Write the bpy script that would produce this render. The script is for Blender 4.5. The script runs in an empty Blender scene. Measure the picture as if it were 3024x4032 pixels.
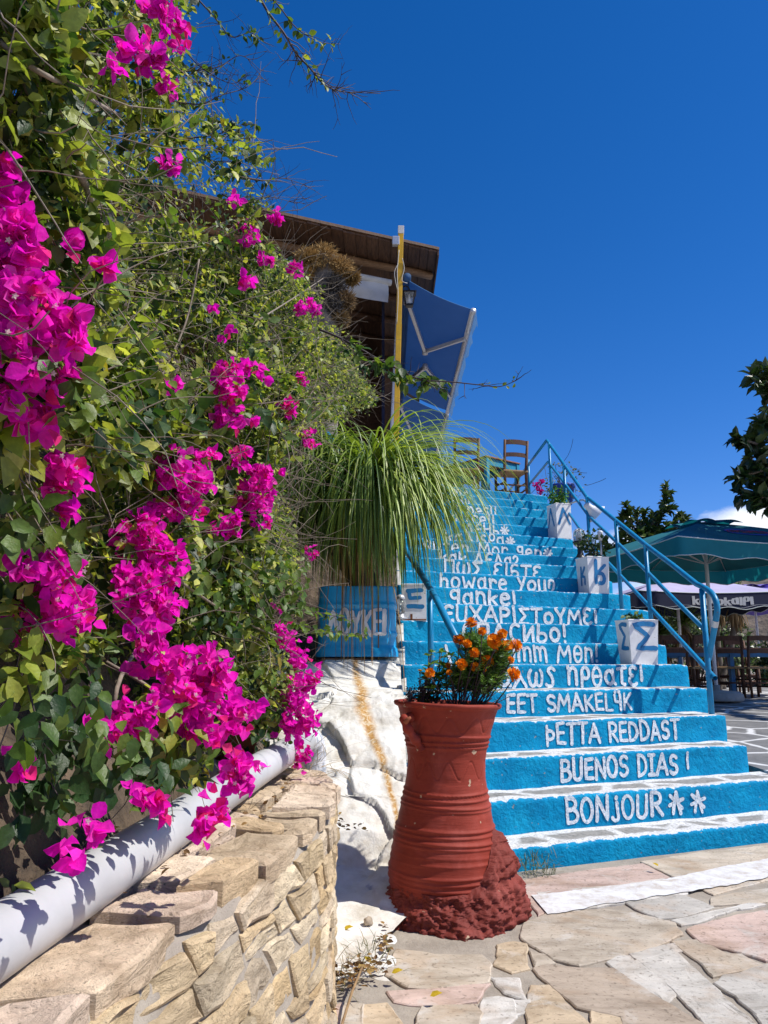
import bpy, bmesh, math, random
import numpy as np
from mathutils import Vector, Matrix, noise

random.seed(7)
rng = np.random.default_rng(7)
R = math.radians
scene = bpy.context.scene
col = scene.collection

# ------------------------------------------------------------------ camera, sky, sun, exposure
PITCH = R(11.17)
EYE = 1.005
cam_d = bpy.data.cameras.new("camera")
cam = bpy.data.objects.new("camera", cam_d)
col.objects.link(cam)
cam.location = (0, 0, EYE)
cam.rotation_euler = (R(90) + PITCH, 0, 0)
cam_d.sensor_fit = 'VERTICAL'
cam_d.sensor_height = 24.0
cam_d.lens = 24.0 * 3030 / 4032
cam_d.clip_start = 0.05
cam_d.clip_end = 3000
scene.camera = cam

SUN_AZ = R(100)      # clockwise from +Y (the way the camera looks)
SUN_EL = R(54)
world = bpy.data.worlds.new("World")
scene.world = world
world.use_nodes = True
wn = world.node_tree
wn.nodes.clear()
w_out = wn.nodes.new('ShaderNodeOutputWorld')
w_bg = wn.nodes.new('ShaderNodeBackground')
w_sky = wn.nodes.new('ShaderNodeTexSky')
w_sky.sky_type = 'NISHITA'
w_sky.sun_disc = False
w_sky.sun_elevation = SUN_EL
w_sky.sun_rotation = SUN_AZ
w_sky.air_density = 0.8
w_sky.dust_density = 0.1
w_sky.ozone_density = 5.0
w_hsv = wn.nodes.new('ShaderNodeHueSaturation')
w_hsv.inputs['Saturation'].default_value = 1.31
w_hsv.inputs['Value'].default_value = 1.0
w_bg.inputs['Strength'].default_value = 0.129
# a low bank of white cloud far off on the right
w_tc = wn.nodes.new('ShaderNodeTexCoord')
w_map = wn.nodes.new('ShaderNodeMapping')
w_map.inputs['Scale'].default_value = (1.0, 1.0, 2.2)
w_n = wn.nodes.new('ShaderNodeTexNoise')
w_n.inputs['Scale'].default_value = 7.0
w_n.inputs['Detail'].default_value = 9.0
w_n.inputs['Roughness'].default_value = 0.58
w_sep = wn.nodes.new('ShaderNodeSeparateXYZ')
w_m1 = wn.nodes.new('ShaderNodeMapRange')   # fades out with height
w_m1.inputs['From Min'].default_value = 0.165
w_m1.inputs['From Max'].default_value = 0.212
w_m1.inputs['To Min'].default_value = 0.30
w_m1.inputs['To Max'].default_value = -0.30
w_m2 = wn.nodes.new('ShaderNodeMapRange')   # only towards the right
w_m2.inputs['From Min'].default_value = 0.26
w_m2.inputs['From Max'].default_value = 0.46
w_m2.inputs['To Min'].default_value = -0.32
w_m2.inputs['To Max'].default_value = 0.04
w_a1 = wn.nodes.new('ShaderNodeMath'); w_a1.operation = 'ADD'
w_a2 = wn.nodes.new('ShaderNodeMath'); w_a2.operation = 'ADD'
w_r = wn.nodes.new('ShaderNodeMapRange')
w_r.inputs['From Min'].default_value = 0.50
w_r.inputs['From Max'].default_value = 0.72
w_mix = wn.nodes.new('ShaderNodeMixRGB')
w_mix.inputs['Color2'].default_value = (6.6, 6.9, 7.4, 1)
L = wn.links.new
L(w_sky.outputs[0], w_hsv.inputs['Color'])
L(w_tc.outputs['Generated'], w_map.inputs['Vector'])
L(w_map.outputs[0], w_n.inputs['Vector'])
L(w_tc.outputs['Generated'], w_sep.inputs[0])
L(w_sep.outputs['Z'], w_m1.inputs['Value'])
L(w_sep.outputs['X'], w_m2.inputs['Value'])
L(w_n.outputs[0], w_a1.inputs[0]); L(w_m1.outputs[0], w_a1.inputs[1])
L(w_a1.outputs[0], w_a2.inputs[0]); L(w_m2.outputs[0], w_a2.inputs[1])
L(w_a2.outputs[0], w_r.inputs['Value'])
L(w_r.outputs[0], w_mix.inputs['Fac'])
w_tint = wn.nodes.new('ShaderNodeMixRGB'); w_tint.blend_type = 'MULTIPLY'
w_tint.inputs[0].default_value = 1.0; w_tint.inputs[2].default_value = (1.0, .80, .95, 1)
L(w_hsv.outputs[0], w_tint.inputs[1])
L(w_tint.outputs[0], w_mix.inputs['Color1'])
L(w_mix.outputs[0], w_bg.inputs['Color'])
L(w_bg.outputs[0], w_out.inputs['Surface'])

sun_d = bpy.data.lights.new("sun", 'SUN')
sun_d.energy = 4.6
sun_d.angle = R(0.53)
sun_d.color = (1.0, 0.955, 0.88)
sun = bpy.data.objects.new("sun", sun_d)
col.objects.link(sun)
SUN_DIR = Vector((math.sin(SUN_AZ) * math.cos(SUN_EL), math.cos(SUN_AZ) * math.cos(SUN_EL), math.sin(SUN_EL)))
sun.location = SUN_DIR * 40
sun.rotation_euler = SUN_DIR.to_track_quat('Z', 'Y').to_euler()

scene.view_settings.view_transform = 'Standard'
scene.view_settings.look = 'None'
scene.view_settings.gamma = 1.0
scene.view_settings.exposure = 0.33
scene.render.engine = 'CYCLES'
scene.cycles.use_denoising = True
scene.cycles.max_bounces = 6
scene.cycles.diffuse_bounces = 3
scene.cycles.transparent_max_bounces = 6

# ------------------------------------------------------------------ helpers
S_ = 4032 / 2212.0
_c, _s = math.cos(PITCH), math.sin(PITCH)

def ray(x, y):
    """direction of a sight line through the photograph at 1659x2212 scale"""
    a = (x * S_ - 1512) / 3030.0
    b = -(y * S_ - 2016) / 3030.0
    return Vector((a, _c - b * _s, _s + b * _c))

EYEV = Vector((0, 0, EYE))
def atY(x, y, Y):
    d = ray(x, y); return EYEV + d * (Y / d.y)
def atX(x, y, X):
    d = ray(x, y); return EYEV + d * (X / d.x)
def atZ(x, y, z):
    d = ray(x, y); return EYEV + d * ((z - EYE) / d.z)
TH = R(22.338)
UV_ = Vector((math.cos(TH), math.sin(TH), 0))     # along a riser, towards the right
NV_ = Vector((-math.sin(TH), math.cos(TH), 0))    # up the stairs, square to a riser
def atN(x, y, nn):
    d = ray(x, y); return EYEV + d * (nn / d.dot(NV_))

def tag(o, label=None, cat=None, group=None, kind=None):
    if label: o['label'] = label
    if cat: o['category'] = cat
    if group: o['group'] = group
    if kind: o['kind'] = kind
    return o

def empty(name, loc, label, cat, group=None, rz=0.0):
    o = bpy.data.objects.new(name, None)
    o.empty_display_size = 0.1
    o.location = loc
    o.rotation_euler = (0, 0, rz)
    col.objects.link(o)
    return tag(o, label, cat, group)

def wmat(o):
    m = Matrix.LocRotScale(o.location, o.rotation_euler, o.scale)
    return (wmat(o.parent) @ m) if o.parent else m

class MB:
    """collects faces in world space (or in local space when built with local=True)"""
    def __init__(self):
        self.v = []; self.f = []; self.mi = []; self.uv = []; self.col = []; self.sm = []; self.use_uv = False; self.use_col = False
        self.m = 0; self.c = (1, 1, 1); self.smooth = False
    def vert(self, p):
        self.v.append((p[0], p[1], p[2])); return len(self.v) - 1
    def face(self, idx, uv=None):
        self.f.append(tuple(idx)); self.mi.append(self.m); self.sm.append(self.smooth); self.col.append(self.c)
        self.uv.append(uv)
        if uv: self.use_uv = True
    def poly(self, pts, uv=None):
        self.face([self.vert(p) for p in pts], uv)
    def grid(self, P, closed_u=False, uvs=None):
        """P[i][j] points"""
        n, m = len(P), len(P[0])
        ids = [[self.vert(p) for p in row] for row in P]
        for i in range(n - (0 if closed_u else 1)):
            for j in range(m - 1):
                i2 = (i + 1) % n
                uv = None
                if uvs: uv = [uvs[i][j], uvs[i2][j], uvs[i2][j + 1], uvs[i][j + 1]]
                self.face((ids[i][j], ids[i2][j], ids[i2][j + 1], ids[i][j + 1]), uv)
        return ids
    def box(self, c, size, ax=None, bevel=0.0):
        """box centred at c, half-axes from size and (optional) three unit vectors"""
        ax = ax or (Vector((1, 0, 0)), Vector((0, 1, 0)), Vector((0, 0, 1)))
        c = Vector(c); h = [s / 2 for s in size]
        if bevel <= 0:
            k = [self.vert(c + ax[0] * (sx * h[0]) + ax[1] * (sy * h[1]) + ax[2] * (sz * h[2]))
                 for sx in (-1, 1) for sy in (-1, 1) for sz in (-1, 1)]
            for q in ((0, 1, 3, 2), (4, 6, 7, 5), (0, 4, 5, 1), (2, 3, 7, 6), (0, 2, 6, 4), (1, 5, 7, 3)):
                self.face([k[i] for i in q])
            return
        bm = bmesh.new()
        bmesh.ops.create_cube(bm, size=1)
        for v in bm.verts:
            v.co = Vector((v.co.x * size[0], v.co.y * size[1], v.co.z * size[2]))
        bmesh.ops.bevel(bm, geom=bm.edges[:], offset=min(bevel, min(size) * .45), segments=2, affect='EDGES', profile=.6)
        base = len(self.v)
        for v in bm.verts:
            self.vert(c + ax[0] * v.co.x + ax[1] * v.co.y + ax[2] * v.co.z)
        for f in bm.faces: self.face([base + v.index for v in f.verts])
        bm.free()
    def bar(self, a, b, w, h, up=(0, 0, 1), bevel=0.0):
        a, b = Vector(a), Vector(b)
        d = (b - a); ln = d.length; d.normalize()
        s = d.cross(Vector(up))
        if s.length < 1e-4: s = d.cross(Vector((1, 0, 0)))
        s.normalize(); t = s.cross(d)
        self.box((a + b) / 2, (ln, w, h), (d, s, t), bevel)
    def tube(self, pts, r, n=10, caps=True, taper=None):
        pts = [Vector(p) for p in pts]
        k = len(pts)
        rs = r if isinstance(r, (list, tuple)) else [r] * k
        prev = None; rings = []
        for i, p in enumerate(pts):
            if i == 0: t = pts[1] - p
            elif i == k - 1: t = p - pts[i - 1]
            else: t = (pts[i + 1] - p).normalized() + (p - pts[i - 1]).normalized()
            if t.length < 1e-9: t = Vector((0, 0, 1))
            t.normalize()
            if prev is None:
                a = t.orthogonal().normalized()
            else:
                a = prev - t * prev.dot(t)
                if a.length < 1e-6: a = t.orthogonal()
                a.normalize()
            prev = a; b = t.cross(a)
            rings.append([self.vert(p + (a * math.cos(2 * math.pi * j / n) + b * math.sin(2 * math.pi * j / n)) * rs[i]) for j in range(n)])
        for i in range(k - 1):
            for j in range(n):
                j2 = (j + 1) % n
                self.face((rings[i][j], rings[i][j2], rings[i + 1][j2], rings[i + 1][j]))
        if caps:
            self.face(list(reversed(rings[0]))); self.face(rings[-1])
    def lathe(self, prof, c=(0, 0, 0), n=32, axis=None, caps=True):
        c = Vector(c)
        ax = axis or (Vector((1, 0, 0)), Vector((0, 1, 0)), Vector((0, 0, 1)))
        rings = []
        for (r, z) in prof:
            rings.append([self.vert(c + ax[0] * (r * math.cos(2 * math.pi * j / n)) + ax[1] * (r * math.sin(2 * math.pi * j / n)) + ax[2] * z) for j in range(n)])
        for i in range(len(prof) - 1):
            for j in range(n):
                j2 = (j + 1) % n
                self.face((rings[i][j], rings[i][j2], rings[i + 1][j2], rings[i + 1][j]))
        if caps:
            self.face(list(reversed(rings[0]))); self.face(rings[-1])
    def build(self, name, mats, parent=None, local=False, origin=None):
        me = bpy.data.meshes.new(name)
        o = bpy.data.objects.new(name, me)
        V = np.array(self.v, dtype=np.float64).reshape(-1, 3)
        if parent is not None:
            o.parent = parent
        if not local:
            if parent is not None:
                M = np.array(wmat(parent).inverted())
                V = V @ M[:3, :3].T + M[:3, 3]
            elif origin is None and len(V):
                origin = (V[:, 0].mean(), V[:, 1].mean(), V[:, 2].min())
            if parent is None and origin is not None:
                o.location = origin
                V = V - np.array(origin)
        me.from_pydata(V.tolist(), [], self.f)
        if not isinstance(mats, (list, tuple)): mats = [mats]
        for m in mats: me.materials.append(m)
        me.polygons.foreach_set('material_index', np.array(self.mi, dtype=np.int32))
        me.polygons.foreach_set('use_smooth', np.array(self.sm, dtype=bool))
        if self.use_uv:
            ul = me.uv_layers.new(name='UVMap')
            fl = []
            for f, uv in zip(self.f, self.uv):
                if uv: fl += [c for p in uv for c in p]
                else: fl += [0.0] * (2 * len(f))
            ul.data.foreach_set('uv', fl)
        if self.use_col:
            ca = me.color_attributes.new(name='Col', type='FLOAT_COLOR', domain='CORNER')
            fl = []
            for f, c in zip(self.f, self.col): fl += [c[0], c[1], c[2], 1.0] * len(f)
            ca.data.foreach_set('color', fl)
        me.validate(); me.update()
        col.objects.link(o)
        return o

def copy_tree(o, parent=None, label=None, group=None, loc=None, rz=None):
    c = o.copy(); col.objects.link(c)
    if parent is not None: c.parent = parent
    if label: c['label'] = label
    if group: c['group'] = group
    if loc is not None: c.location = loc
    if rz is not None: c.rotation_euler = (0, 0, rz)
    for ch in list(o.children): copy_tree(ch, c)
    return c

class Scatter:
    """many copies of a small leaf template, each with its own colour, in one mesh"""
    def __init__(self): self.V = []; self.F = []; self.C = []; self.n = 0
    def add(self, tv, tf, pos, rot, scl, cols):
        tv = np.asarray(tv, float); N = len(pos); k = len(tv)
        P = np.einsum('nij,kj->nki', rot, tv) * np.asarray(scl).reshape(N, 1, -1) + np.asarray(pos)[:, None, :]
        self.V.append(P.reshape(-1, 3))
        tf = np.asarray(tf)
        F = tf[None] + (np.arange(N) * k)[:, None, None] + self.n
        self.F.append(F.reshape(-1, tf.shape[1]))
        self.C.append(np.repeat(np.asarray(cols), len(tf) * tf.shape[1], axis=0))
        self.n += N * k
    def build(self, name, mat, parent=None, origin=None, smooth=False):
        V = np.concatenate(self.V); F = np.concatenate(self.F); C = np.concatenate(self.C)
        me = bpy.data.meshes.new(name); o = bpy.data.objects.new(name, me)
        if parent is not None:
            o.parent = parent
            M = np.array(wmat(parent).inverted()); V = V @ M[:3, :3].T + M[:3, 3]
        elif origin is not None:
            o.location = origin; V = V - np.array(origin)
        nf, k = F.shape
        me.vertices.add(len(V)); me.vertices.foreach_set('co', V.astype(np.float32).ravel())
        me.loops.add(nf * k); me.loops.foreach_set('vertex_index', F.astype(np.int32).ravel())
        me.polygons.add(nf); me.polygons.foreach_set('loop_start', np.arange(0, nf * k, k, dtype=np.int32))
        me.polygons.foreach_set('use_smooth', np.full(nf, smooth))
        ca = me.color_attributes.new(name='Col', type='FLOAT_COLOR', domain='CORNER')
        ca.data.foreach_set('color', np.concatenate([C, np.ones((len(C), 1))], axis=1).astype(np.float32).ravel())
        me.materials.append(mat)
        me.update(calc_edges=True); me.validate()
        col.objects.link(o)
        return o

def frames(d, up):
    """rotation matrices whose Y axis is d and whose Z axis is close to up"""
    d = d / np.linalg.norm(d, axis=1, keepdims=True)
    x = np.cross(d, up); nx = np.linalg.norm(x, axis=1, keepdims=True)
    x = np.where(nx < 1e-5, np.array([[1.0, 0, 0]]), x / np.maximum(nx, 1e-9))
    z = np.cross(x, d)
    return np.stack([x, d, z], axis=2)

def rdirs(n):
    v = rng.normal(size=(n, 3)); return v / np.linalg.norm(v, axis=1, keepdims=True)

# leaf templates: Y is the length, Z the face
LEAF_V = [(0, 0, 0), (-.30, .28, .07), (0, .35, -.02), (.30, .28, .07), (-.24, .66, .05), (.24, .66, .05), (0, .68, -.04), (0, 1, -.12)]
LEAF_F = [(0, 2, 1), (0, 3, 2), (1, 2, 6), (1, 6, 4), (2, 3, 5), (2, 5, 6), (4, 6, 7), (6, 5, 7)]
SMALL_V = [(0, 0, 0), (-.32, .42, .06), (.32, .42, .06), (0, 1, -.08)]
SMALL_F = [(0, 2, 1), (1, 2, 3)]
BRACT_V = [(0, 0, 0), (-.30, .20, .10), (.30, .20, .06), (-.44, .52, .20), (.42, .50, .24), (0, .5, -.06), (-.24, .82, .06), (.22, .84, .14), (.02, 1, -.06)]
BRACT_F = [(0, 5, 1), (0, 2, 5), (1, 5, 3), (2, 4, 5), (3, 5, 6), (5, 4, 7), (6, 5, 8), (5, 7, 8)]
BLADE_V = [(-.5, 0, 0), (.5, 0, 0), (-.45, .5, .04), (.45, .5, .04), (0, 1, 0)]
BLADE_F3 = [(0, 1, 3), (0, 3, 2), (2, 3, 4)]

# ------------------------------------------------------------------ materials
def new_mat(name):
    m = bpy.data.materials.new(name); m.use_nodes = True
    nt = m.node_tree; b = nt.nodes['Principled BSDF']
    return m, nt, b

def nz(nt, scale, detail=6, rough=.6, vec=None, dist=0.0):
    n = nt.nodes.new('ShaderNodeTexNoise')
    n.inputs['Scale'].default_value = scale; n.inputs['Detail'].default_value = detail
    n.inputs['Roughness'].default_value = rough; n.inputs['Distortion'].default_value = dist
    if vec is not None: nt.links.new(vec, n.inputs['Vector'])
    return n

def ramp(nt, fac, stops, interp='LINEAR'):
    r = nt.nodes.new('ShaderNodeValToRGB'); r.color_ramp.interpolation = interp
    e = r.color_ramp.elements
    while len(e) < len(stops): e.new(0.5)
    for k, (p, c) in enumerate(stops):
        e[k].position = p; e[k].color = (c[0], c[1], c[2], 1) if len(c) == 3 else c
    nt.links.new(fac, r.inputs['Fac'])
    return r

def mixc(nt, fac, a, b, mode='MIX'):
    n = nt.nodes.new('ShaderNodeMixRGB'); n.blend_type = mode
    for sock, v in ((n.inputs['Fac'], fac), (n.inputs['Color1'], a), (n.inputs['Color2'], b)):
        if isinstance(v, (int, float)): sock.default_value = v
        elif isinstance(v, tuple): sock.default_value = (v[0], v[1], v[2], 1)
        else: nt.links.new(v, sock)
    return n.outputs[0]

def math_(nt, op, a, b=None, clamp=False):
    n = nt.nodes.new('ShaderNodeMath'); n.operation = op; n.use_clamp = clamp
    for k, v in enumerate((a, b)):
        if v is None: continue
        if isinstance(v, (int, float)): n.inputs[k].default_value = v
        else: nt.links.new(v, n.inputs[k])
    return n.outputs[0]

def bump(nt, b, h, strength=.4, dist=.01, prev=None):
    n = nt.nodes.new('ShaderNodeBump'); n.inputs['Strength'].default_value = strength; n.inputs['Distance'].default_value = dist
    nt.links.new(h, n.inputs['Height'])
    if prev is not None: nt.links.new(prev, n.inputs['Normal'])
    nt.links.new(n.outputs[0], b.inputs['Normal'])
    return n.outputs[0]

def obj_co(nt):
    return nt.nodes.new('ShaderNodeTexCoord').outputs['Object']
def pos_co(nt):
    return nt.nodes.new('ShaderNodeNewGeometry').outputs['Position']

def simple(name, c, rough=.6, var=.12, scale=8, bstr=.15, bdist=.003, bscale=60, metal=0.0, spec=.5, chips=None):
    """paint, wood, metal: slight tone variation and a fine bump"""
    m, nt, b = new_mat(name)
    p = pos_co(nt)
    n = nz(nt, scale, vec=p)
    c2 = tuple(x * (1 - var * 2) for x in c); c3 = tuple(min(1, x * (1 + var)) for x in c)
    r = ramp(nt, n.outputs[0], [(.3, c2), (.7, c3)])
    cc = r.outputs[0]
    if chips:
        k = nz(nt, 42, 4, .6, p)
        cc = mixc(nt, ramp(nt, k.outputs[0], [(.67, (0, 0, 0)), (.70, (.9, .9, .9))]).outputs[0], cc, chips)
        k = nz(nt, 5, 7, .7, p, .5)
        cc = mixc(nt, ramp(nt, k.outputs[0], [(.5, (0, 0, 0)), (.75, (.4, .4, .4))]).outputs[0], cc, tuple(x * .6 + y * .4 for x, y in zip(c, chips)))
    nt.links.new(cc, b.inputs['Base Color'])
    b.inputs['Roughness'].default_value = rough; b.inputs['Metallic'].default_value = metal
    b.inputs['Specular IOR Level'].default_value = spec
    if bstr > 0: bump(nt, b, nz(nt, bscale, 4, vec=p).outputs[0], bstr, bdist)
    return m

def leaf_mat(name, rough=.45, trans=.42, spec=.4, tint=(1.5, 1.6, .6)):
    """colour comes from each leaf's own attribute; light passes through"""
    m, nt, b = new_mat(name)
    a = nt.nodes.new('ShaderNodeAttribute'); a.attribute_name = 'Col'
    n = nz(nt, 90, 3, vec=pos_co(nt))
    c = mixc(nt, .35, a.outputs['Color'], ramp(nt, n.outputs[0], [(.35, (.45, .45, .45)), (.65, (1.25, 1.25, 1.2))]).outputs[0], 'MULTIPLY')
    nt.links.new(c, b.inputs['Base Color'])
    b.inputs['Roughness'].default_value = rough
    b.inputs['Specular IOR Level'].default_value = spec
    t = nt.nodes.new('ShaderNodeBsdfTranslucent')
    nt.links.new(mixc(nt, 1.0, c, tint, 'MULTIPLY'), t.inputs['Color'])
    bump(nt, b, nz(nt, 130, 3, .6, pos_co(nt)).outputs[0], .35, .004)
    x = nt.nodes.new('ShaderNodeMixShader'); x.inputs[0].default_value = trans
    nt.links.new(b.outputs[0], x.inputs[1]); nt.links.new(t.outputs[0], x.inputs[2])
    nt.links.new(x.outputs[0], nt.nodes['Material Output'].inputs['Surface'])
    return m

def attr_mat(name, rough=.8, scale=20, lo=.6, hi=1.3, bstr=.5, bdist=.006, bscale=30, stretch=(1, 1, 1), stain=False):
    """stone: colour from each stone's attribute with veins, specks and relief"""
    m, nt, b = new_mat(name)
    a = nt.nodes.new('ShaderNodeAttribute'); a.attribute_name = 'Col'
    p = pos_co(nt)
    mp = nt.nodes.new('ShaderNodeMapping'); mp.inputs['Scale'].default_value = stretch
    nt.links.new(p, mp.inputs['Vector']); p2 = mp.outputs[0]
    n = nz(nt, scale, 9, .65, p2, .6)
    n2 = nz(nt, scale * .25, 4, .5, p2)
    k = mixc(nt, .5, n.outputs[0], n2.outputs[0])
    c = mixc(nt, 1.0, a.outputs['Color'], ramp(nt, k, [(.33, (lo, lo * .95, lo * .88)), (.5, (1, 1, 1)), (.68, (hi, hi, hi))]).outputs[0], 'MULTIPLY')
    if stain:
        sn = nz(nt, 2.6, 6, .6, p, 1.0)
        c = mixc(nt, ramp(nt, sn.outputs[0], [(.50, (0, 0, 0)), (.68, (.5, .5, .5))]).outputs[0], c, (.40, .26, .15))
        sn2 = nz(nt, 5.5, 7, .65, p, .5)
        if stain == 1: c = mixc(nt, ramp(nt, sn2.outputs[0], [(.55, (0, 0, 0)), (.66, (.6, .6, .6))]).outputs[0], c, (.56, .53, .48))
    v = nz(nt, scale * 9, 2, .5, p)
    c = mixc(nt, ramp(nt, v.outputs[0], [(.60, (0, 0, 0)), (.72, (.55, .55, .55))]).outputs[0], c, (.10, .075, .05))
    nt.links.new(c, b.inputs['Base Color']); b.inputs['Roughness'].default_value = rough
    b.inputs['Specular IOR Level'].default_value = .25
    n1 = bump(nt, b, nz(nt, bscale, 10, .7, p2, .8).outputs[0], bstr, bdist)
    bump(nt, b, nz(nt, bscale * 9, 4, .6, p).outputs[0], bstr * .7, bdist * .15, n1)
    return m

BLUE = (.009, .195, .43)
def blue_plaster():
    m, nt, b = new_mat('blue_painted_plaster')
    p = pos_co(nt)
    n = nz(nt, 5, 6, .6, p)
    c = ramp(nt, n.outputs[0], [(.3, (.002, .195, .395)), (.55, (.003, .265, .49)), (.75, (.008, .325, .55))]).outputs[0]
    # scuffed paint and small chips down to the plaster
    g = nz(nt, 16, 8, .7, p)
    c = mixc(nt, ramp(nt, g.outputs[0], [(.58, (0, 0, 0)), (.72, (.55, .55, .55))]).outputs[0], c, (.012, .15, .27))
    ch = nz(nt, 38, 3, .5, p)
    c = mixc(nt, ramp(nt, ch.outputs[0], [(.705, (0, 0, 0)), (.72, (.9, .9, .9))]).outputs[0], c, (.30, .27, .22))
    gr = nz(nt, 3.2, 8, .7, p, .6)
    c = mixc(nt, ramp(nt, gr.outputs[0], [(.52, (0, 0, 0)), (.72, (.35, .35, .35))]).outputs[0], c, (.004, .13, .24))
    # white paint run over the top arris and up from the tread (UV.y: height on the riser in metres from the nosing)
    uv = nt.nodes.new('ShaderNodeUVMap')
    s = nt.nodes.new('ShaderNodeSeparateXYZ'); nt.links.new(uv.outputs[0], s.inputs[0])
    e = nz(nt, 22, 5, .7, p)
    edge = math_(nt, 'ADD', s.outputs['Y'], math_(nt, 'MULTIPLY', math_(nt, 'SUBTRACT', e.outputs[0], .5), .05))
    wt = ramp(nt, math_(nt, 'MULTIPLY', math_(nt, 'ADD', edge, .012), 40), [(.45, (1, 1, 1)), (.6, (0, 0, 0))]).outputs[0]
    c = mixc(nt, math_(nt, 'MULTIPLY', wt, .85), c, (.72, .73, .74))
    nt.links.new(c, b.inputs['Base Color'])
    b.inputs['Roughness'].default_value = .6; b.inputs['Specular IOR Level'].default_value = .07
    n1 = bump(nt, b, nz(nt, 26, 7, .62, p, .4).outputs[0], .9, .018)
    n2 = bump(nt, b, nz(nt, 70, 5, .6, p).outputs[0], .35, .005, n1)
    bump(nt, b, nz(nt, 260, 3, .6, p).outputs[0], .2, .0015, n2)
    return m

def tread_paint():
    m, nt, b = new_mat('stone_tread_with_white_paint')
    p = pos_co(nt)
    uv = nt.nodes.new('ShaderNodeUVMap')
    s = nt.nodes.new('ShaderNodeSeparateXYZ'); nt.links.new(uv.outputs[0], s.inputs[0])
    st = ramp(nt, nz(nt, 30, 9, .7, p).outputs[0], [(.3, (.12, .115, .10)), (.5, (.27, .26, .24)), (.7, (.36, .34, .31))]).outputs[0]
    e = nz(nt, 14, 6, .65, p)
    off = math_(nt, 'MULTIPLY', math_(nt, 'SUBTRACT', e.outputs[0], .5), .11)
    d = math_(nt, 'ADD', s.outputs['Y'], off)          # distance to the nearer long edge of the tread
    band = ramp(nt, math_(nt, 'MULTIPLY', d, 10), [(.66, (1, 1, 1)), (.90, (0, 0, 0))]).outputs[0]
    vo = nt.nodes.new('ShaderNodeTexVoronoi'); vo.feature = 'DISTANCE_TO_EDGE'; vo.inputs['Scale'].default_value = 2.6
    nt.links.new(p, vo.inputs['Vector'])
    dv = math_(nt, 'ADD', vo.outputs['Distance'], math_(nt, 'MULTIPLY', off, .45))
    joint = ramp(nt, dv, [(.045, (1, 1, 1)), (.095, (0, 0, 0))]).outputs[0]
    mask = math_(nt, 'MAXIMUM', band, joint)
    w = nz(nt, 60, 5, .7, p)
    mask = math_(nt, 'MULTIPLY', mask, ramp(nt, w.outputs[0], [(.34, (.10, .10, .10)), (.52, (1, 1, 1))]).outputs[0])
    wh = ramp(nt, nz(nt, 9, 5, .6, p).outputs[0], [(.3, (.58, .58, .56)), (.6, (.74, .74, .73))]).outputs[0]
    nt.links.new(mixc(nt, mask, st, wh), b.inputs['Base Color'])
    b.inputs['Roughness'].default_value = .75
    n1 = bump(nt, b, nz(nt, 40, 8, .7, p).outputs[0], .6, .008)
    bump(nt, b, nz(nt, 220, 3, .6, p).outputs[0], .3, .0015, n1)
    return m

def white_letter_paint():
    m, nt, b = new_mat('white_brushed_lettering')
    p = pos_co(nt)
    a = nz(nt, 75, 7, .75, p, .5)
    c = ramp(nt, a.outputs[0], [(.36, (.05, .24, .42)), (.43, (.42, .54, .63)), (.52, (.66, .69, .72)), (.65, (.74, .75, .76))]).outputs[0]
    nt.links.new(c, b.inputs['Base Color']); b.inputs['Roughness'].default_value = .6
    n1 = bump(nt, b, nz(nt, 26, 7, .62, p, .4).outputs[0], .75, .012)
    bump(nt, b, nz(nt, 120, 5, .7, p).outputs[0], .45, .004, n1)
    return m

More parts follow.
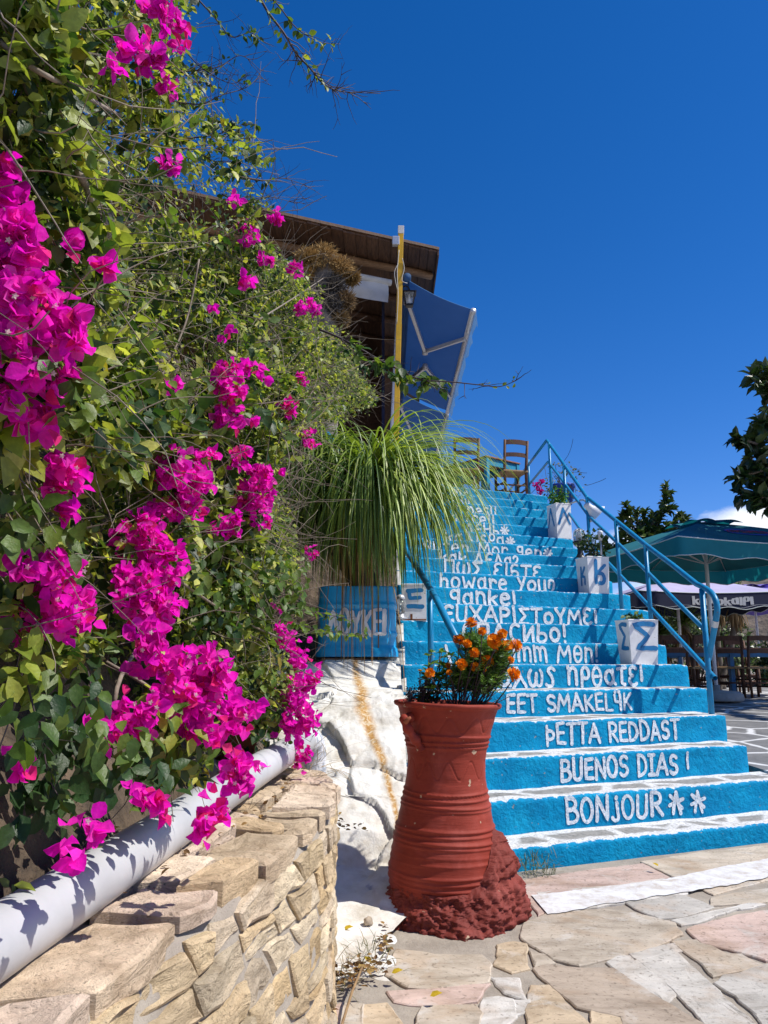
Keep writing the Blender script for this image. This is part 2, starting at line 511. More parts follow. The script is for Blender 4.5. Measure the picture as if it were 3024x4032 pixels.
def whitewash():
    m, nt, b = new_mat('whitewashed_rock')
    p = pos_co(nt)
    n = nz(nt, 6, 8, .65, p)
    c = ramp(nt, n.outputs[0], [(.28, (.46, .41, .33)), (.42, (.62, .59, .53)), (.58, (.73, .72, .68))]).outputs[0]
    g = nz(nt, 45, 5, .7, p)
    c = mixc(nt, ramp(nt, g.outputs[0], [(.62, (0, 0, 0)), (.74, (.5, .5, .5))]).outputs[0], c, (.40, .34, .25))
    # rusty water stain that runs down from the metal tub: a winding band in plan, wider where it pools
    s = nt.nodes.new('ShaderNodeSeparateXYZ'); nt.links.new(p, s.inputs[0])
    wob = nz(nt, 3.2, 5, .6, p)
    # centre line X = f(Z), edge width noisy
    cx = ramp(nt, math_(nt, 'DIVIDE', s.outputs['Z'], 1.2), [(.10, (.56, 0, 0)), (.30, (.53, 0, 0)), (.42, (.47, 0, 0)), (.60, (.375, 0, 0)), (.80, (.29, 0, 0)), (1, (.29, 0, 0))]).outputs[0]
    sp = nt.nodes.new('ShaderNodeSeparateColor'); nt.links.new(cx, sp.inputs[0])
    dx = math_(nt, 'SUBTRACT', math_(nt, 'ADD', s.outputs['X'], math_(nt, 'MULTIPLY', math_(nt, 'SUBTRACT', wob.outputs[0], .5), .10)), math_(nt, 'SUBTRACT', sp.outputs[0], .48))
    ad = math_(nt, 'ABSOLUTE', dx)
    wd = ramp(nt, math_(nt, 'DIVIDE', s.outputs['Z'], 1.2), [(.08, (0, 0, 0)), (.2, (.12, 0, 0)), (.40, (.16, 0, 0)), (.62, (.40, 0, 0)), (.74, (.30, 0, 0)), (.85, (.20, 0, 0))]).outputs[0]
    sw = nt.nodes.new('ShaderNodeSeparateColor'); nt.links.new(wd, sw.inputs[0])
    w = math_(nt, 'MULTIPLY', sw.outputs[0], .15)
    rel = math_(nt, 'DIVIDE', ad, math_(nt, 'ADD', w, .0005))
    mask = ramp(nt, rel, [(.25, (1, 1, 1)), (1.0, (0, 0, 0))]).outputs[0]
    st = nz(nt, 28, 7, .75, p, 1.0)
    rc = ramp(nt, st.outputs[0], [(.3, (.25, .10, .02)), (.48, (.45, .25, .08)), (.62, (.62, .47, .25))]).outputs[0]
    c = mixc(nt, math_(nt, 'MULTIPLY', mask, ramp(nt, st.outputs[0], [(.5, (1, 1, 1)), (.68, (.25, .25, .25))]).outputs[0]), c, rc)
    nt.links.new(c, b.inputs['Base Color']); b.inputs['Roughness'].default_value = .85
    b.inputs['Specular IOR Level'].default_value = .2
    n1 = bump(nt, b, nz(nt, 9, 9, .65, p, .6).outputs[0], .45, .02)
    n2 = bump(nt, b, nz(nt, 55, 6, .7, p).outputs[0], .5, .006, n1)
    bump(nt, b, nz(nt, 260, 3, .6, p).outputs[0], .25, .0015, n2)
    return m

def terracotta(name, c1, c2, bs=1.0):
    m, nt, b = new_mat(name)
    p = pos_co(nt)
    n = nz(nt, 7, 7, .6, p)
    c = ramp(nt, n.outputs[0], [(.3, c1), (.7, c2)]).outputs[0]
    g = nz(nt, 130, 4, .7, p)
    c = mixc(nt, ramp(nt, g.outputs[0], [(.66, (0, 0, 0)), (.76, (.35, .35, .35))]).outputs[0], c, (.48, .27, .20))
    fd = nz(nt, 4.5, 8, .7, p, .7)
    c = mixc(nt, ramp(nt, fd.outputs[0], [(.52, (0, 0, 0)), (.72, (.45, .45, .45))]).outputs[0], c, tuple(x * 1.25 + .04 for x in c2))
    ch = nz(nt, 21, 4, .55, p)
    c = mixc(nt, ramp(nt, ch.outputs[0], [(.69, (0, 0, 0)), (.70, (.9, .9, .9))]).outputs[0], c, (.46, .34, .23))
    nt.links.new(c, b.inputs['Base Color']); b.inputs['Roughness'].default_value = .62
    b.inputs['Specular IOR Level'].default_value = .15
    mp = nt.nodes.new('ShaderNodeMapping'); mp.inputs['Scale'].default_value = (1, 1, 9)
    nt.links.new(p, mp.inputs['Vector'])
    n1 = bump(nt, b, nz(nt, 14, 5, .6, mp.outputs[0]).outputs[0], .28 * bs, .006)
    bump(nt, b, nz(nt, 240, 4, .7, p).outputs[0], .3 * bs, .0018, n1)
    return m

def wood(name, c1, c2, stretch=(14, 14, 1.2), bs=.4):
    m, nt, b = new_mat(name)
    p = pos_co(nt)
    mp = nt.nodes.new('ShaderNodeMapping'); mp.inputs['Scale'].default_value = stretch
    nt.links.new(p, mp.inputs['Vector'])
    n = nz(nt, 3, 8, .7, mp.outputs[0], .8)
    nt.links.new(ramp(nt, n.outputs[0], [(.3, c1), (.7, c2)]).outputs[0], b.inputs['Base Color'])
    b.inputs['Roughness'].default_value = .7
    bump(nt, b, n.outputs[0], bs, .006)
    return m

def cloth_mat(name, c, tc, tr):
    m = simple(name, c, .8, .12, 2.5, .2, .003, 220)
    nt = m.node_tree; b = nt.nodes['Principled BSDF']
    t = nt.nodes.new('ShaderNodeBsdfTranslucent'); t.inputs['Color'].default_value = (tc[0], tc[1], tc[2], 1)
    x = nt.nodes.new('ShaderNodeMixShader'); x.inputs[0].default_value = tr
    nt.links.new(b.outputs[0], x.inputs[1]); nt.links.new(t.outputs[0], x.inputs[2])
    nt.links.new(x.outputs[0], nt.nodes['Material Output'].inputs['Surface'])
    return m
M = {}
M['blue_plaster'] = blue_plaster()
M['tread'] = tread_paint()
M['letter'] = white_letter_paint()
M['whitewash'] = whitewash()
M['blue_rail'] = simple('blue_gloss_rail_paint', (.010, .235, .46), .36, .10, 14, .2, .003, 120, spec=.3, chips=(.16, .10, .07))
M['blue_tin'] = simple('blue_painted_tin', (.011, .33, .66), .33, .10, 6, .25, .004, 40)
M['blue_wood'] = simple('turquoise_painted_wood', (.016, .27, .45), .5, .12, 10, .3, .003, 60)
M['blue_wood_dark'] = simple('blue_painted_table_wood', (.02, .16, .36), .5, .12, 10, .3, .003, 60)
M['white_box'] = simple('white_painted_metal', (.82, .82, .82), .45, .07, 7, .25, .004, 35, chips=(.36, .29, .22))
M['white_metal'] = simple('white_enamel', (.76, .76, .77), .3, .05, 7, .1, .002, 60)
M['silver'] = simple('grey_aluminium', (.55, .56, .58), .35, .06, 20, .1, .002, 80, metal=.35)
M['blue_letter'] = simple('blue_brushed_lettering', (.010, .20, .46), .45, .10, 12, .3, .003, 80)
M['pot'] = terracotta('brick_red_painted_terracotta', (.20, .030, .018), (.29, .046, .029))
M['mortar_red'] = terracotta('red_painted_rough_mortar', (.13, .025, .020), (.25, .050, .036), 2.6)
M['terracotta'] = terracotta('plain_terracotta', (.22, .06, .03), (.34, .11, .055))
M['pvc'] = simple('grey_white_pvc', (.475, .48, .49), .40, .12, 3, .15, .002, 30)
M['stone_wall'] = attr_mat('beige_wall_stone', .85, 15, .60, 1.25, 1.0, .020, 18, (1, 1, 3.0), 2)
M['paving'] = attr_mat('flagstone', .8, 7, .58, 1.25, .7, .008, 20, (1, 2.4, 1), 1)
M['leaf'] = leaf_mat('bougainvillea_leaf')
M['bract'] = leaf_mat('bougainvillea_bract', .6, .5, .1, (1.15, .8, 1.25))
M['blade'] = leaf_mat('grass_like_leaf', .4, .25, .45, (1.4, 1.5, .5))
M['dark_leaf'] = leaf_mat('glossy_rubber_leaf', .32, .12, .5, (1.2, 1.5, .5))
M['petal'] = leaf_mat('marigold_petal', .6, .25, .2, (1.2, 1.0, .6))
M['dry'] = leaf_mat('dry_leaf', .8, .15, .2, (1, 1, 1))
M['twig'] = simple('grey_brown_twig', (.23, .185, .14), .8, .2, 30, .4, .003, 120)
M['dark_twig'] = simple('dark_purple_twig', (.045, .028, .030), .7, .2, 30, .3, .002, 120)
M['bark'] = simple('grey_bark', (.16, .13, .10), .9, .25, 18, .8, .01, 40)
M['wood_dark'] = wood('weathered_dark_plank', (.035, .016, .008), (.17, .085, .042), (9, 1.1, 9))
M['wood_beam'] = wood('weathered_beam', (.14, .075, .035), (.29, .17, .09), (1.2, 9, 9))
M['chair_wood'] = wood('dark_brown_chair_wood', (.045, .016, .008), (.13, .052, .024), (14, 14, 3))
M['rush'] = wood('woven_rush', (.20, .11, .045), (.40, .26, .12), (40, 6, 6), .8)
M['table_top'] = wood('red_brown_table_top', (.20, .075, .045), (.34, .15, .09), (3, 14, 14))
M['yellow'] = simple('ochre_yellow_paint', (.74, .42, .012), .45, .12, 6, .2, .003, 60)
M['black_metal'] = simple('black_iron', (.012, .012, .014), .4, .1, 20, .2, .002, 100)
M['canvas_white'] = simple('white_canvas', (.66, .64, .60), .85, .08, 5, .3, .006, 25)
M['awning'] = cloth_mat('blue_awning_cloth', (.060, .145, .29), (.10, .23, .46), .5)
M['teal_cloth'] = cloth_mat('teal_parasol_cloth', (.010, .205, .25), (.010, .25, .28), .3)
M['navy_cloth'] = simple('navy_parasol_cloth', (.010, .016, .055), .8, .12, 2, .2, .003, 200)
M['lilac_cloth'] = simple('lilac_parasol_cloth', (.42, .39, .58), .8, .08, 2, .2, .003, 200)
M['violet_cloth'] = simple('violet_parasol_cloth', (.22, .17, .56), .8, .08, 2, .2, .003, 200)
M['red_cloth'] = simple('red_parasol_cloth', (.50, .08, .05), .8, .12, 3, .2, .003, 200)
M['logo_blue'] = simple('blue_print', (.015, .07, .42), .7, .05, 3, 0)
M['logo_red'] = simple('red_print', (.42, .03, .06), .7, .05, 3, 0)
M['piping'] = simple('pale_piping', (.55, .62, .62), .8, .05, 3, 0)
M['concrete'] = simple('concrete', (.34, .33, .31), .9, .15, 8, .6, .008, 40)
M['soil'] = simple('brown_soil', (.10, .07, .045), .95, .35, 9, .9, .04, 18)
M['hill_scrub'] = simple('scrubby_hillside', (.15, .115, .085), .95, .3, .25, .9, .8, .6)
M['rust'] = simple('rust', (.22, .07, .02), .9, .3, 40, .6, .004, 120)
M['cable'] = simple('pale_cable', (.5, .48, .42), .5, .05, 5, 0)
gm, gnt, gb = new_mat('clear_glass')
gb.inputs['Base Color'].default_value = (.85, .9, .9, 1); gb.inputs['Roughness'].default_value = .06
gb.inputs['Transmission Weight'].default_value = .85; gb.inputs['IOR'].default_value = 1.2
nz_ = nz(gnt, 12, 3, .5, pos_co(gnt)); bump(gnt, gb, nz_.outputs[0], .05, .002)
M['glass'] = gm
def ground_mat():
    m, nt, b = new_mat('grey_mortar_ground')
    p = pos_co(nt)
    c = ramp(nt, nz(nt, 4, 9, .7, p).outputs[0], [(.3, (.24, .205, .165)), (.5, (.34, .295, .24)), (.7, (.42, .37, .30))]).outputs[0]
    g = nz(nt, 160, 3, .6, p)
    c = mixc(nt, ramp(nt, g.outputs[0], [(.6, (0, 0, 0)), (.72, (.6, .6, .6))]).outputs[0], c, (.09, .07, .05))
    nt.links.new(c, b.inputs['Base Color']); b.inputs['Roughness'].default_value = .95
    n1 = bump(nt, b, nz(nt, 30, 9, .7, p).outputs[0], .7, .012)
    bump(nt, b, nz(nt, 300, 3, .6, p).outputs[0], .5, .002, n1)
    return m
M['ground'] = ground_mat()
def terrace_mat():
    m, nt, b = new_mat('dark_slab_terrace_with_white_joints')
    p = pos_co(nt)
    st = ramp(nt, nz(nt, 6, 8, .7, p).outputs[0], [(.3, (.10, .10, .10)), (.7, (.21, .205, .20))]).outputs[0]
    off = math_(nt, 'MULTIPLY', math_(nt, 'SUBTRACT', nz(nt, 6, 5, .6, p).outputs[0], .5), .10)
    vo = nt.nodes.new('ShaderNodeTexVoronoi'); vo.feature = 'DISTANCE_TO_EDGE'; vo.inputs['Scale'].default_value = 1.5
    nt.links.new(p, vo.inputs['Vector'])
    mask = ramp(nt, math_(nt, 'ADD', vo.outputs['Distance'], off), [(.018, (.85, .85, .85)), (.05, (0, 0, 0))]).outputs[0]
    nt.links.new(mixc(nt, mask, st, (.68, .68, .67)), b.inputs['Base Color']); b.inputs['Roughness'].default_value = .8
    bump(nt, b, nz(nt, 50, 8, .7, p).outputs[0], .5, .006)
    return m
M['terrace'] = terrace_mat()
def white_line_mat():
    m, nt, b = new_mat('worn_white_line_paint')
    p = pos_co(nt)
    c = ramp(nt, nz(nt, 11, 9, .75, p, .4).outputs[0], [(.34, (.44, .36, .29)), (.44, (.56, .53, .50)), (.56, (.68, .68, .68))]).outputs[0]
    nt.links.new(c, b.inputs['Base Color']); b.inputs['Roughness'].default_value = .75
    bump(nt, b, nz(nt, 60, 7, .7, p).outputs[0], .4, .004)
    return m
M['line'] = white_line_mat()
# ------------------------------------------------------------------ ground and paving
def struct(o): return tag(o, kind='structure')

mb = MB()
mb.poly([(-400, -60, -.006), (400, -60, -.006), (400, 900, -.006), (-400, 900, -.006)])
struct(mb.build('ground', M['ground'], origin=(0, 0, 0)))

def g1(x, y): return (1042.3 + .3717 * x, 1755.5 + .3717 * y)
def g2(x, y): return (658.3 + .4049 * x, 1316.6 + .4049 * y)
PINK, BEIGE, GREY, WHITE, OCH, BRN = (.52, .39, .33), (.50, .43, .34), (.48, .45, .40), (.58, .55, .50), (.48, .38, .26), (.43, .35, .27)
stones = [
 (g1, PINK, [(205, 395), (560, 345), (930, 300), (1085, 380), (1000, 395), (680, 430), (330, 590), (255, 480)]),
 (g1, BEIGE, [(935, 286), (1250, 235), (1659, 190), (1800, 180), (1800, 350), (1340, 470), (1230, 420)]),
 (g1, WHITE, [(330, 470), (1050, 390), (1190, 430), (1180, 470), (760, 530), (395, 590)]),
 (g1, BEIGE, [(245, 640), (380, 595), (520, 570), (700, 565), (860, 580), (1110, 640), (1145, 705), (1000, 765), (860, 815), (700, 850), (560, 885), (420, 850), (330, 790), (235, 735)]),
 (g1, GREY, [(820, 503), (1110, 468), (1250, 510), (1330, 545), (1160, 600), (1030, 612), (900, 560)]),
 (g1, BEIGE, [(1340, 500), (1500, 462), (1720, 430), (1720, 500), (1500, 528), (1330, 537)]),
 (g1, GREY, [(1115, 630), (1400, 568), (1480, 560), (1230, 640), (1160, 652)]),
 (g1, WHITE, [(1425, 560), (1560, 530), (1620, 535), (1500, 560)]),
 (g1, PINK, [(1195, 680), (1400, 620), (1760, 560), (1760, 850), (1640, 852), (1440, 790), (1280, 760)]),
 (g1, GREY, [(872, 825), (1110, 765), (1140, 800), (900, 852)]),
 (g1, GREY, [(735, 870), (790, 838), (870, 835), (1120, 1050), (1060, 1100), (900, 1000)]),
 (g1, GREY, [(920, 862), (1120, 812), (1330, 1010), (1600, 1260), (1340, 1260), (1130, 1050)]),
 (g1, BEIGE, [(1115, 752), (1250, 745), (1430, 830), (1500, 828), (1620, 885), (1350, 945), (1240, 840)]),
 (g1, GREY, [(1360, 1000), (1430, 960), (1780, 850), (1780, 1150), (1600, 1170), (1480, 1070)]),
 (g1, BRN, [(305, 910), (380, 890), (580, 912), (760, 915), (1000, 1070), (1300, 1250), (840, 1250), (830, 1195), (560, 1130), (450, 1040)]),
 (g1, OCH, [(285, 1010), (380, 1010), (500, 1120), (620, 1250), (270, 1250)]),
 (g1, OCH, [(100, 772), (180, 752), (240, 765), (250, 900), (170, 920), (88, 880)]),
 (g1, WHITE, [(50, 960), (200, 968), (238, 1080), (140, 1045), (100, 1000)]),
 (g1, WHITE, [(20, 1085), (90, 1075), (165, 1090), (180, 1180), (90, 1250), (-30, 1250), (-10, 1150)]),
 (g1, BEIGE, [(285, 815), (350, 830), (405, 870), (320, 888)]),
 (g1, WHITE, [(180, 1095), (262, 1095), (262, 1150), (190, 1170)]),
 (g1, OCH, [(655, 1150), (800, 1200), (850, 1270), (640, 1270)]),
 (g1, GREY, [(1500, 1090), (1620, 1190), (1780, 1170), (1780, 1300), (1680, 1300)]),
 (g2, BEIGE, [(490, 1822), (700, 1850), (940, 1850), (990, 1900), (965, 1985), (700, 2020), (560, 2015), (445, 1955)]),
 (g2, PINK, [(455, 2040), (700, 2030), (965, 2003), (900, 2085), (740, 2110), (560, 2100), (490, 2085)]),
 (g2, OCH, [(320, 2112), (430, 2105), (480, 2160), (520, 2260), (300, 2260)]),
 (g2, BEIGE, [(640, 2130), (900, 2120), (930, 2160), (900, 2260), (590, 2260)]),
 (g2, BEIGE, [(210, 2110), (300, 2115), (295, 2260), (190, 2260)]),
 (g2, PINK, [(90, 2150), (190, 2115), (180, 2260), (60, 2260)]),
]
def offset_poly(pts, d):
    n = len(pts); out = []
    for i in range(n):
        p0, p1, p2 = pts[i - 1], pts[i], pts[(i + 1) % n]
        e1 = (p1 - p0).normalized(); e2 = (p2 - p1).normalized()
        n1 = Vector((-e1.y, e1.x)); n2 = Vector((-e2.y, e2.x))
        b = n1 + n2
        if b.length < .2: b = n1
        b.normalize()
        k = d / max(.45, b.dot(n1))
        out.append(p1 + b * k)
    return out
def rough_poly(pts, step=.03, amp=.010, seed=0):
    """an outline with broken edges"""
    out = []
    n = len(pts)
    for i in range(n):
        a, b = pts[i], pts[(i + 1) % n]
        e = b - a; ln = e.length
        if ln < 1e-6: continue
        k = max(1, int(ln / step)); nn = Vector((-e.y, e.x)) / ln
        for j in range(k):
            t = j / k
            p = a + e * t
            w = noise.noise(Vector((p.x * 14, p.y * 14, seed))) * amp + noise.noise(Vector((p.x * 45, p.y * 45, seed))) * amp * .5
            out.append(p + nn * w)
    return out
def slab(mb, pts2, z0, z1, colr, seed=0, bev=.008, tilt=0.004, fn=None):
    """flat stone: outline, worn edge, slightly uneven top"""
    ar = sum(pts2[i - 1].x * pts2[i].y - pts2[i].x * pts2[i - 1].y for i in range(len(pts2)))
    if ar < 0: pts2 = list(reversed(pts2))
    o = rough_poly(pts2, seed=seed)
    i1 = offset_poly(o, bev)
    fn = fn or (lambda x, y, z: (x, y, z))
    mb.c = colr
    n = len(o)
    def top(p, z):
        return fn(p.x, p.y, z + noise.noise(Vector((p.x * 5, p.y * 5, seed + 3))) * tilt)
    a = [mb.vert(fn(p.x, p.y, z0)) for p in o]
    b = [mb.vert(top(p, z1 - bev * .8)) for p in o]
    c = [mb.vert(top(p, z1)) for p in i1]
    for i in range(n):
        j = (i + 1) % n
        mb.face((a[i], a[j], b[j], b[i])); mb.face((b[i], b[j], c[j], c[i]))
    cx = sum((p.x for p in i1), 0) / n; cy = sum((p.y for p in i1), 0) / n
    prev = c; ctr = Vector((cx, cy))
    for kf in (.78, .52, .26):
        ring = []
        for p in i1:
            q = ctr + (p - ctr) * kf
            h = noise.fractal(Vector((q.x * 7, q.y * 7, seed + 3)), 1.0, 2.0, 3) * tilt * 1.2
            ring.append(mb.vert(fn(q.x, q.y, z1 + h)))
        for i in range(n):
            j = (i + 1) % n
            mb.face((prev[i], prev[j], ring[j], ring[i]))
        prev = ring
    mb.face(prev)

def hull_clip(poly, p, q):
    """keep the part of poly nearer to p than to q"""
    m = (p + q) / 2; d = q - p; out = []
    for i in range(len(poly)):
        a, b = poly[i], poly[(i + 1) % len(poly)]
        da, db = (a - m).dot(d), (b - m).dot(d)
        if da <= 0: out.append(a)
        if (da < 0) != (db < 0):
            t = da / (da - db); out.append(a + (b - a) * t)
    return out

def voronoi(x0, x1, y0, y1, size, aspect=1.0, seed=1):
    r = random.Random(seed); pts = []
    nx = int((x1 - x0) / (size * aspect)); ny = int((y1 - y0) / size)
    for i in range(nx):
        for j in range(ny):
            pts.append(Vector((x0 + (i + r.uniform(.05, .95) + (.5 if j % 2 else 0)) * size * aspect, y0 + (j + r.uniform(.1, .9)) * size)))
    out = []
    for p in pts:
        poly = [p + Vector(q) for q in ((-size * aspect * 1.4, -size * 1.4), (size * aspect * 1.4, -size * 1.4), (size * aspect * 1.4, size * 1.4), (-size * aspect * 1.4, size * 1.4))]
        for q in pts:
            if q is p or (q - p).length > size * aspect * 3.2: continue
            poly = hull_clip(poly, p, q)
            if len(poly) < 3: break
        if len(poly) >= 3: out.append((p, poly))
    return out

mb = MB(); mb.use_col = True
near = []
for k, (g, c, pts) in enumerate(stones):
    w = [atZ(*g(*p), 0.0) for p in pts]
    w2 = [Vector((p.x, p.y)) for p in w]
    if sum(w2[i - 1].x * w2[i].y - w2[i].x * w2[i - 1].y for i in range(len(w2))) < 0: w2.reverse()
    near.append(w2)
    w2 = offset_poly(w2, -.011)
    j = random.uniform(.88, 1.08)
    slab(mb, w2, -.02, .001 + random.uniform(0, .004), tuple(x * j for x in c), seed=k * 1.7, bev=.004)
def in_poly(p, poly):
    c = False; n = len(poly)
    for i in range(n):
        a, b = poly[i], poly[i - 1]
        if (a.y > p.y) != (b.y > p.y) and p.x < (b.x - a.x) * (p.y - a.y) / (b.y - a.y) + a.x: c = not c
    return c
for p, poly in voronoi(-.15, 5.0, .3, 4.9, .36, 1.3, 5):
    pts = offset_poly(poly if sum(poly[i - 1].x * poly[i].y - poly[i].x * poly[i - 1].y for i in range(len(poly))) > 0 else list(reversed(poly)), .012)
    bad = False
    for q in list(poly) + [p] + [(p + a) / 2 for a in poly] + [(p + a * 3) / 4 for a in poly]:
        if any(in_poly(q, s) for s in near): bad = True; break
        if q.dot(Vector((NV_.x, NV_.y))) > 3.44: bad = True; break
    if bad: continue
    c = random.choice([PINK, BEIGE, GREY, GREY, BEIGE, OCH, WHITE]); j = random.uniform(.8, 1.05)
    slab(mb, pts, -.02, .001 + random.uniform(0, .004), tuple(x * j for x in c), seed=p.x * 3, bev=.004)
struct(mb.build('paving', M['paving'], origin=(0, 0, 0)))

# painted white line along the foot of the stairs
mb = MB()
up = [g1(285, 476), (g1(600, 440)), g1(1075, 380), g1(1350, 318), g1(1659, 262), g1(1900, 215)]
lo = [g1(378, 584), (g1(640, 540)), g1(1060, 475), g1(1390, 420), g1(1659, 372), g1(1900, 325)]
P = []
for i in range(len(up) - 1):
    for t in np.linspace(0, 1, 30, endpoint=(i == len(up) - 2)):
        a = atZ(*(Vector(up[i]).lerp(Vector(up[i + 1]), t)), .0105); b = atZ(*(Vector(lo[i]).lerp(Vector(lo[i + 1]), t)), .0105)
        wv = noise.noise(a * 9) * .016 + noise.noise(a * 31) * .008; wb = noise.noise(b * 9) * .022 + noise.noise(b * 31) * .010
        P.append([Vector((a.x, a.y + wv, .0078)), Vector((b.x, b.y + wb, .0078))])
mb.grid(P)
struct(mb.build('painted_white_line', M['line']))

# ------------------------------------------------------------------ the blue staircase
RISE = .18
ts = [.310, .297, .390, .376, .3745, .355, .311, .283, .292, .313, .5015, .369, .323, .2694, .253, .262, .270, .289]
yn = {2: 3.8114, 1: 3.525}
for i, t in enumerate(ts): yn[i + 3] = yn[i + 2] + t
def ztop(k): return .1 + RISE * (k - 1)
XR = {1: 4.6, 2: 4.4, 3: 2.50, 4: 2.51, 5: 2.57, 6: 2.60, 7: 2.56, 8: 2.64, 9: 2.72, 10: 2.60}
def xl(k): return .30 if k <= 2 else .125
def disp(a, z, k):
    """unevenness of the hand-laid plaster, along the riser normal"""
    return noise.noise(Vector((a * 5.5, z * 6.5, k * 3.1))) * .009 + noise.noise(Vector((a * 15, z * 15, k * 3.1 + 7))) * .0035
stairs = empty('staircase', (1.3, 4.2, 0), 'bright blue plastered staircase with white hand painted greetings on its risers', 'staircase')
STEP = {}
for k in range(1, 21):
    n0 = yn[k]; n1 = (yn[k + 1] if k < 20 else n0 + .5)
    zt = ztop(k); zb = (zt - RISE - .05) if k > 1 else -.25
    x_l, x_r = xl(k), XR.get(k, 2.50)
    # a = coordinate along UV_; the ends of the step follow X = const: a = (X + n*sin)/cos
    def a_of(X, nn): return (X + nn * math.sin(TH)) / math.cos(TH)
    mb = MB(); mb.smooth = True
    depth = n1 - n0 + .03
    # profile from riser bottom over the arris to the back of the tread: (n offset, z, uv.y, material)
    rr = .012 + .006 * random.random()
    prof = [(0, zb), (0, zt - .15), (0, zt - .115), (0, zt - .08), (0, zt - .05), (0, zt - .028), (0, zt - rr), (rr * .3, zt - rr * .3), (rr, zt)]
    nr = len(prof)
    for t in (.03, .06, .1, .16, .24, .34, depth): prof.append((min(t, depth) if t < depth else depth, zt))
    # keep the offsets increasing
    pp = []
    for q in prof:
        if pp and q[0] <= pp[-1][0] and q[1] >= zt and len(pp) >= nr: continue
        pp.append(q)
    prof = pp
    N = max(8, int((a_of(x_r, n0) - a_of(x_l, n0)) / .045))
    rows = []; uvs = []
    endr = .035
    for i in range(N + 1):
        f = i / N
        row = []; ur = []
        for (dn, z) in prof:
            aL, aR = a_of(x_l, n0 + dn), a_of(x_r, n0 + dn)
            a = aL + (aR - aL) * f
            edge = min(1.0, (1 - f) * N / 2.0)          # the free right end is rounded off
            d = disp(a, z, k)
            nose = noise.noise(Vector((a * 7, k * 5.0, 1.3))) * .006
            on_t = dn > .05
            pz = z + (nose if z > zt - .02 else 0) + (d * .5 if on_t else 0) - (0.012 * (1 - edge) if z > zt - .05 else 0)
            pn = n0 + dn + (d if dn < .05 else 0) + (1 - edge) * .02 * (dn < .05)
            p = UV_ * a + NV_ * pn
            row.append((p.x, p.y, pz))
            v = min(dn, max(0.0, (n1 - n0) - dn)) if dn >= rr else z - zt
            ur.append((a, v if dn >= rr else (zt - z if z < zt - RISE * .5 else zt - z)))
        rows.append(row); uvs.append(ur)
    # riser faces use uv.y = depth below the arris (positive), the tread uses the distance to its nearer edge
    ids = [[mb.vert(p) for p in row] for row in rows]
    for i in range(N):
        for j in range(len(prof) - 1):
            is_t = prof[j][0] >= rr - 1e-6
            mb.m = 1 if is_t else 0
            q = ((i, j), (i + 1, j), (i + 1, j + 1), (i, j + 1))
            uv = []
            for (ii, jj) in q:
                dn, z = prof[jj]
                vy = (min(dn, max(0.0, (n1 - n0) - dn)) if is_t else zt - z)
                uv.append((uvs[ii][jj][0], vy))
            mb.face([ids[ii][jj] for ii, jj in q], uv)
    # right and left cheeks
    for i, flip in ((N, False), (0, True)):
        mb.m = 0; mb.smooth = False
        bot = [mb.vert((rows[i][j][0], rows[i][j][1], zb)) for j in range(len(prof))]
        for j in range(nr - 1, len(prof) - 1):
            f = (ids[i][j], bot[j], bot[j + 1], ids[i][j + 1])
            mb.face(f if not flip else tuple(reversed(f)), [(0, .1)] * 4)
        f = tuple(ids[i][j] for j in range(nr)) + (bot[nr - 1],)
        mb.face(f if flip else tuple(reversed(f)), [(0, .1)] * len(f))
    STEP[k] = mb.build('step', [M['blue_plaster'], M['tread']], stairs)

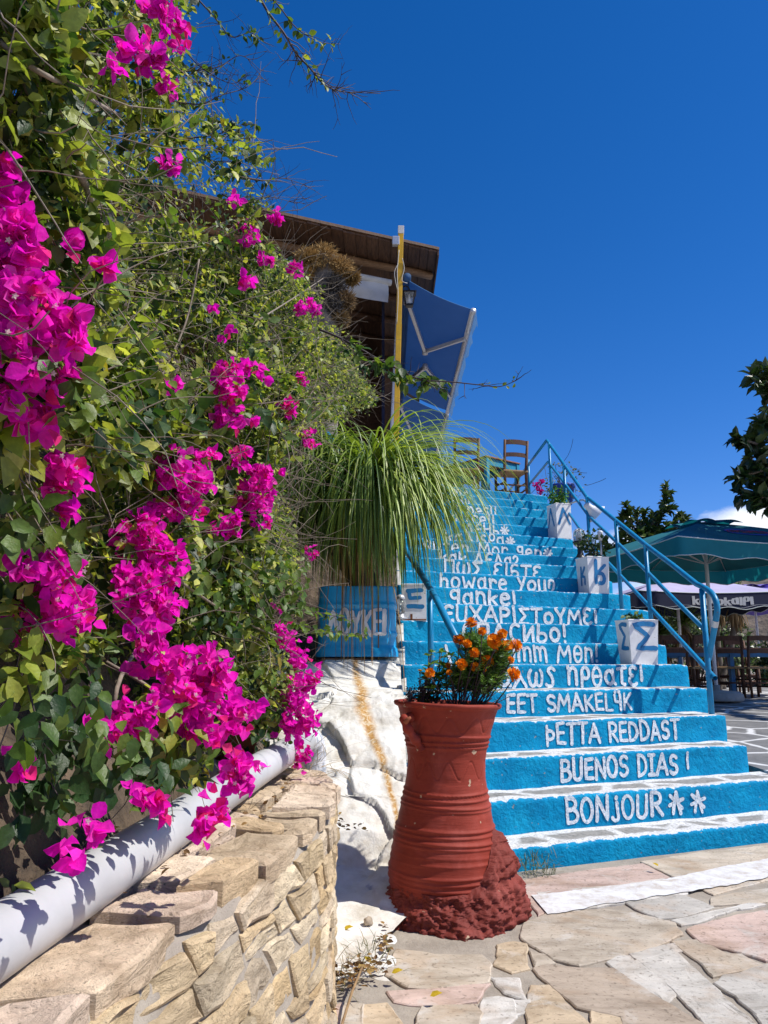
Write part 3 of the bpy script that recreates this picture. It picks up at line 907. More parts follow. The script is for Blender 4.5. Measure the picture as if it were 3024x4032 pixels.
# ------------------------------------------------------------------ hand lettering
def arc(cx, cy, rx, ry, a0, a1, n=9):
    return [(cx + rx * math.cos(R(a0 + (a1 - a0) * i / n)), cy + ry * math.sin(R(a0 + (a1 - a0) * i / n))) for i in range(n + 1)]
GL = {
 'A': (.66, [[(0, 0), (.32, 1)], [(.32, 1), (.66, 0)], [(.14, .34), (.52, .34)]]),
 'B': (.56, [[(.05, 0), (.05, 1)], [(.05, 1)] + arc(.25, .76, .24, .23, 80, -80) + [(.05, .52)], [(.05, .52)] + arc(.27, .26, .28, .26, 80, -85) + [(.05, 0)]]),
 'D': (.58, [[(.05, 0), (.05, 1)], [(.05, .98)] + arc(.12, .5, .44, .49, 80, -80) + [(.05, .02)]]),
 'E': (.48, [[(.46, 1), (.05, .97), (.05, .02), (.48, 0)], [(.05, .5), (.42, .52)]]),
 'I': (.40, [[(.2, 0), (.2, 1)], [(.03, 1), (.37, 1)], [(.03, 0), (.37, 0)]]),
 'i': (.16, [[(.08, 0), (.08, 1)]]),
 'J': (.42, [[(.34, .82), (.34, .18)] + arc(.19, .16, .15, .17, 0, -170)], ),
 'j': (.40, [[(.32, .80), (.32, .18)] + arc(.17, .16, .15, .17, 0, -170), [(.31, 1.02), (.33, 1.06)]]),
 'K': (.56, [[(.05, 0), (.05, 1)], [(.52, 1), (.08, .46)], [(.16, .54), (.56, 0)]]),
 'L': (.44, [[(.05, 1), (.05, .02), (.44, .02)]]),
 'M': (.76, [[(0, 0), (.10, 1), (.37, .35), (.64, 1), (.76, 0)]]),
 'N': (.58, [[(.04, 0), (.05, 1), (.54, .02), (.55, 1)]]),
 'O': (.60, [arc(.3, .5, .27, .5, 90, 450, 18)]),
 'P': (.52, [[(.05, 0), (.05, 1)], [(.05, 1)] + arc(.22, .73, .27, .26, 80, -80) + [(.05, .46)]]),
 'R': (.58, [[(.05, 0), (.05, 1)], [(.05, 1)] + arc(.24, .74, .26, .25, 80, -80) + [(.06, .48)], [(.2, .48), (.56, 0)]]),
 'S': (.52, [arc(.27, .74, .22, .25, 30, 250, 9) + arc(.25, .25, .23, .25, 80, -150, 9)]),
 'T': (.56, [[(.28, 0), (.28, 1)], [(0, .98), (.56, 1)]]),
 'U': (.58, [[(.04, 1), (.05, .3)] + arc(.28, .27, .23, .26, 180, 360) + [(.53, 1)]]),
 'X': (.60, [[(0, 1), (.6, 0)], [(.56, 1), (.06, 0)]]),
 'Y': (.56, [[(.02, 1), (.28, .48)], [(.54, 1), (.28, .48), (.27, 0)]]),
 'y4': (.50, [[(.04, .92), (.06, .52), (.40, .46)], [(.42, .94), (.40, 0)], [(.10, 1.10), (.12, 1.12)], [(.36, 1.10), (.38, 1.12)]]),
 'Thorn': (.50, [[(.05, -.04), (.05, 1)], [(.05, .76)] + arc(.2, .52, .26, .23, 80, -80) + [(.05, .28)]]),
 '!': (.18, [[(.09, 1), (.09, .34)], [(.09, .03), (.09, .06)]]),
 '|': (.16, [[(.08, 1), (.09, .22)]]),
 '?': (.38, [arc(.19, .72, .17, .24, 170, -60, 9) + [(.2, .42), (.19, .28)], [(.19, .02), (.19, .04)]]),
 'n?': (.38, [[(.03, .35), (.05, .75)] + arc(.2, .74, .15, .2, 160, -20) + [(.33, .45), (.22, .1)]]),
 'star': (.80, [[(.22, .05), (.40, 1.0)], [(.40, 1.0), (.62, .02)], [(.04, .42), (.78, .66)], [(.08, .86), (.72, .25)]]),
 '*': (.62, [[(.31, .10), (.31, .92)], [(.02, .50), (.60, .52)], [(.10, .78), (.52, .22)], [(.52, .80), (.10, .22)]]),
 # lower case and Greek / Cyrillic shapes as they are brushed on the risers
 'a': (.52, [arc(.24, .38, .21, .36, 60, 420, 14), [(.44, .80), (.44, .12), (.54, .02)]]),
 'o': (.50, [arc(.25, .42, .22, .36, 90, 450, 14)]),
 'O0': (.50, [arc(.25, .48, .20, .48, 90, 450, 16)]),
 'theta': (.54, [arc(.27, .5, .23, .5, 90, 450, 16), [(.06, .5), (.48, .52)]]),
 'lam': (.66, [[(.06, 1), (.20, .98), (.36, .55), (.66, 0)], [(.36, .55), (.02, -.04)]]),
 'Lam': (.58, [[(0, 0), (.28, 1), (.58, 0)]]),
 'Del': (.62, [[(.0, -.06), (.03, .12), (.30, 1), (.56, .12), (.60, -.06)], [(.03, .12), (.58, .12)]]),
 'omega': (.66, [arc(.10, .5, .12, .42, 110, 180, 4) + arc(.18, .32, .16, .30, 180, 350, 8) + [(.34, .72)], [(.34, .62)] + arc(.48, .32, .15, .30, 190, 360, 8) + arc(.50, .5, .13, .42, 0, 70, 4)]),
 'sig': (.48, [[(.46, .84)] + arc(.28, .80, .16, .17, 30, 180, 6) + [(.30, .52), (.40, .30)] + arc(.22, .12, .18, .16, 20, -160, 6)]),
 'Sig': (.56, [[(.54, 1), (.06, .98), (.36, .52), (.04, .03), (.56, 0)]]),
 'eps': (.46, [arc(.24, .74, .20, .24, 40, 260, 8), arc(.24, .25, .22, .27, 110, 320, 9)]),
 'Eu': (.50, [arc(.32, .5, .28, .5, 60, 300, 12), [(.06, .5), (.40, .52)]]),
 'eta': (.52, [[(.02, 1), (.08, .78), (.08, .05)], [(.08, .72)] + arc(.28, .68, .16, .24, 160, 0) + [(.46, .02)]]),
 'rho': (.46, [[(.05, -.04), (.06, .62)], arc(.25, .68, .19, .30, 180, 540, 14)]),
 'tau': (.52, [[(.02, .90), (.52, .98)], [(.27, .92), (.24, .2)] + arc(.36, .16, .12, .14, 180, 300, 5)]),
 'k': (.50, [[(.06, 0), (.06, 1)], [(.46, .68), (.08, .34)], [(.2, .44), (.50, 0)]]),
 'h': (.48, [[(.05, 1), (.06, 0)], [(.06, .5)] + arc(.25, .46, .17, .22, 160, 0) + [(.43, 0)]]),
 'n': (.50, [[(.05, .85), (.06, 0)], [(.06, .5)] + arc(.26, .52, .18, .28, 160, 0) + [(.46, 0)]]),
 'm': (.74, [[(.03, .95), (.05, .05)], [(.05, .60)] + arc(.2, .62, .15, .26, 160, 0) + [(.36, .1)], [(.36, .60)] + arc(.52, .62, .16, .26, 160, 0) + [(.70, .02)]]),
 'q': (.50, [arc(.24, .66, .20, .27, 60, 420, 14), [(.44, .95), (.42, .0)]]),
 'e': (.50, [[(.06, .42), (.42, .50)] + arc(.25, .50, .20, .30, 0, 180, 8) + arc(.27, .36, .23, .34, 180, 320, 7)]),
 'r': (.42, [[(.06, .85), (.08, .02)], [(.08, .5)] + arc(.26, .56, .16, .24, 160, 20)]),
 'v': (.46, [[(.03, .85), (.16, .05), (.40, .75), (.46, .84)]]),
 'w': (.72, [[(.02, .85), (.16, .05), (.36, .6), (.54, .05), (.70, .85)]]),
 'u': (.50, [[(.04, .85), (.06, .28)] + arc(.24, .24, .18, .22, 180, 350) + [(.43, .84)], [(.43, .4), (.48, .02)]]),
 'y': (.46, [[(.03, .98), (.24, .48)], [(.46, 1), (.14, -.02)]]),
 'g': (.46, [arc(.22, .68, .18, .24, 60, 420, 14), [(.40, .90), (.40, .14)] + arc(.22, .12, .18, .16, 0, -150)]),
 's': (.40, [arc(.20, .62, .15, .19, 40, 250, 8) + arc(.19, .22, .16, .22, 80, -150, 8)]),
 't': (.36, [[(.18, 1), (.17, .12), (.32, .02)], [(.02, .70), (.34, .72)]]),
 'Pi': (.60, [[(.08, 0), (.08, .98), (.54, 1), (.54, 0)]]),
 'II': (.56, [[(.05, 1), (.05, .04), (.50, .96), (.50, 0)]]),
 'be': (.50, [[(.06, 1), (.06, .1)], [(.06, .52)] + arc(.25, .26, .22, .26, 120, -140, 12)]),
 'soft': (.46, [[(.06, 1), (.06, .02)], [(.06, .50)] + arc(.22, .25, .20, .24, 90, -90, 9) + [(.06, .02)]]),
 'H': (.56, [[(.05, 0), (.05, 1)], [(.50, 0), (.50, 1)], [(.05, .5), (.5, .52)]]),
 'C': (.52, [arc(.32, .5, .27, .5, 55, 300, 12)]),
 'stig': (.46, [[(.40, .96)] + arc(.28, .70, .22, .30, 80, 200, 6) + [(.06, .4)] + arc(.25, .26, .20, .26, 160, -160, 10)]),
 'd': (.50, [arc(.22, .30, .19, .28, 60, 420, 14), [(.42, 1), (.42, .02)]]),
 'Xi': (.52, [[(.02, .94), (.52, .98)], [(.10, .52), (.46, .55)], [(.02, .04), (.54, .02)], [(.06, .94), (.10, .52)]]),
 '\\': (.30, [[(.02, 1), (.28, .0)]]),
 "'": (.14, [[(.09, 1.05), (.05, .80)]]),
 ' ': (.34, []),
 'sp': (.06, []),
}
def brush(mb, pts, w, fn, lay, rnd):
    """one brush stroke: a ribbon with round ends whose width wavers; fn(a, b, layer) -> point"""
    # resample
    seg = [(Vector(pts[i]), Vector(pts[i + 1])) for i in range(len(pts) - 1)]
    P = [Vector(pts[0])]
    for a, b in seg:
        ln = (b - a).length; n = max(1, int(ln / (w * .55)))
        for i in range(1, n + 1): P.append(a.lerp(b, i / n))
    if len(P) < 2: P.append(P[0] + Vector((w * .1, 0)))
    k = len(P); Lr = []
    ph = rnd.uniform(0, 99)
    for i, p in enumerate(P):
        t = (P[min(i + 1, k - 1)] - P[max(i - 1, 0)])
        if t.length < 1e-9: t = Vector((1, 0))
        t.normalize(); nn = Vector((-t.y, t.x))
        h = w / 2 * (1 + .30 * noise.noise(Vector((ph + i * .45, 0, 0))) + .16 * noise.noise(Vector((ph + i * 1.7, 3, 0))))
        h2 = w / 2 * (1 + .30 * noise.noise(Vector((ph + i * .45, 9, 0))) + .16 * noise.noise(Vector((ph + i * 1.7, 12, 0))))
        Lr.append((p + nn * h, p - nn * h2, t, nn, h))
    def V(q): return mb.vert(fn(q.x, q.y, lay))
    rows = [(V(a), V(p), V(b)) for (a, b, _, _, _), p in zip(Lr, P)]
    for i in range(k - 1):
        mb.face((rows[i][1], rows[i + 1][1], rows[i + 1][0], rows[i][0]))
        mb.face((rows[i][2], rows[i + 1][2], rows[i + 1][1], rows[i][1]))
    for end, sgn in ((0, -1), (k - 1, 1)):
        a, b, t, nn, h = Lr[end]
        fan = [P[end] + nn * (h * math.cos(an)) + t * (sgn * h * math.sin(an)) for an in np.linspace(0, math.pi, 6)]
        mid = [V(q) for q in fan[1:-1]]
        ring = [rows[end][0]] + mid + [rows[end][2]]
        for i in range(len(ring) - 1):
            f = (rows[end][1], ring[i], ring[i + 1])
            mb.face(f if sgn < 0 else (f[0], f[2], f[1]))
def letters(mb, toks, a0, a1, b0, b1, w, fn, seed=0, gap=.16):
    """toks: glyph names; fills a0..a1 along and b0..b1 up"""
    rnd = random.Random(seed)
    tot = sum(GL[t][0] for t in toks) + gap * (len(toks) - 1)
    sx = (a1 - a0) / tot; sy = b1 - b0; x = 0.0; lay = 0
    for t in toks:
        gw, st = GL[t]
        dy = rnd.uniform(-.05, .05); ks = rnd.uniform(.93, 1.06); sk = rnd.uniform(-.05, .05)
        for s in st:
            pts = [(a0 + (x + px + sk * (py - .5)) * sx, b0 + (py * ks + dy) * sy) for px, py in s]
            brush(mb, pts, w * rnd.uniform(.88, 1.1), fn, lay, rnd)
            lay = (lay + 1) % 7
        x += gw + gap

def line_on_step(k, toks, x0, x1, lo=.16, hi=.84, w=.026, seed=0):
    """x0, x1: where the words begin and end in the photograph"""
    zt = ztop(k)
    zm = zt - RISE / 2
    ym = None
    def a_at(x):
        # solve for the point of the riser at mid height on the column x
        y = 1400.0
        for _ in range(40):
            p = atN(x, y, yn[k]); e = p.z - zm
            y += e * 200
        return p.dot(UV_)
    a0, a1 = a_at(x0), a_at(x1)
    mb = MB()
    def fn(a, b, lay):
        p = UV_ * a + NV_ * (yn[k] + disp(a, b, k) - .0034 - .0004 * lay)
        return (p.x, p.y, b)
    letters(mb, toks, a0, a1, zt - RISE + RISE * lo, zt - RISE + RISE * hi, w, fn, seed or k)
    mb.build('lettering', M['letter'], STEP[k])
def W(s): return [{'#': 'star', '@': 'Thorn', '%': 'y4'}.get(c, c) for c in s]
line_on_step(2, W('BONjOUR') + ['sp', 'star', 'sp', 'star'], 1222, 1521, .17, .86, .022)
line_on_step(3, W('BUENOS DIAS |'), 1211, 1488, .17, .84, .022)
line_on_step(4, W('@ETTA REDDAST'), 1180, 1466, .17, .86, .022)
line_on_step(5, W('EET SMAKEL%K'), 1094, 1364, .18, .82, .022)
line_on_step(6, ['K', 'a', 'lam', 'omega', 'sig', ' ', 'eta', 'rho', 'theta', 'a', 'tau', 'eps', '|'], 1045, 1388, .10, .90, .026)
line_on_step(7, ['\\', ' ', ' ', 'Lam', ' ', ' ', 'U', 'm', 'm', ' ', 'M', 'theta', 'n', '!'], 962, 1292, .10, .88, .025)
line_on_step(8, ['C', 'Pi', 'A', 'C', 'II', 'be', 'o', '!'], 999, 1222, .08, .92, .030)
line_on_step(9, ['Eu', 'U', 'X', 'A', 'P', 'i', 'Sig', 'T', 'o', 'Y', 'M', 'eps', '|'], 957, 1288, .12, .90, .030)
line_on_step(10, ['q', 'a', 'n', 'k', 'e', '|'], 972, 1113, .10, .90, .030)
line_on_step(11, ['h', 'o', 'w', 'a', 'r', 'e', ' ', 'y', 'o', 'u', 'n?'], 950, 1197, .10, .88, .028)
line_on_step(12, ['Pi', 'omega', 'Sig', ' ', 'eps', 'i', 'stig', 'T', 'eps'], 958, 1168, .12, .92, .028)
line_on_step(13, ['k', 'a', 'k', ' ', 'Del', 'Eu', 'Lam', 'a', '?'], 950, 1119, .14, .92, .026)
line_on_step(14, ['g', 'u', 't', 'e', 'n', ' ', 'M', 'o', 'r', ' ', 'g', 'e', 'n', '*'], 915, 1192, .10, .90, .026)
line_on_step(15, ['k', 'a', 'lam', 'i', 's', 'rho', 'a', '*'], 962, 1111, .10, .90, .026)
line_on_step(16, ['Del', 'Eu', 'H', 'soft', '*'], 1004, 1098, .10, .88, .026)
line_on_step(17, ['k', 'a', 't', 'r', 'e', 'i', '|'], 965, 1067, .10, .88, .026)
line_on_step(18, ['m', 'n', 'e', 's', 'i', '!'], 985, 1072, .10, .88, .026)
line_on_step(19, ['a', ' ', 'omega'], 968, 1013, .12, .88, .026)
line_on_step(20, ['m', 'Lam'], 978, 1013, .12, .85, .026)

# left-hand footing of the stairs: rough whitewashed cheek
mb = MB(); mb.smooth = True
P = []
for i in range(30):
    t = i / 29; Y = 3.95 + t * 5.2
    nn = Y * math.cos(TH) - .1 * math.sin(TH)
    kk = max([k for k in yn if yn[k] <= nn + .04] or [1])
    zt = ztop(kk) - .02
    P.append([(.118 - noise.noise(Vector((Y * 4, z * 6, 2))) * .025 - .012, Y, z) for z in np.linspace(0, zt, 10)] + [(.16, Y, zt)])
mb.grid(P)
mb.build('cheek_wall', M['whitewash'], stairs)
# ------------------------------------------------------------------ right-hand railing
XRAIL = 2.45
def railpts(pp, X=XRAIL): return [atX(x, y, X) for x, y in pp]
def smooth_path(pts, n=6, closed=False):
    out = []
    k = len(pts)
    for i in range(k - 1):
        p0 = pts[max(i - 1, 0)]; p1 = pts[i]; p2 = pts[i + 1]; p3 = pts[min(i + 2, k - 1)]
        for j in range(n):
            t = j / n
            out.append(.5 * ((2 * p1) + (-p0 + p2) * t + (2 * p0 - 5 * p1 + 4 * p2 - p3) * t * t + (-p0 + 3 * p1 - 3 * p2 + p3) * t ** 3))
    out.append(pts[-1])
    return out
rail = empty('handrail', (XRAIL, 5.9, .46), 'bright blue tube handrail with three rails and posts up the right side of the stairs', 'handrail')
def tube_part(name, pts, r, parent, mat=None, n=10, caps=True):
    mb = MB(); mb.smooth = True; mb.tube(pts, r, n, caps)
    return mb.build(name, mat or M['blue_rail'], parent)
top = railpts([(1181, 951), (1218, 1003), (1267, 1073), (1330, 1124), (1395, 1177), (1455, 1222), (1505, 1262)])
endc = railpts([(1505, 1262), (1522, 1270), (1537, 1281), (1546, 1297), (1549, 1316), (1546, 1341), (1537, 1390), (1531, 1424)])
corner = top[0]
tube_part('top_rail', top + smooth_path(endc, 4)[1:], .022, rail, n=12)
# the terrace end: the rail turns and runs level along the terrace edge
far = [corner, corner + Vector((-.02, 1.0, -.02)), corner + Vector((-.06, 3.4, -.06))]
tube_part('top_rail', far, .021, rail)
mid = railpts([(1187, 1001), (1218, 1042), (1272, 1115), (1332, 1171), (1395, 1232), (1455, 1293), (1519, 1357)])
tube_part('middle_rail', mid, .018, rail)
tube_part('middle_rail', [mid[0] + Vector((0, 0, .03)), mid[0] + Vector((0, .12, .05)), mid[0] + Vector((-.04, 3.3, .02))], .018, rail)
low = railpts([(1190, 1055), (1226, 1104), (1272, 1171), (1338, 1241), (1401, 1308), (1470, 1383), (1545, 1465)])
tube_part('bottom_rail', low, .018, rail, caps=False)
mb = MB(); mb.smooth = True
mb.tube([low[-1] + (low[-2] - low[-1]).normalized() * .02, low[-1] + (low[-2] - low[-1]).normalized() * -.001], .0185, 12, False)
mb.tube([low[-1] + (low[-2] - low[-1]).normalized() * .05, low[-1]], .014, 12, False)
mb.build('tube_end', M['blue_rail'], rail)
posts = [((1516, 1272), (1543, 1598)), ((1394, 1177), (1403, 1336)), ((1330, 1124), (1340, 1322)), ((1267.5, 1072), (1272.5, 1180)), ((1218, 1004), (1225, 1112)), ((1186, 957), (1190, 1092))]
for a, b in posts:
    pa, pb = atX(*a, XRAIL - .012), atX(*b, XRAIL - .012)
    X, Y = pb.x, pa.y
    kk = max(k for k in yn if yn[k] <= Y * math.cos(TH) - XRAIL * math.sin(TH) + .02)
    base = Vector((XRAIL - .01, pa.y - .02, ztop(kk) - .02))
    if a == (1516, 1272): base = Vector((2.42, 5.862, .455))
    tube_part('post', [base, pa], .0205, rail)
pt = corner + Vector((-.03, 1.35, 0))
tube_part('post', [Vector((pt.x, pt.y, 3.5)), Vector((pt.x, pt.y, corner.z + .06))], .024, rail)
mb = MB(); mb.smooth = True   # bit of tape round the bent end
mb.tube([endc[-2].lerp(endc[-3], .75), endc[-2].lerp(endc[-3], 1.02)], .0245, 12, False)
mb.build('tape_wrap', M['silver'], rail)

# left-hand railing, mostly lost in the drooping leaves
lr = empty('handrail', (.3, 5.3, .8), 'blue tube handrail on the left side of the stairs, half hidden by drooping leaves', 'handrail')
lp = [atY(1006, 1420, 4.4), atY(940, 1289, 5.3), atY(872, 1180, 6.8), atY(790, 1060, 8.2), atY(707, 934, 9.2)]
tube_part('top_rail', lp, .024, lr)
tube_part('post', [Vector((lp[0].x, lp[0].y, .62)), lp[0]], .02, lr)
ptop = atY(929, 1275, 5.42)
tube_part('post', [Vector((ptop.x, ptop.y, .80)), ptop], .021, lr)
tube_part('post', [Vector((lp[3].x, lp[3].y, 1.7)), lp[3]], .021, lr)

# ------------------------------------------------------------------ painted planter boxes on the steps
def planter(X, Y, z, wx, wd, h, rz, label, toks_f, toks_s, flare=.0, letter_w=.035, rustb=False):
    t = empty('planter_box', (X, Y, z), label, 'planter', 'painted letter planters on the steps', rz)
    mb = MB()
    ax = (Vector((1, 0, 0)), Vector((0, 1, 0)))
    hw, hd = wx / 2, wd / 2
    # walls with a folded rim and a hollow
    def ring(s, zz): return [Vector((sx * (hw + s), sy * (hd + s), zz)) for sx, sy in ((-1, -1), (1, -1), (1, 1), (-1, 1))]
    rings = [ring(-flare, 0), ring(-flare * .97, .012), ring(0, h - .012), ring(.004, h - .004), ring(.002, h), ring(-.012, h), ring(-.014, h - .05)]
    ids = [[mb.vert(p) for p in r] for r in rings]
    for i in range(len(ids) - 1):
        for j in range(4):
            mb.face((ids[i][j], ids[i][(j + 1) % 4], ids[i + 1][(j + 1) % 4], ids[i + 1][j]))
    mb.face(list(reversed(ids[0])))
    mb.build('box', M['white_box'], t, local=True)
    mb = MB(); mb.face([mb.vert(p) for p in ring(-.013, h - .045)])
    mb.build('soil', M['soil'], t, local=True)
    def lay_front(a, b, l): return (a, -hd + flare * (1 - b / h) - .0025 - l * .0004, b)
    def lay_side(a, b, l): return (-hw + flare * (1 - b / h) - .0025 - l * .0004, -a, b)
    if toks_f:
        mb = MB(); letters(mb, toks_f[0], toks_f[1][0] * wx - hw, toks_f[1][1] * wx - hw, toks_f[2][0] * h, toks_f[2][1] * h, letter_w, lay_front, 3)
        mb.build('lettering', M['blue_letter'], t, local=True)
    if toks_s:
        mb = MB(); letters(mb, toks_s[0], toks_s[1][0] * wd - hd, toks_s[1][1] * wd - hd, toks_s[2][0] * h, toks_s[2][1] * h, letter_w * .8, lay_side, 5)
        mb.build('lettering', M['blue_letter'], t, local=True)
    if rustb:
        mb = MB()
        mb.box((0, -hd - .001, .008), (wx * .96, .004, .010)); mb.box((-wx * .12, -hd - .001, .03), (.018, .004, .05))
        mb.build('rust_edge', M['rust'], t, local=True)
    return t
GL['Sg'] = (.60, [[(.58, .96), (.30, 1.0), (.04, .94), (.42, .50), (.12, .03), (.62, .02)]])
GL['Kp'] = (.60, [[(.12, 1), (.10, .02)], [(.60, .80), (.14, .42)], [(.16, .44)] + arc(.36, .20, .18, .22, 80, -110, 7)])
GL['Ks'] = (.50, [[(.08, 1), (.08, 0)], [(.46, .98), (.12, .48)], [(.12, .52), (.46, .40), (.46, .0)]])
GL['Lm'] = (.62, [[(0, 0), (.28, 1)], [(.28, 1), (.66, .02)]])
planter(2.165, 6.66, 1.0, .275, .225, .375, R(12), 'white planter box with a blue sigma, lowest on the right of the stairs', (['Sg'], (.14, .86), (.36, .92)), (['Sg'], (.26, .78), (.34, .88)), .018, .040)
planter(2.20, 8.08, 1.72, .25, .25, .385, R(14), 'white planter box with a blue K, between the lamp and the railing', (['Kp'], (.28, .80), (.30, .90)), (['Ks'], (.34, .72), (.26, .70)), .012, .038)
planter(2.335, 10.08, 2.62, .22, .25, .47, R(16), 'white planter box with a blue lambda, highest on the right of the stairs', (['Lm'], (.16, .84), (.42, .86)), (['Lm'], (.14, .70), (.36, .86)), .004, .034)
planter(.255, 6.62, 1.362, .205, .22, .31, R(0), 'rusty white planter box on the left of the stairs beside the blue tin tub', (['Xi'], (.22, .80), (.38, .84)), None, .0, .036, True)

# ------------------------------------------------------------------ the big red urn
PX, PY = .258, 3.45
def g6(x, y): return ((1200 + x / 1.355) * .5486, (2400 + y / 1.355) * .5486)
urn = empty('clay_urn', (PX, PY, 0), 'tall brick red clay urn with incised bands at the foot of the blue stairs', 'urn')
rows6 = [(497, 276), (512, 268), (560, 253), (610, 240), (660, 229), (700, 219), (740, 211), (800, 206), (850, 206.5), (900, 211), (950, 218.5), (1000, 228), (1050, 238), (1100, 248), (1130, 255), (1180, 264), (1240, 276), (1300, 287), (1350, 293), (1400, 295), (1450, 290), (1500, 279), (1550, 262), (1600, 240), (1640, 222)]
prof_px = []
for y, r in rows6:
    p = atY(*g6(735, y), PY); q = atY(*g6(735 + r, y), PY)
    prof_px.append((p.z, q.x - p.x))
zs = np.array([p[0] for p in prof_px][::-1]); rs_ = np.array([p[1] for p in prof_px][::-1])
def urn_r(z): return float(np.interp(z, zs, rs_))
ztopU = float(zs[-1])
def zrow(y): return atY(*g6(735, y), PY).z
ridges = [(zrow(668), .006, .006), (zrow(700), .0055, .005), (zrow(722), .004, .005), (zrow(955), .005, .0055), (zrow(985), .005, .005), (zrow(1022), .0065, .006), (zrow(1042), .004, .005), (zrow(1140), .0065, .007), (zrow(1165), .005, .006), (zrow(1200), .0075, .008), (zrow(1225), .005, .006), (zrow(1365), .006, .007), (zrow(1392), .004, .006), (zrow(1425), .007, .007), (zrow(1465), .006, .006), (zrow(1310), .0025, .006), (zrow(1275), .002, .006)]
TILT = Matrix.Rotation(R(2.0), 4, 'Y')
def urn_pt(r, z, an, rad=0.0):
    """a point of the urn, leaning slightly to the right"""
    # hand-thrown: faint spiral and out-of-round
    wob = 1 + .006 * math.sin(an * 2 + 1) + .003 * math.sin(an * 3 + z * 9)
    hand = noise.noise(Vector((math.cos(an) * 1.5, math.sin(an) * 1.5, z * 38))) * .0016
    p = Vector(((r * wob + hand + rad) * math.cos(an), (r * wob + hand + rad) * math.sin(an), z - .2))
    p = TILT @ p
    return Vector((PX - .004, PY, .2)) + p
def ridge_r(z, an):
    d = 0
    for zr, amp, wd in ridges:
        zz = z - zr - .0035 * math.sin(an + zr * 40) - .002 * math.sin(2 * an + zr * 17)
        d += amp * math.exp(-(zz / wd) ** 2)
    # cable pattern pressed in the two decorated bands
    for z0 in (zrow(684), zrow(712), zrow(968)):
        if abs(z - z0) < .009:
            d += -.0030 * max(0, math.sin(an * 62 + (z - z0) * 420)) * (1 - abs(z - z0) / .009)
    # zigzag scratched on the neck and below the rim
    for zc, hh, cnt in ((zrow(600), .030, 11), (zrow(835), .036, 11)):
        zl = zc + hh * math.sin(an * cnt + .35 * math.sin(an * 3))
        if abs(z - zc) < hh * 1.15:
            dd = abs(z - zl) * .45
            if dd < .0038: d -= .0030 * (1 - dd / .0038)
    return d
mb = MB(); mb.smooth = True
NA = 300; zl = list(np.linspace(float(zs[0]), ztopU, 330))
G = []
for i in range(NA):
    an = 2 * math.pi * i / NA
    G.append([urn_pt(urn_r(z) + ridge_r(z, an), z, an) for z in zl])
mb.grid(G, closed_u=True)
mb.build('body', M['pot'], urn)
mb = MB(); mb.smooth = True
rR = urn_r(ztopU)
lip = [(rR - .012, ztopU - .022), (rR + .004, ztopU - .014), (rR + .008, ztopU - .004), (rR + .004, ztopU + .004), (rR - .010, ztopU + .005), (rR - .020, ztopU - .002), (rR - .03, ztopU - .05), (rR - .05, ztopU - .12)]
mb.grid([[urn_pt(r + noise.noise(Vector((math.cos(a) * 3, math.sin(a) * 3, z))) * .0025, z + noise.noise(Vector((math.cos(a) * 2, math.sin(a) * 2, 5))) * .003, a) for r, z in lip] for a in np.linspace(0, 2 * math.pi, 96, endpoint=False)], closed_u=True)
mb.build('rim', M['pot'], urn)
mb = MB()
mb.face([mb.vert(urn_pt(rR - .045, ztopU - .085, a)) for a in np.linspace(0, 2 * math.pi, 40, endpoint=False)])
mb.build('soil', M['soil'], urn)
# strap handle on the left front, hooked at the top
mb = MB(); mb.smooth = True
ha = R(218)
hp = [(zrow(575), .0), (zrow(572), .030), (zrow(585), .052), (zrow(620), .050), (zrow(660), .034), (zrow(700), .014), (zrow(735), .002)]
cen = [urn_pt(urn_r(z), z, ha + .18 * (k / 6.0), e) for k, (z, e) in enumerate(hp)]
mb.tube(smooth_path(cen, 5), [.019 + .004 * math.sin(i * .9) for i in range(len(smooth_path(cen, 5)))], 12)
mb.build('handle', M['pot'], urn)
mb = MB(); mb.smooth = True
mb.tube(smooth_path([cen[2] + Vector((.004, -.012, -.006)), cen[2] + Vector((.014, -.024, .006)), cen[2] + Vector((.026, -.024, .014))], 4), [.012, .012, .011, .010, .009, .008, .007, .006, .004], 8)
mb.build('handle_stub', M['terracotta'], urn)
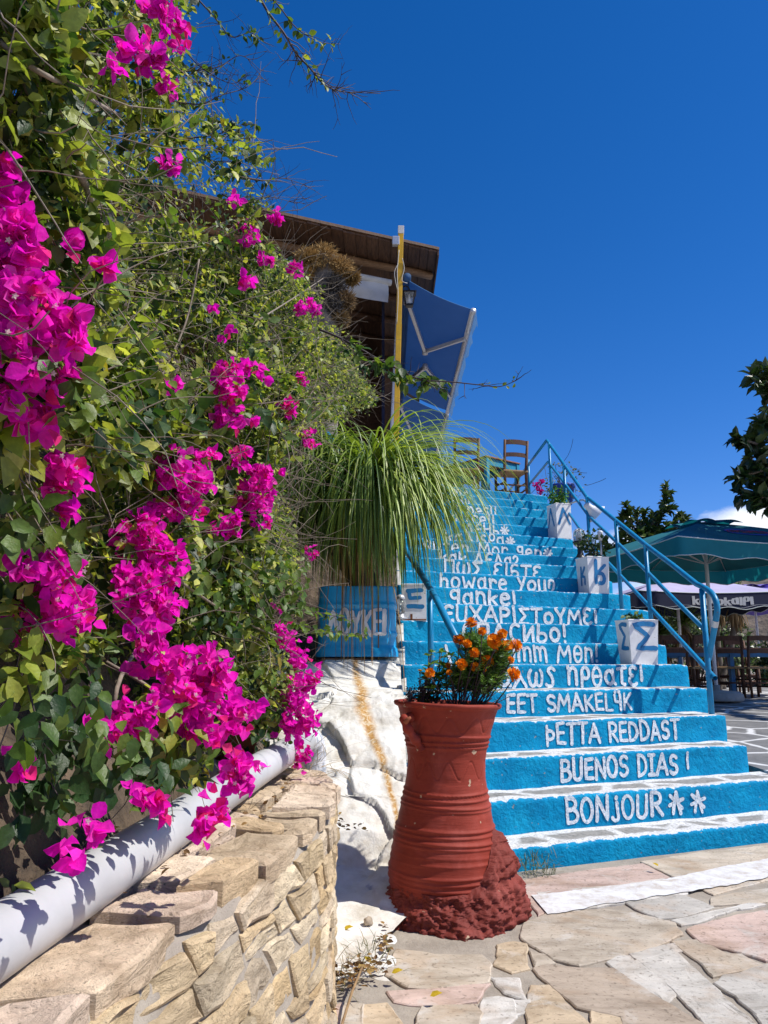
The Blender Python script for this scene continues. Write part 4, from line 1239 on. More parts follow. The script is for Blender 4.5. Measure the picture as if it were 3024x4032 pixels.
# rough mortar collar round the foot, heaped up the right side
mb = MB(); mb.smooth = True
NA2, NZ2 = 280, 74
def hump(an):
    """height of the mortar at this angle (0 = right, 270 deg = towards the camera)"""
    d = (math.degrees(an) - 338 + 180) % 360 - 180
    side = math.exp(-(d / 29.0) ** 2)
    return .125 + .215 * side + .02 * noise.noise(Vector((math.cos(an) * 2.2, math.sin(an) * 2.2, 3)))
G = []
for i in range(NA2):
    an = 2 * math.pi * i / NA2
    H = hump(an); row = []
    d = (math.degrees(an) - 338 + 180) % 360 - 180
    for j in range(NZ2):
        t = j / (NZ2 - 1)
        z = -.02 + (H + .02) * t
        foot = .290 + .016 * math.exp(-(d / 50.0) ** 2)
        topr = urn_r(max(z, .03)) - .008
        sh = max(0, 1 - t ** (1.5 + 1.3 * math.exp(-(d / 40.0) ** 2)))
        r = topr + (foot - topr) * sh * (1.0 if H < .2 else .92) + (.012 if t < .97 else 0)
        nzv = Vector((math.cos(an) * 3.4 * r * 4, math.sin(an) * 3.4 * r * 4, z * 14))
        rough = noise.fractal(nzv, 1.0, 2.1, 5) * .020 + noise.fractal(nzv * 3.4, .8, 2.1, 3) * .013 + noise.noise(nzv * 11) * .005
        # boulders in the foot
        bl = max(0, noise.noise(Vector((math.cos(an) * 2.6, math.sin(an) * 2.6, z * 7 + 11))) - .12) * .07 * (1 - t)
        groove = -.022 * math.exp(-((z - .135 - .03 * math.cos(an)) / .016) ** 2) * math.exp(-(d / 60.0) ** 2)
        r += (rough + bl + groove) * (1 if t < .96 else .2)
        p = Vector((PX + .012 + r * math.cos(an), PY + r * math.sin(an), z + noise.noise(nzv * 1.7) * .006))
        row.append(p)
    G.append(row)
mb.grid(G, closed_u=True)
mb.build('mortar_collar', M['mortar_red'], urn)

# ------------------------------------------------------------------ plants in the urn
def stem_tube(mb, a, b, r0, r1, bend=.03, n=5, seg=5):
    a, b = Vector(a), Vector(b)
    o = Vector((random.uniform(-1, 1), random.uniform(-1, 1), random.uniform(-.3, .3))) * bend
    pts = [a.lerp(b, t) + o * math.sin(math.pi * t) for t in np.linspace(0, 1, seg)]
    mb.tube(pts, [r0 + (r1 - r0) * t for t in np.linspace(0, 1, seg)], n)
    return pts
def g7(x, y): return ((1600 + x / 3.016) * .5486, (2350 + y / 3.016) * .5486)
soil_z = ztopU - .085
mari = empty('marigold_plant', (PX + .05, PY, soil_z), 'orange marigold bush in full flower growing from the red urn', 'flowers')
fl = [(772, 318, 70, 0), (900, 410, 48, 1), (1140, 440, 56, 1), (630, 520, 70, 0), (722, 560, 52, 1), (1045, 525, 80, 2), (1145, 565, 45, 2), (1200, 580, 62, 2), (1298, 580, 70, 3), (806, 668, 58, 2), (1062, 628, 36, 3), (655, 805, 62, 1), (955, 772, 74, 1), (818, 835, 52, 0), (1238, 752, 42, 3), (1268, 922, 76, 3), (495, 820, 36, 3), (510, 900, 32, 1), (280, 905, 54, 1), (932, 872, 18, 1)]
mb = MB(); mb.smooth = True
heads = []
for (x, y, rad, kind) in fl:
    Y = PY + random.uniform(-.17, -.05)
    p = atY(*g7(x, y), Y)
    heads.append((p, rad / 3.016 / 3030 * (p - EYEV).length, kind))
for p, r, kind in heads:
    b = Vector((PX + .06 + (p.x - PX) * .25 + random.uniform(-.03, .03), PY + random.uniform(-.05, .05), soil_z))
    stem_tube(mb, b, p + Vector((0, .004, -r * .7)), .0036, .0024, .03)
for _ in range(46):
    b = Vector((PX + .08 + random.uniform(-.05, .05), PY + random.uniform(-.06, .06), soil_z))
    e = b + Vector((random.uniform(-.10, .17), random.uniform(-.1, .1), random.uniform(.10, .26)))
    stem_tube(mb, b, e, .003, .0015, .02)
mb.build('stems', M['dark_twig'], mari)
def marigold_head(p, r, kind):
    d = {0: Vector((-.1, -.3, 1)), 1: Vector((.1, -.75, .6)), 2: Vector((.15, -.8, .45)), 3: Vector((.8, -.35, .35))}[kind].normalized()
    d = (d + Vector((random.uniform(-.2, .2), random.uniform(-.2, .1), random.uniform(-.2, .2)))).normalized()
    sc = Scatter(); pos = []; dr = []; upv = []; sl = []; cl = []
    a = d.orthogonal().normalized(); b = d.cross(a)
    for ring, (el, cnt, ln, h) in enumerate([(-8, 14, .80, -.10), (10, 14, .80, .04), (30, 13, .72, .16), (50, 11, .58, .26), (70, 8, .42, .32), (86, 5, .30, .34)]):
        for k in range(cnt):
            an = 2 * math.pi * (k + random.random() * .7) / cnt
            e = R(el + random.uniform(-9, 9))
            v = (a * math.cos(an) + b * math.sin(an)) * math.cos(e) + d * math.sin(e)
            pos.append(p + d * (h * r) + v * (r * .28)); dr.append(v); upv.append(d + v * random.uniform(-.4, .4))
            sl.append(r * ln * random.uniform(.85, 1.15))
            q = random.random()
            cl.append([(.82, .27, .006), (.88, .36, .010), (.76, .20, .005)][int(q * 3)])
    dr = np.array([tuple(v) for v in dr]); upv = np.array([tuple(v) for v in upv])
    TV = [(-.14, 0, 0), (.14, 0, 0), (-.34, .55, .06), (.34, .55, .06), (-.30, .92, -.04), (.30, .92, .02), (0, 1.05, .10), (0, .5, -.06)]
    TF = [(0, 7, 2), (0, 1, 7), (1, 3, 7), (2, 7, 4), (7, 3, 5), (4, 7, 6), (7, 5, 6)]
    sc.add(TV, TF, np.array([tuple(q) for q in pos]), frames(dr, upv), np.array(sl)[:, None], cl)
    o = sc.build('flower', M['petal'], mari)
    m2 = MB(); m2.smooth = True
    m2.tube([p - d * (r * .55), p - d * (r * .25), p + d * (r * .05)], [r * .12, r * .26, r * .34], 8)
    m2.c = (1, 1, 1)
    m2.build('flower_cup', M['green_cup'], o)
M['green_cup'] = simple('flower_cup_green', (.05, .085, .025), .5, .15, 40, .1)
for h in heads: marigold_head(*h)
# feathery foliage
sc = Scatter(); pos = []; dr = []; cl = []; sl = []
def feather(p, d, ln, c):
    d = d.normalized(); s = d.cross(Vector((0, 0, 1)))
    if s.length < .1: s = Vector((1, 0, 0))
    s.normalize()
    for k in range(6):
        q = p + d * (ln * k / 6.0)
        for sg in (-1, 1):
            v = (d * .55 + s * sg + Vector((0, 0, random.uniform(-.3, .3)))).normalized()
            pos.append(tuple(q)); dr.append(tuple(v)); sl.append(ln * .42 * (1 - k / 12)); cl.append(c)
    pos.append(tuple(p + d * ln * .9)); dr.append(tuple(d)); sl.append(ln * .35); cl.append(c)
blobs = [(770, 560, 120, 90), (900, 640, 190, 120), (1080, 680, 120, 110), (880, 800, 220, 120), (980, 930, 170, 130), (1100, 760, 100, 70), (900, 1050, 150, 110), (700, 880, 150, 120), (650, 1010, 140, 140), (1060, 870, 130, 100), (820, 490, 70, 40), (1120, 650, 80, 50)]
for (x, y, rx, ry) in blobs:
    for _ in range(int(rx * ry / 95)):
        an = random.uniform(0, 2 * math.pi); q = math.sqrt(random.random())
        p = atY(*g7(x + rx * q * math.cos(an), y + ry * q * math.sin(an)), PY + random.gauss(.02, .06))
        d = Vector((random.gauss(0, .8), random.gauss(-.2, .6), random.gauss(.35, .5)))
        j = random.uniform(.6, 1.3)
        feather(p, d, random.uniform(.032, .055), random.choice([(.10 * j, .20 * j, .045 * j), (.15 * j, .25 * j, .065 * j), (.06 * j, .13 * j, .03 * j)]))
TV = [(-.12, 0, 0), (.12, 0, 0), (-.14, .5, .03), (.14, .5, .03), (0, 1, 0)]
sc.add(TV, BLADE_F3, np.array(pos), frames(np.array(dr), rdirs(len(dr))), np.array(sl)[:, None], np.array(cl))
sc.build('foliage', M['leaf'], mari)

pep = empty('leafy_plant', (PX - .10, PY, soil_z), 'green pointed-leaf plant on the left of the red urn next to the marigolds', 'plant')
mb = MB(); mb.smooth = True; sc = Scatter(); pos = []; dr = []; cl = []; sl = []
for (x, y) in [(265, 700), (300, 660), (420, 660), (390, 650), (450, 720), (330, 790), (420, 830), (280, 1000), (360, 960), (450, 900), (540, 700), (520, 860), (400, 1080), (300, 1090), (480, 1060), (560, 980), (250, 880)]:
    e = atY(*g7(x, y), PY + random.uniform(-.09, .05))
    b = Vector((PX - .10 + random.uniform(-.03, .05), PY + random.uniform(-.04, .04), soil_z))
    pts = stem_tube(mb, b, e, .004, .0018, .02, seg=7)
    for t in range(2, 7):
        for k in range(6 if t == 6 else 3):
            an = random.uniform(0, 2 * math.pi)
            d = Vector((math.cos(an), math.sin(an), random.uniform(-.1, .7)))
            pos.append(tuple(pts[t])); dr.append(tuple(d)); sl.append(random.uniform(.030, .050) * (1.0 if t < 6 else .85))
            j = random.uniform(.7, 1.3)
            cl.append((.11 * j, .20 * j, .03 * j) if t >= 5 else (.035 * j, .085 * j, .018 * j))
mb.build('stems', M['dark_twig'], pep)
TV = [(x * .62, y, z) for x, y, z in LEAF_V]
sc.add(TV, LEAF_F, np.array(pos), frames(np.array(dr), np.array([(0, 0, 1)] * len(pos)) + rng.normal(size=(len(pos), 3)) * .4), np.array(sl)[:, None], np.array(cl))
sc.build('foliage', M['leaf'], pep)

twg = empty('dried_plant', (PX - .17, PY, soil_z), 'dried brown twiggy plant with one yellow flower at the left rim of the urn', 'dried plant')
mb = MB(); sc = Scatter(); pos = []; dr = []; sl = []; cl = []
for _ in range(26):
    x0 = random.choice([(30, 1210), (180, 1200), (210, 1200), (60, 1210)])
    e = atY(*g7(x0[0] + random.uniform(-60, 60), random.uniform(980 if x0[0] > 100 else 1090, 1130)), PY + random.uniform(-.08, .08))
    b = atY(*g7(x0[0], 1290), PY + random.uniform(-.05, .05))
    pts = stem_tube(mb, b, e, .0022, .0010, .012, 4, 6)
    for q in pts[1:]:
        for _k in range(5):
            v = Vector((random.gauss(0, 1), random.gauss(0, 1), random.gauss(.5, .6))).normalized()
            stem_tube(mb, q, q + v * random.uniform(.006, .016), .0010, .0006, 0, 3, 2)
            pos.append(tuple(q + v * .012)); dr.append(tuple(v)); sl.append(random.uniform(.006, .011)); cl.append(random.choice([(.08, .05, .045), (.12, .085, .07), (.05, .03, .03)]))
mb.build('stems', M['dark_twig'], twg)
sc.add(SMALL_V, SMALL_F, np.array(pos), frames(np.array(dr), rdirs(len(dr))), np.array(sl)[:, None], np.array(cl))
sc.build('foliage', M['dry'], twg)
yp = atY(*g7(162, 880), PY - .02)
mb = MB(); stem_tube(mb, atY(*g7(180, 1250), PY), yp - Vector((0, 0, .012)), .0018, .0022, .004); mb.smooth = True
mb.tube([yp - Vector((0, 0, .016)), yp - Vector((0, 0, .004))], [.002, .006], 7)
mb.build('flower_stem', M['green_cup'], twg)
sc = Scatter(); dr = []; 
for k in range(12):
    an = 2 * math.pi * k / 12; dr.append((math.cos(an), math.sin(an), random.uniform(.5, 1.3)))
sc.add([(x * 1.3, y, z) for x, y, z in SMALL_V], SMALL_F, np.array([tuple(yp - Vector((0, 0, .004)))] * 12), frames(np.array(dr), np.array([(0, 0, 1.0)] * 12)), np.full((12, 1), .017), np.array([(.72, .52, .015)] * 12))
sc.build('flower', M['petal'], twg)

# ------------------------------------------------------------------ whitewashed rock between the wall and the stairs
rows = [(2.62, -.03), (2.8, .005), (3.05, .03), (3.3, .055), (3.55, .09), (3.70, .13), (3.78, .26), (3.90, .34), (4.1, .47), (4.3, .62), (4.46, .75), (4.58, .835), (4.75, .855), (5.15, .865), (5.34, .93), (5.42, 1.02), (5.55, 1.045), (5.8, 1.05), (6.4, 1.05)]
def rock_yz(t):
    t = t * (len(rows) - 1); i = min(int(t), len(rows) - 2); f = t - i
    return rows[i][0] + (rows[i + 1][0] - rows[i][0]) * f, rows[i][1] + (rows[i + 1][1] - rows[i][1]) * f
mb = MB(); mb.smooth = True
G = []
NX, NT = 150, 300
for i in range(NX + 1):
    fx = i / NX; row = []
    for j in range(NT + 1):
        t = j / NT
        Y, z = rock_yz(t)
        # at the foot the white ground narrows to the gap between wall and urn
        xr_ = .115 if Y > 3.95 else (.24 if Y > 3.6 else (.24 - (3.6 - Y) * .42 if Y > 3.1 else .03 - (3.1 - Y) * .03 + .02 * math.sin(Y * 40)))
        xr_ = min(xr_, .30)
        X = -.95 + (xr_ + .95) * fx
        q = Vector((X * 2.6, Y * 2.6, z * 2.6))
        am = .0 if z < .0 else min(1, .18 + z * 2.2)
        if Y > 4.9: am *= .7
        qv = Vector((X * 2.5 + .3 * noise.noise(q * 1.4), Y * 2.0 + .3 * noise.noise(q * 1.4 + Vector((5, 0, 0))), z * 3.6 + .3 * noise.noise(q * 1.4 + Vector((0, 5, 0)))))
        ds, ps = noise.voronoi(qv)
        gap = ds[1] - ds[0]
        hsh = noise.cell(ps[0] * 7.31); h2 = noise.cell(ps[0] * 3.7 + Vector((9, 2, 4))); h3 = noise.cell(ps[0] * 5.1 + Vector((1, 8, 3)))
        rel = qv - ps[0]
        f1 = (hsh - .5) * .55 + rel.x * (h2 - .5) * 1.5 + rel.z * (h3 - .5) * 1.2 - .22 * max(0, 1 - gap / .07) ** 2 + .30 * noise.fractal(q * 3.0, .9, 2.1, 4)
        ledge = noise.noise(Vector((X * 3.1 + 4, Y * 1.2, z * 5.5)))
        crack = noise.noise(Vector((X * 4.7 + Y * 2.0, z * 3.3, 8.1)))
        cr = -max(0, .05 - abs(crack)) * .6
        dy = -f1 * .024 * am
        cr = 0; dz = (f1 * .022 + noise.fractal(q * 3.5, 1.0, 2.0, 4) * .012) * (am if Y < 4.8 else .5) + cr * .3 * am
        if z < .16: dz += noise.fractal(q * 2.0, 1.0, 2.0, 3) * .012; dy *= .3
        sl = -.10 * max(0, (-X - .25)) * am          # falls a little towards the bed on the left
        row.append((X, Y + dy, z + dz + sl))
    G.append(row)
mb.grid(G)
o = mb.build('whitewashed_rock', M['whitewash'], origin=(0, 4, 0))
tag(o, 'whitewashed rocky slope with an ochre rust stain between the stone wall and the stairs', 'rock')
# ------------------------------------------------------------------ dry-stone retaining wall
WP = [Vector(p) for p in ((-.47, -.3), (-.465, .6), (-.452, 1.0), (-.44, 1.21), (-.422, 1.37), (-.385, 1.53), (-.34, 1.72), (-.283, 2.03), (-.222, 2.27), (-.18, 2.6), (-.182, 2.95), (-.207, 3.2), (-.28, 3.40), (-.42, 3.50), (-.75, 3.55))]
WP3 = smooth_path([Vector((p.x, p.y, 0)) for p in WP], 8)
wlen = [0.0]
for i in range(1, len(WP3)): wlen.append(wlen[-1] + (WP3[i] - WP3[i - 1]).length)
WL = wlen[-1]
def wpath(s):
    s = min(max(s, 0), WL - 1e-4); i = max(j for j in range(len(wlen)) if wlen[j] <= s); i = min(i, len(WP3) - 2)
    f = (s - wlen[i]) / (wlen[i + 1] - wlen[i])
    p = WP3[i].lerp(WP3[i + 1], f); a = WP3[min(i + 2, len(WP3) - 1)] - WP3[max(i - 1, 0)]
    a.normalize()
    return p, Vector((a.y, -a.x, 0)), a        # point, outward (right-hand) normal, tangent
def wtop(s): return .525 + .040 * min(1, max(0, s / 3.3))
wall = empty('stone_wall', (-.3, 2.0, 0), 'low retaining wall of rough beige stones carrying a grey drain pipe', 'stone wall')
mb = MB(); mb.use_col = True
WC = [(.66, .51, .31), (.62, .48, .30), (.68, .56, .38), (.58, .45, .28), (.64, .53, .37), (.68, .50, .28), (.60, .49, .35)]
r9 = random.Random(33)
zb_ = [-.04, .035, .10, .165, .225, .30, .36, .425, .505]
def bz(i, s): return zb_[i] + noise.noise(Vector((s * 2.6, i * 4.7, .5))) * .022 + noise.noise(Vector((s * 8, i * 4.7, 1.5))) * .010
def face_stone(q, seed):
    cx = sum((v.x for v in q), 0) / len(q); cy = sum((v.y for v in q), 0) / len(q)
    if min(v.x for v in q) < .03: return
    if max(v.y for v in q) - min(v.y for v in q) < .022: return
    j = r9.uniform(.80, 1.12); c = r9.choice(WC)
    out0 = r9.uniform(.003, .013); tl = r9.uniform(-.07, .07); tz = r9.uniform(-.08, .04)
    def fn(x, y, z):
        b, nn, t = wpath(x)
        o = z + ((x - cx) * tl + (y - cy) * tz if z > 0 else 0)
        bt = .17 * min(1, max(0, (2.75 - b.y) / .6))
        r = b + nn * (o + bt * max(0, wtop(x) - y))
        return (r.x, r.y, y)
    slab(mb, q, -.04, out0, tuple(v * j for v in c), seed=seed, bev=.007, tilt=.012, fn=fn)
for i in range(len(zb_) - 1):
    s = r9.uniform(-.1, 0); sl0 = 0
    while s < WL:
        wd = r9.uniform(.08, .24); e = s + wd; sl1 = r9.uniform(-.025, .025); g = .004
        m = (s + e) / 2
        lo = lambda x: bz(i, x) + g
        hi = lambda x: min(bz(i + 1, x) - g, wtop(max(x, 0)) - .030)
        def quad(f0, f1):
            def P(x, f, sl): return Vector((x + sl * (f - .5) * 2, lo(x) + (hi(x) - lo(x)) * f))
            k = r9.uniform(-.006, .006)
            return [P(s + g, f0, sl0), P(m, f0, 0), P(e - g, f0, sl1), P(e - g, f1, sl1) + Vector((0, k)), P(m, f1, 0), P(s + g, f1, sl0) - Vector((0, k))]
        if wd > .17 and r9.random() < .30:
            f = r9.uniform(.40, .62)
            face_stone(quad(0, f - .035), s * 7 + i); face_stone(quad(f + .035, 1), s * 7 + i + 50)
        else: face_stone(quad(0, 1), s * 7 + i)
        s = e; sl0 = sl1
mb.build('face_stones', M['stone_wall'], wall)
mb = MB(); mb.use_col = True
CC = [(.68, .53, .37), (.70, .55, .42), (.64, .50, .34), (.72, .58, .43), (.66, .49, .30)]
r5 = random.Random(21)
s = .02; skp = 0.0
while s < WL - .12:
    wd = r5.uniform(.17, .36) if s < 2.4 else r5.uniform(.10, .20)
    e = min(s + wd, WL)
    sk0, sk1 = skp, r5.uniform(-.05, .05); skp = sk1
    dmax = r5.uniform(.11, .20); fr = r5.uniform(-.016, .004)
    cuts = [(fr, dmax)] if r5.random() < .45 else [(fr, dmax * .55), (dmax * .55 + .012, .40)]
    if len(cuts) == 1: cuts.append((dmax + .012, .40))
    for (d0, d1) in cuts:
        poly = [Vector((s + .006 + sk0 * .1, d0 + r5.uniform(-.008, .01))), Vector(((s + e) / 2, d0 - .012 + r5.uniform(-.01, .014))), Vector((e - .006 + sk1 * .1, d0 + r5.uniform(-.01, .016))), Vector((e - .006 + sk1, d1 + r5.uniform(-.02, .0))), Vector(((s + e) / 2, d1 + r5.uniform(-.02, .01))), Vector((s + .006 + sk0, d1 - r5.uniform(0, .02)))]
        j = r5.uniform(.85, 1.1); c = r5.choice(CC)
        th = r5.uniform(.040, .065); hz = r5.uniform(-.006, .012); tx = r5.uniform(-.03, .03); ty = r5.uniform(-.03, .04); s0 = s
        def fn(x, y, z, hz=hz, tx=tx, ty=ty, s0=s0):
            b, nn, t = wpath(x)
            r = b - nn * y
            return (r.x, r.y, wtop(x) + z + hz + (tx * (x - s0) + ty * y if z > -.02 else 0))
        slab(mb, poly, -th, -.004, tuple(v * j for v in c), seed=s * 9 + d0, bev=.009, tilt=.012, fn=fn)
    s = e
mb.build('cap_stones', M['stone_wall'], wall)
mb = MB()
G = []
for s in np.linspace(0, WL, 70):
    b, nn, t = wpath(s); zt = wtop(s)
    row = []
    for (o, z) in ((-.001, -.1), (-.001, .1), (-.001, .25), (-.001, .38), (-.004, zt - .045), (-.03, zt - .026), (-.12, zt - .026), (-.25, zt - .024), (-.42, zt - .024), (-.6, zt - .05)):
        bt = .17 * min(1, max(0, (2.75 - b.y) / .6)) * max(0, zt - z) if o > -.02 else 0
        q = b + nn * (o + bt + (noise.noise(Vector((s * 9, z * 9, o * 9))) * .008))
        row.append((q.x, q.y, z + noise.noise(Vector((s * 12, o * 12, 4))) * .006))
    G.append(row)
mb.smooth = True
mb.grid(G)
mb.build('mortar', M['ground'], wall)

# ------------------------------------------------------------------ grey drain pipe on the wall
p0, p1 = Vector((-.652, .75, .574)), Vector((-.354, 3.60, .664))
d_ = (p1 - p0)
pp = [p0 + d_ * t + Vector((0, 0, -.006 * math.sin(math.pi * t * 2))) for t in np.linspace(0, 1, 40)]
endb = smooth_path([pp[-1], pp[-1] + d_.normalized() * .05 + Vector((.004, 0, -.004)), pp[-1] + d_.normalized() * .10 + Vector((.012, 0, -.03)), pp[-1] + d_.normalized() * .115 + Vector((.016, 0, -.09)), pp[-1] + d_.normalized() * .118 + Vector((.016, 0, -.20))], 5)[1:]
pipe = empty('drain_pipe', (-.5, 2.1, .53), 'thick pale grey plastic drain pipe lying along the top of the stone wall', 'pipe')
mb = MB(); mb.smooth = True; mb.tube(pp, .0545, 36); mb.build('pipe', M['pvc'], pipe)
mb = MB(); mb.smooth = True; mb.tube([pp[-1] - d_.normalized() * .03] + [pp[-1]] + endb, .059, 36)
M['pvc_peel'] = None
m, nt, b = new_mat('pvc_with_flaking_paint')
p_ = pos_co(nt); f_ = nz(nt, 26, 8, .7, p_, .6)
nt.links.new(ramp(nt, f_.outputs[0], [(.44, (.36, .40, .46)), (.50, (.62, .64, .68)), (.56, (.78, .79, .80))]).outputs[0], b.inputs['Base Color'])
b.inputs['Roughness'].default_value = .4; bump(nt, b, f_.outputs[0], .3, .002)
M['pvc_peel'] = m
mb.build('elbow', m, pipe)

# ------------------------------------------------------------------ the bank behind the wall
def bank_z(X, Y):
    a = max(0.0, (-.62 - X))
    base = .50 + .02 * Y
    z = base + min(3.4, a * (1.05 + .22 * min(Y, 6)) * (1.0 if a < .3 else 1.0 + (a - .3) * .35))
    if Y > 5.9: z = max(z, min(3.46, 1.0 + (Y - 5.9) * .72))
    elif Y > 4.4: z = max(z, .55 + (Y - 4.4) * .30)
    return min(z, 3.46)
mb = MB(); mb.smooth = True
def bank_sheet(Xs, Y0):
    G = []
    for X in Xs:
        row = []
        for Y in np.linspace(Y0, 9.6, 150):
            z = bank_z(X, Y) + noise.fractal(Vector((X * 2, Y * 2, 1)), 1.0, 2.1, 5) * .10 * (1 if X < -.62 else .25)
            if X > -.95 and Y < 5.9 and X > -.76 + .08 * Y: z = min(z, .40 if Y < 3.6 else (.45 if Y < 5.0 else .9))
            row.append((X, Y, z))
        G.append(row)
    mb.grid(G)
bank_sheet(np.concatenate([np.linspace(-4.6, -1.4, 22), np.linspace(-1.3, -.50, 36)]), .2)
bank_sheet(np.linspace(-.52, .10, 12), 5.95)
struct(mb.build('soil_bank', M['soil'], origin=(-1, 3, 0)))
def rock(mb, c, r, seed, sq=(1, 1, .7), n=18, m=12):
    G = []
    for i in range(n):
        an = 2 * math.pi * i / n; row = []
        for j in range(m + 1):
            el = -math.pi / 2 + math.pi * j / m
            d = Vector((math.cos(el) * math.cos(an), math.cos(el) * math.sin(an), math.sin(el)))
            k = 1 + .38 * noise.noise(d * 1.3 + Vector((seed, 0, 0))) + .12 * noise.noise(d * 4 + Vector((seed, 3, 0)))
            row.append((c[0] + d.x * r * k * sq[0], c[1] + d.y * r * k * sq[1], c[2] + d.z * r * k * sq[2]))
        G.append(row)
    mb.grid(G, closed_u=True)
M['field_stone'] = simple('pale_field_stone', (.42, .34, .25), .9, .3, 14, .8, .012, 30)
stones_bed = [((255, 1640), 2.75, .11, 'pale upright stone in the soil behind the pipe, below the magenta flowers'), ((430, 1665), 2.9, .07, 'small pale stone behind the pipe near the middle of the bed'), ((185, 1780), 2.15, .055, 'stone lying behind the pipe under a low magenta flower'), ((30, 1800), 1.75, .05, 'dark shaded stone at the left end of the planting bed'), ((215, 1840), 2.0, .05, 'broken tan stone touching the back of the pipe')]
for (x, y), Y, r, lab in stones_bed:
    c = atY(x, y, Y)
    mb = MB(); mb.smooth = True; rock(mb, c, r, x * .37, (1, .9, .95))
    tag(mb.build('loose_stone', M['field_stone']), lab, 'stone', 'loose stones in the planting bed')
# terracotta pot half hidden among the flowers
c = atY(505, 1640, 3.1)
tp = empty('terracotta_pot', (c.x, c.y, c.z), 'plain terracotta flowerpot half hidden behind the magenta flowers above the pipe', 'flowerpot')
mb = MB(); mb.smooth = True
mb.lathe([(.06, 0), (.075, .005), (.098, .13), (.112, .135), (.114, .17), (.104, .172), (.098, .15), (.09, .14)], c, 40, caps=False)
mb.build('pot', M['terracotta'], tp)
mb = MB(); mb.face([mb.vert(c + Vector((.097 * math.cos(a), .097 * math.sin(a), .145))) for a in np.linspace(0, 6.283, 24, endpoint=False)])
mb.build('soil', M['soil'], tp)

# ------------------------------------------------------------------ bougainvillea
def proj(P):
    """numpy world points -> photograph pixels at 1659x2212"""
    x = P[:, 0]; y = P[:, 1]; z = P[:, 2] - EYE
    w = y * _c + z * _s; v = -y * _s + z * _c
    return (1512 + 3030 * x / w) / S_, (2016 - 3030 * v / w) / S_, w
SIL_Y = np.array([-400, 0, 60, 120, 180, 240, 300, 350, 400, 450, 500, 560, 620, 680, 740, 800, 860, 900, 930, 980, 1050, 1150, 1250, 1320, 1380, 1420, 1480, 1560, 1640, 1700, 1760, 1850, 1950, 2000])
SIL_X = np.array([470, 430, 425, 400, 440, 470, 520, 550, 540, 575, 585, 625, 660, 695, 745, 790, 815, 750, 640, 612, 605, 640, 668, 672, 655, 630, 635, 640, 560, 480, 330, 170, 40, -40])
def face_x(Y, z):
    b = np.interp(Y, [.8, 1.2, 2, 3, 3.6, 4.5, 6, 7.5], [-.64, -.60, -.56, -.47, -.42, -.40, -.24, -.06])
    return b
def ns3(P, s):
    return np.array([noise.noise(Vector(p) * s) for p in P])
boug = empty('bougainvillea', (-1.1, 3.0, .5), 'huge bougainvillea with green leaves and clusters of magenta flowers, tumbling over the stone wall', 'bougainvillea')
def shell(n, ylo, yhi, dmean, dmax, zlo=.56):
    Y = ylo * (yhi / ylo) ** rng.random(n)
    z = zlo + rng.random(n) ** .9 * np.minimum(5.4, .9 + Y * 1.25)
    P = np.stack([np.zeros(n), Y, z], 1)
    Q = P * np.array([1, 1.0, 1.0])
    bulge = ns3(Q, 1.3) * .32 + ns3(Q, 3.6) * .15
    d = np.minimum(rng.exponential(dmean, n), dmax)
    P[:, 0] = face_x(Y, z) + bulge - d
    x, y, w = proj(P)
    sx = np.interp(y, SIL_Y, SIL_X)
    wob = np.array([noise.noise(Vector((b * .012, a * .004, 3.7))) for a, b in zip(x, y)])
    edge = sx + np.where(y < 700, wob * 70 - 16, wob * 26 - 6) + rng.normal(0, 16, n)
    # the crown thins towards its top edge, so that sky shows between the sprays
    thin = (y < 560) & (x > sx - 150) & (ns3(P, 3.1) + .5 * ns3(P, 8.0) < .12 * (x - sx + 150) / 60 - .12)
    keep = (x < edge) & ~thin & (x > -160) & (y > -260) & (P[:, 2] > np.array([bank_z(a, b) for a, b in zip(P[:, 0], P[:, 1])]) - .05)
    # the pipe and the top of the wall stay clear
    keep &= ~((P[:, 0] > -.78) & (P[:, 2] < .75) & (rng.random(n) < .93))
    keep &= ~((y > 1120) & (x > 640))
    dens = ns3(P, 2.2) + .6 * ns3(P, 5.5)
    keep &= dens > .02 + .25 * (rng.random(n) - .5)
    return P[keep], d[keep], x[keep], y[keep]
def leafcol(n, x, y):
    r = rng.random(n); j = rng.uniform(.6, 1.25, n)[:, None]
    a = np.array([.29, .34, .065]); b = np.array([.11, .175, .04]); c = np.array([.50, .50, .13]); d = np.array([.024, .055, .016]); e = np.array([.30, .24, .04])
    C = np.where((r < .34)[:, None], a, np.where((r < .64)[:, None], b, np.where((r < .80)[:, None], c, np.where((r < .985)[:, None], d, e))))
    return C * j
sc = Scatter()
P, d, x, y = shell(190000, .9, 3.2, .16, .60)
P = P[:24000]; d, x, y = d[:24000], x[:24000], y[:24000]
n = len(P)
D = rdirs(n) + np.array([.45, -.15, -.25]); UPV = rdirs(n) * .8 + np.array([.55, -.25, .60])
size = (.017 + .040 * rng.random(n) ** 1.9) * np.where(y > 760, 1.15, .9)
sc.add(LEAF_V, LEAF_F, P, frames(D, UPV), size[:, None], leafcol(n, x, y))
P2, d2, x2, y2 = shell(300000, 2.6, 8.0, .20, .75)
P2 = P2[:42000]; n2 = len(P2)
D = rdirs(n2) + np.array([.4, -.15, -.2]); UPV = rdirs(n2) * .8 + np.array([.55, -.25, .60])
sc.add(SMALL_V, SMALL_F, P2, frames(D, UPV), (.020 + .028 * rng.random(n2) ** 1.5)[:, None], leafcol(n2, x2[:n2], y2[:n2]))
print('leaves', n, n2)
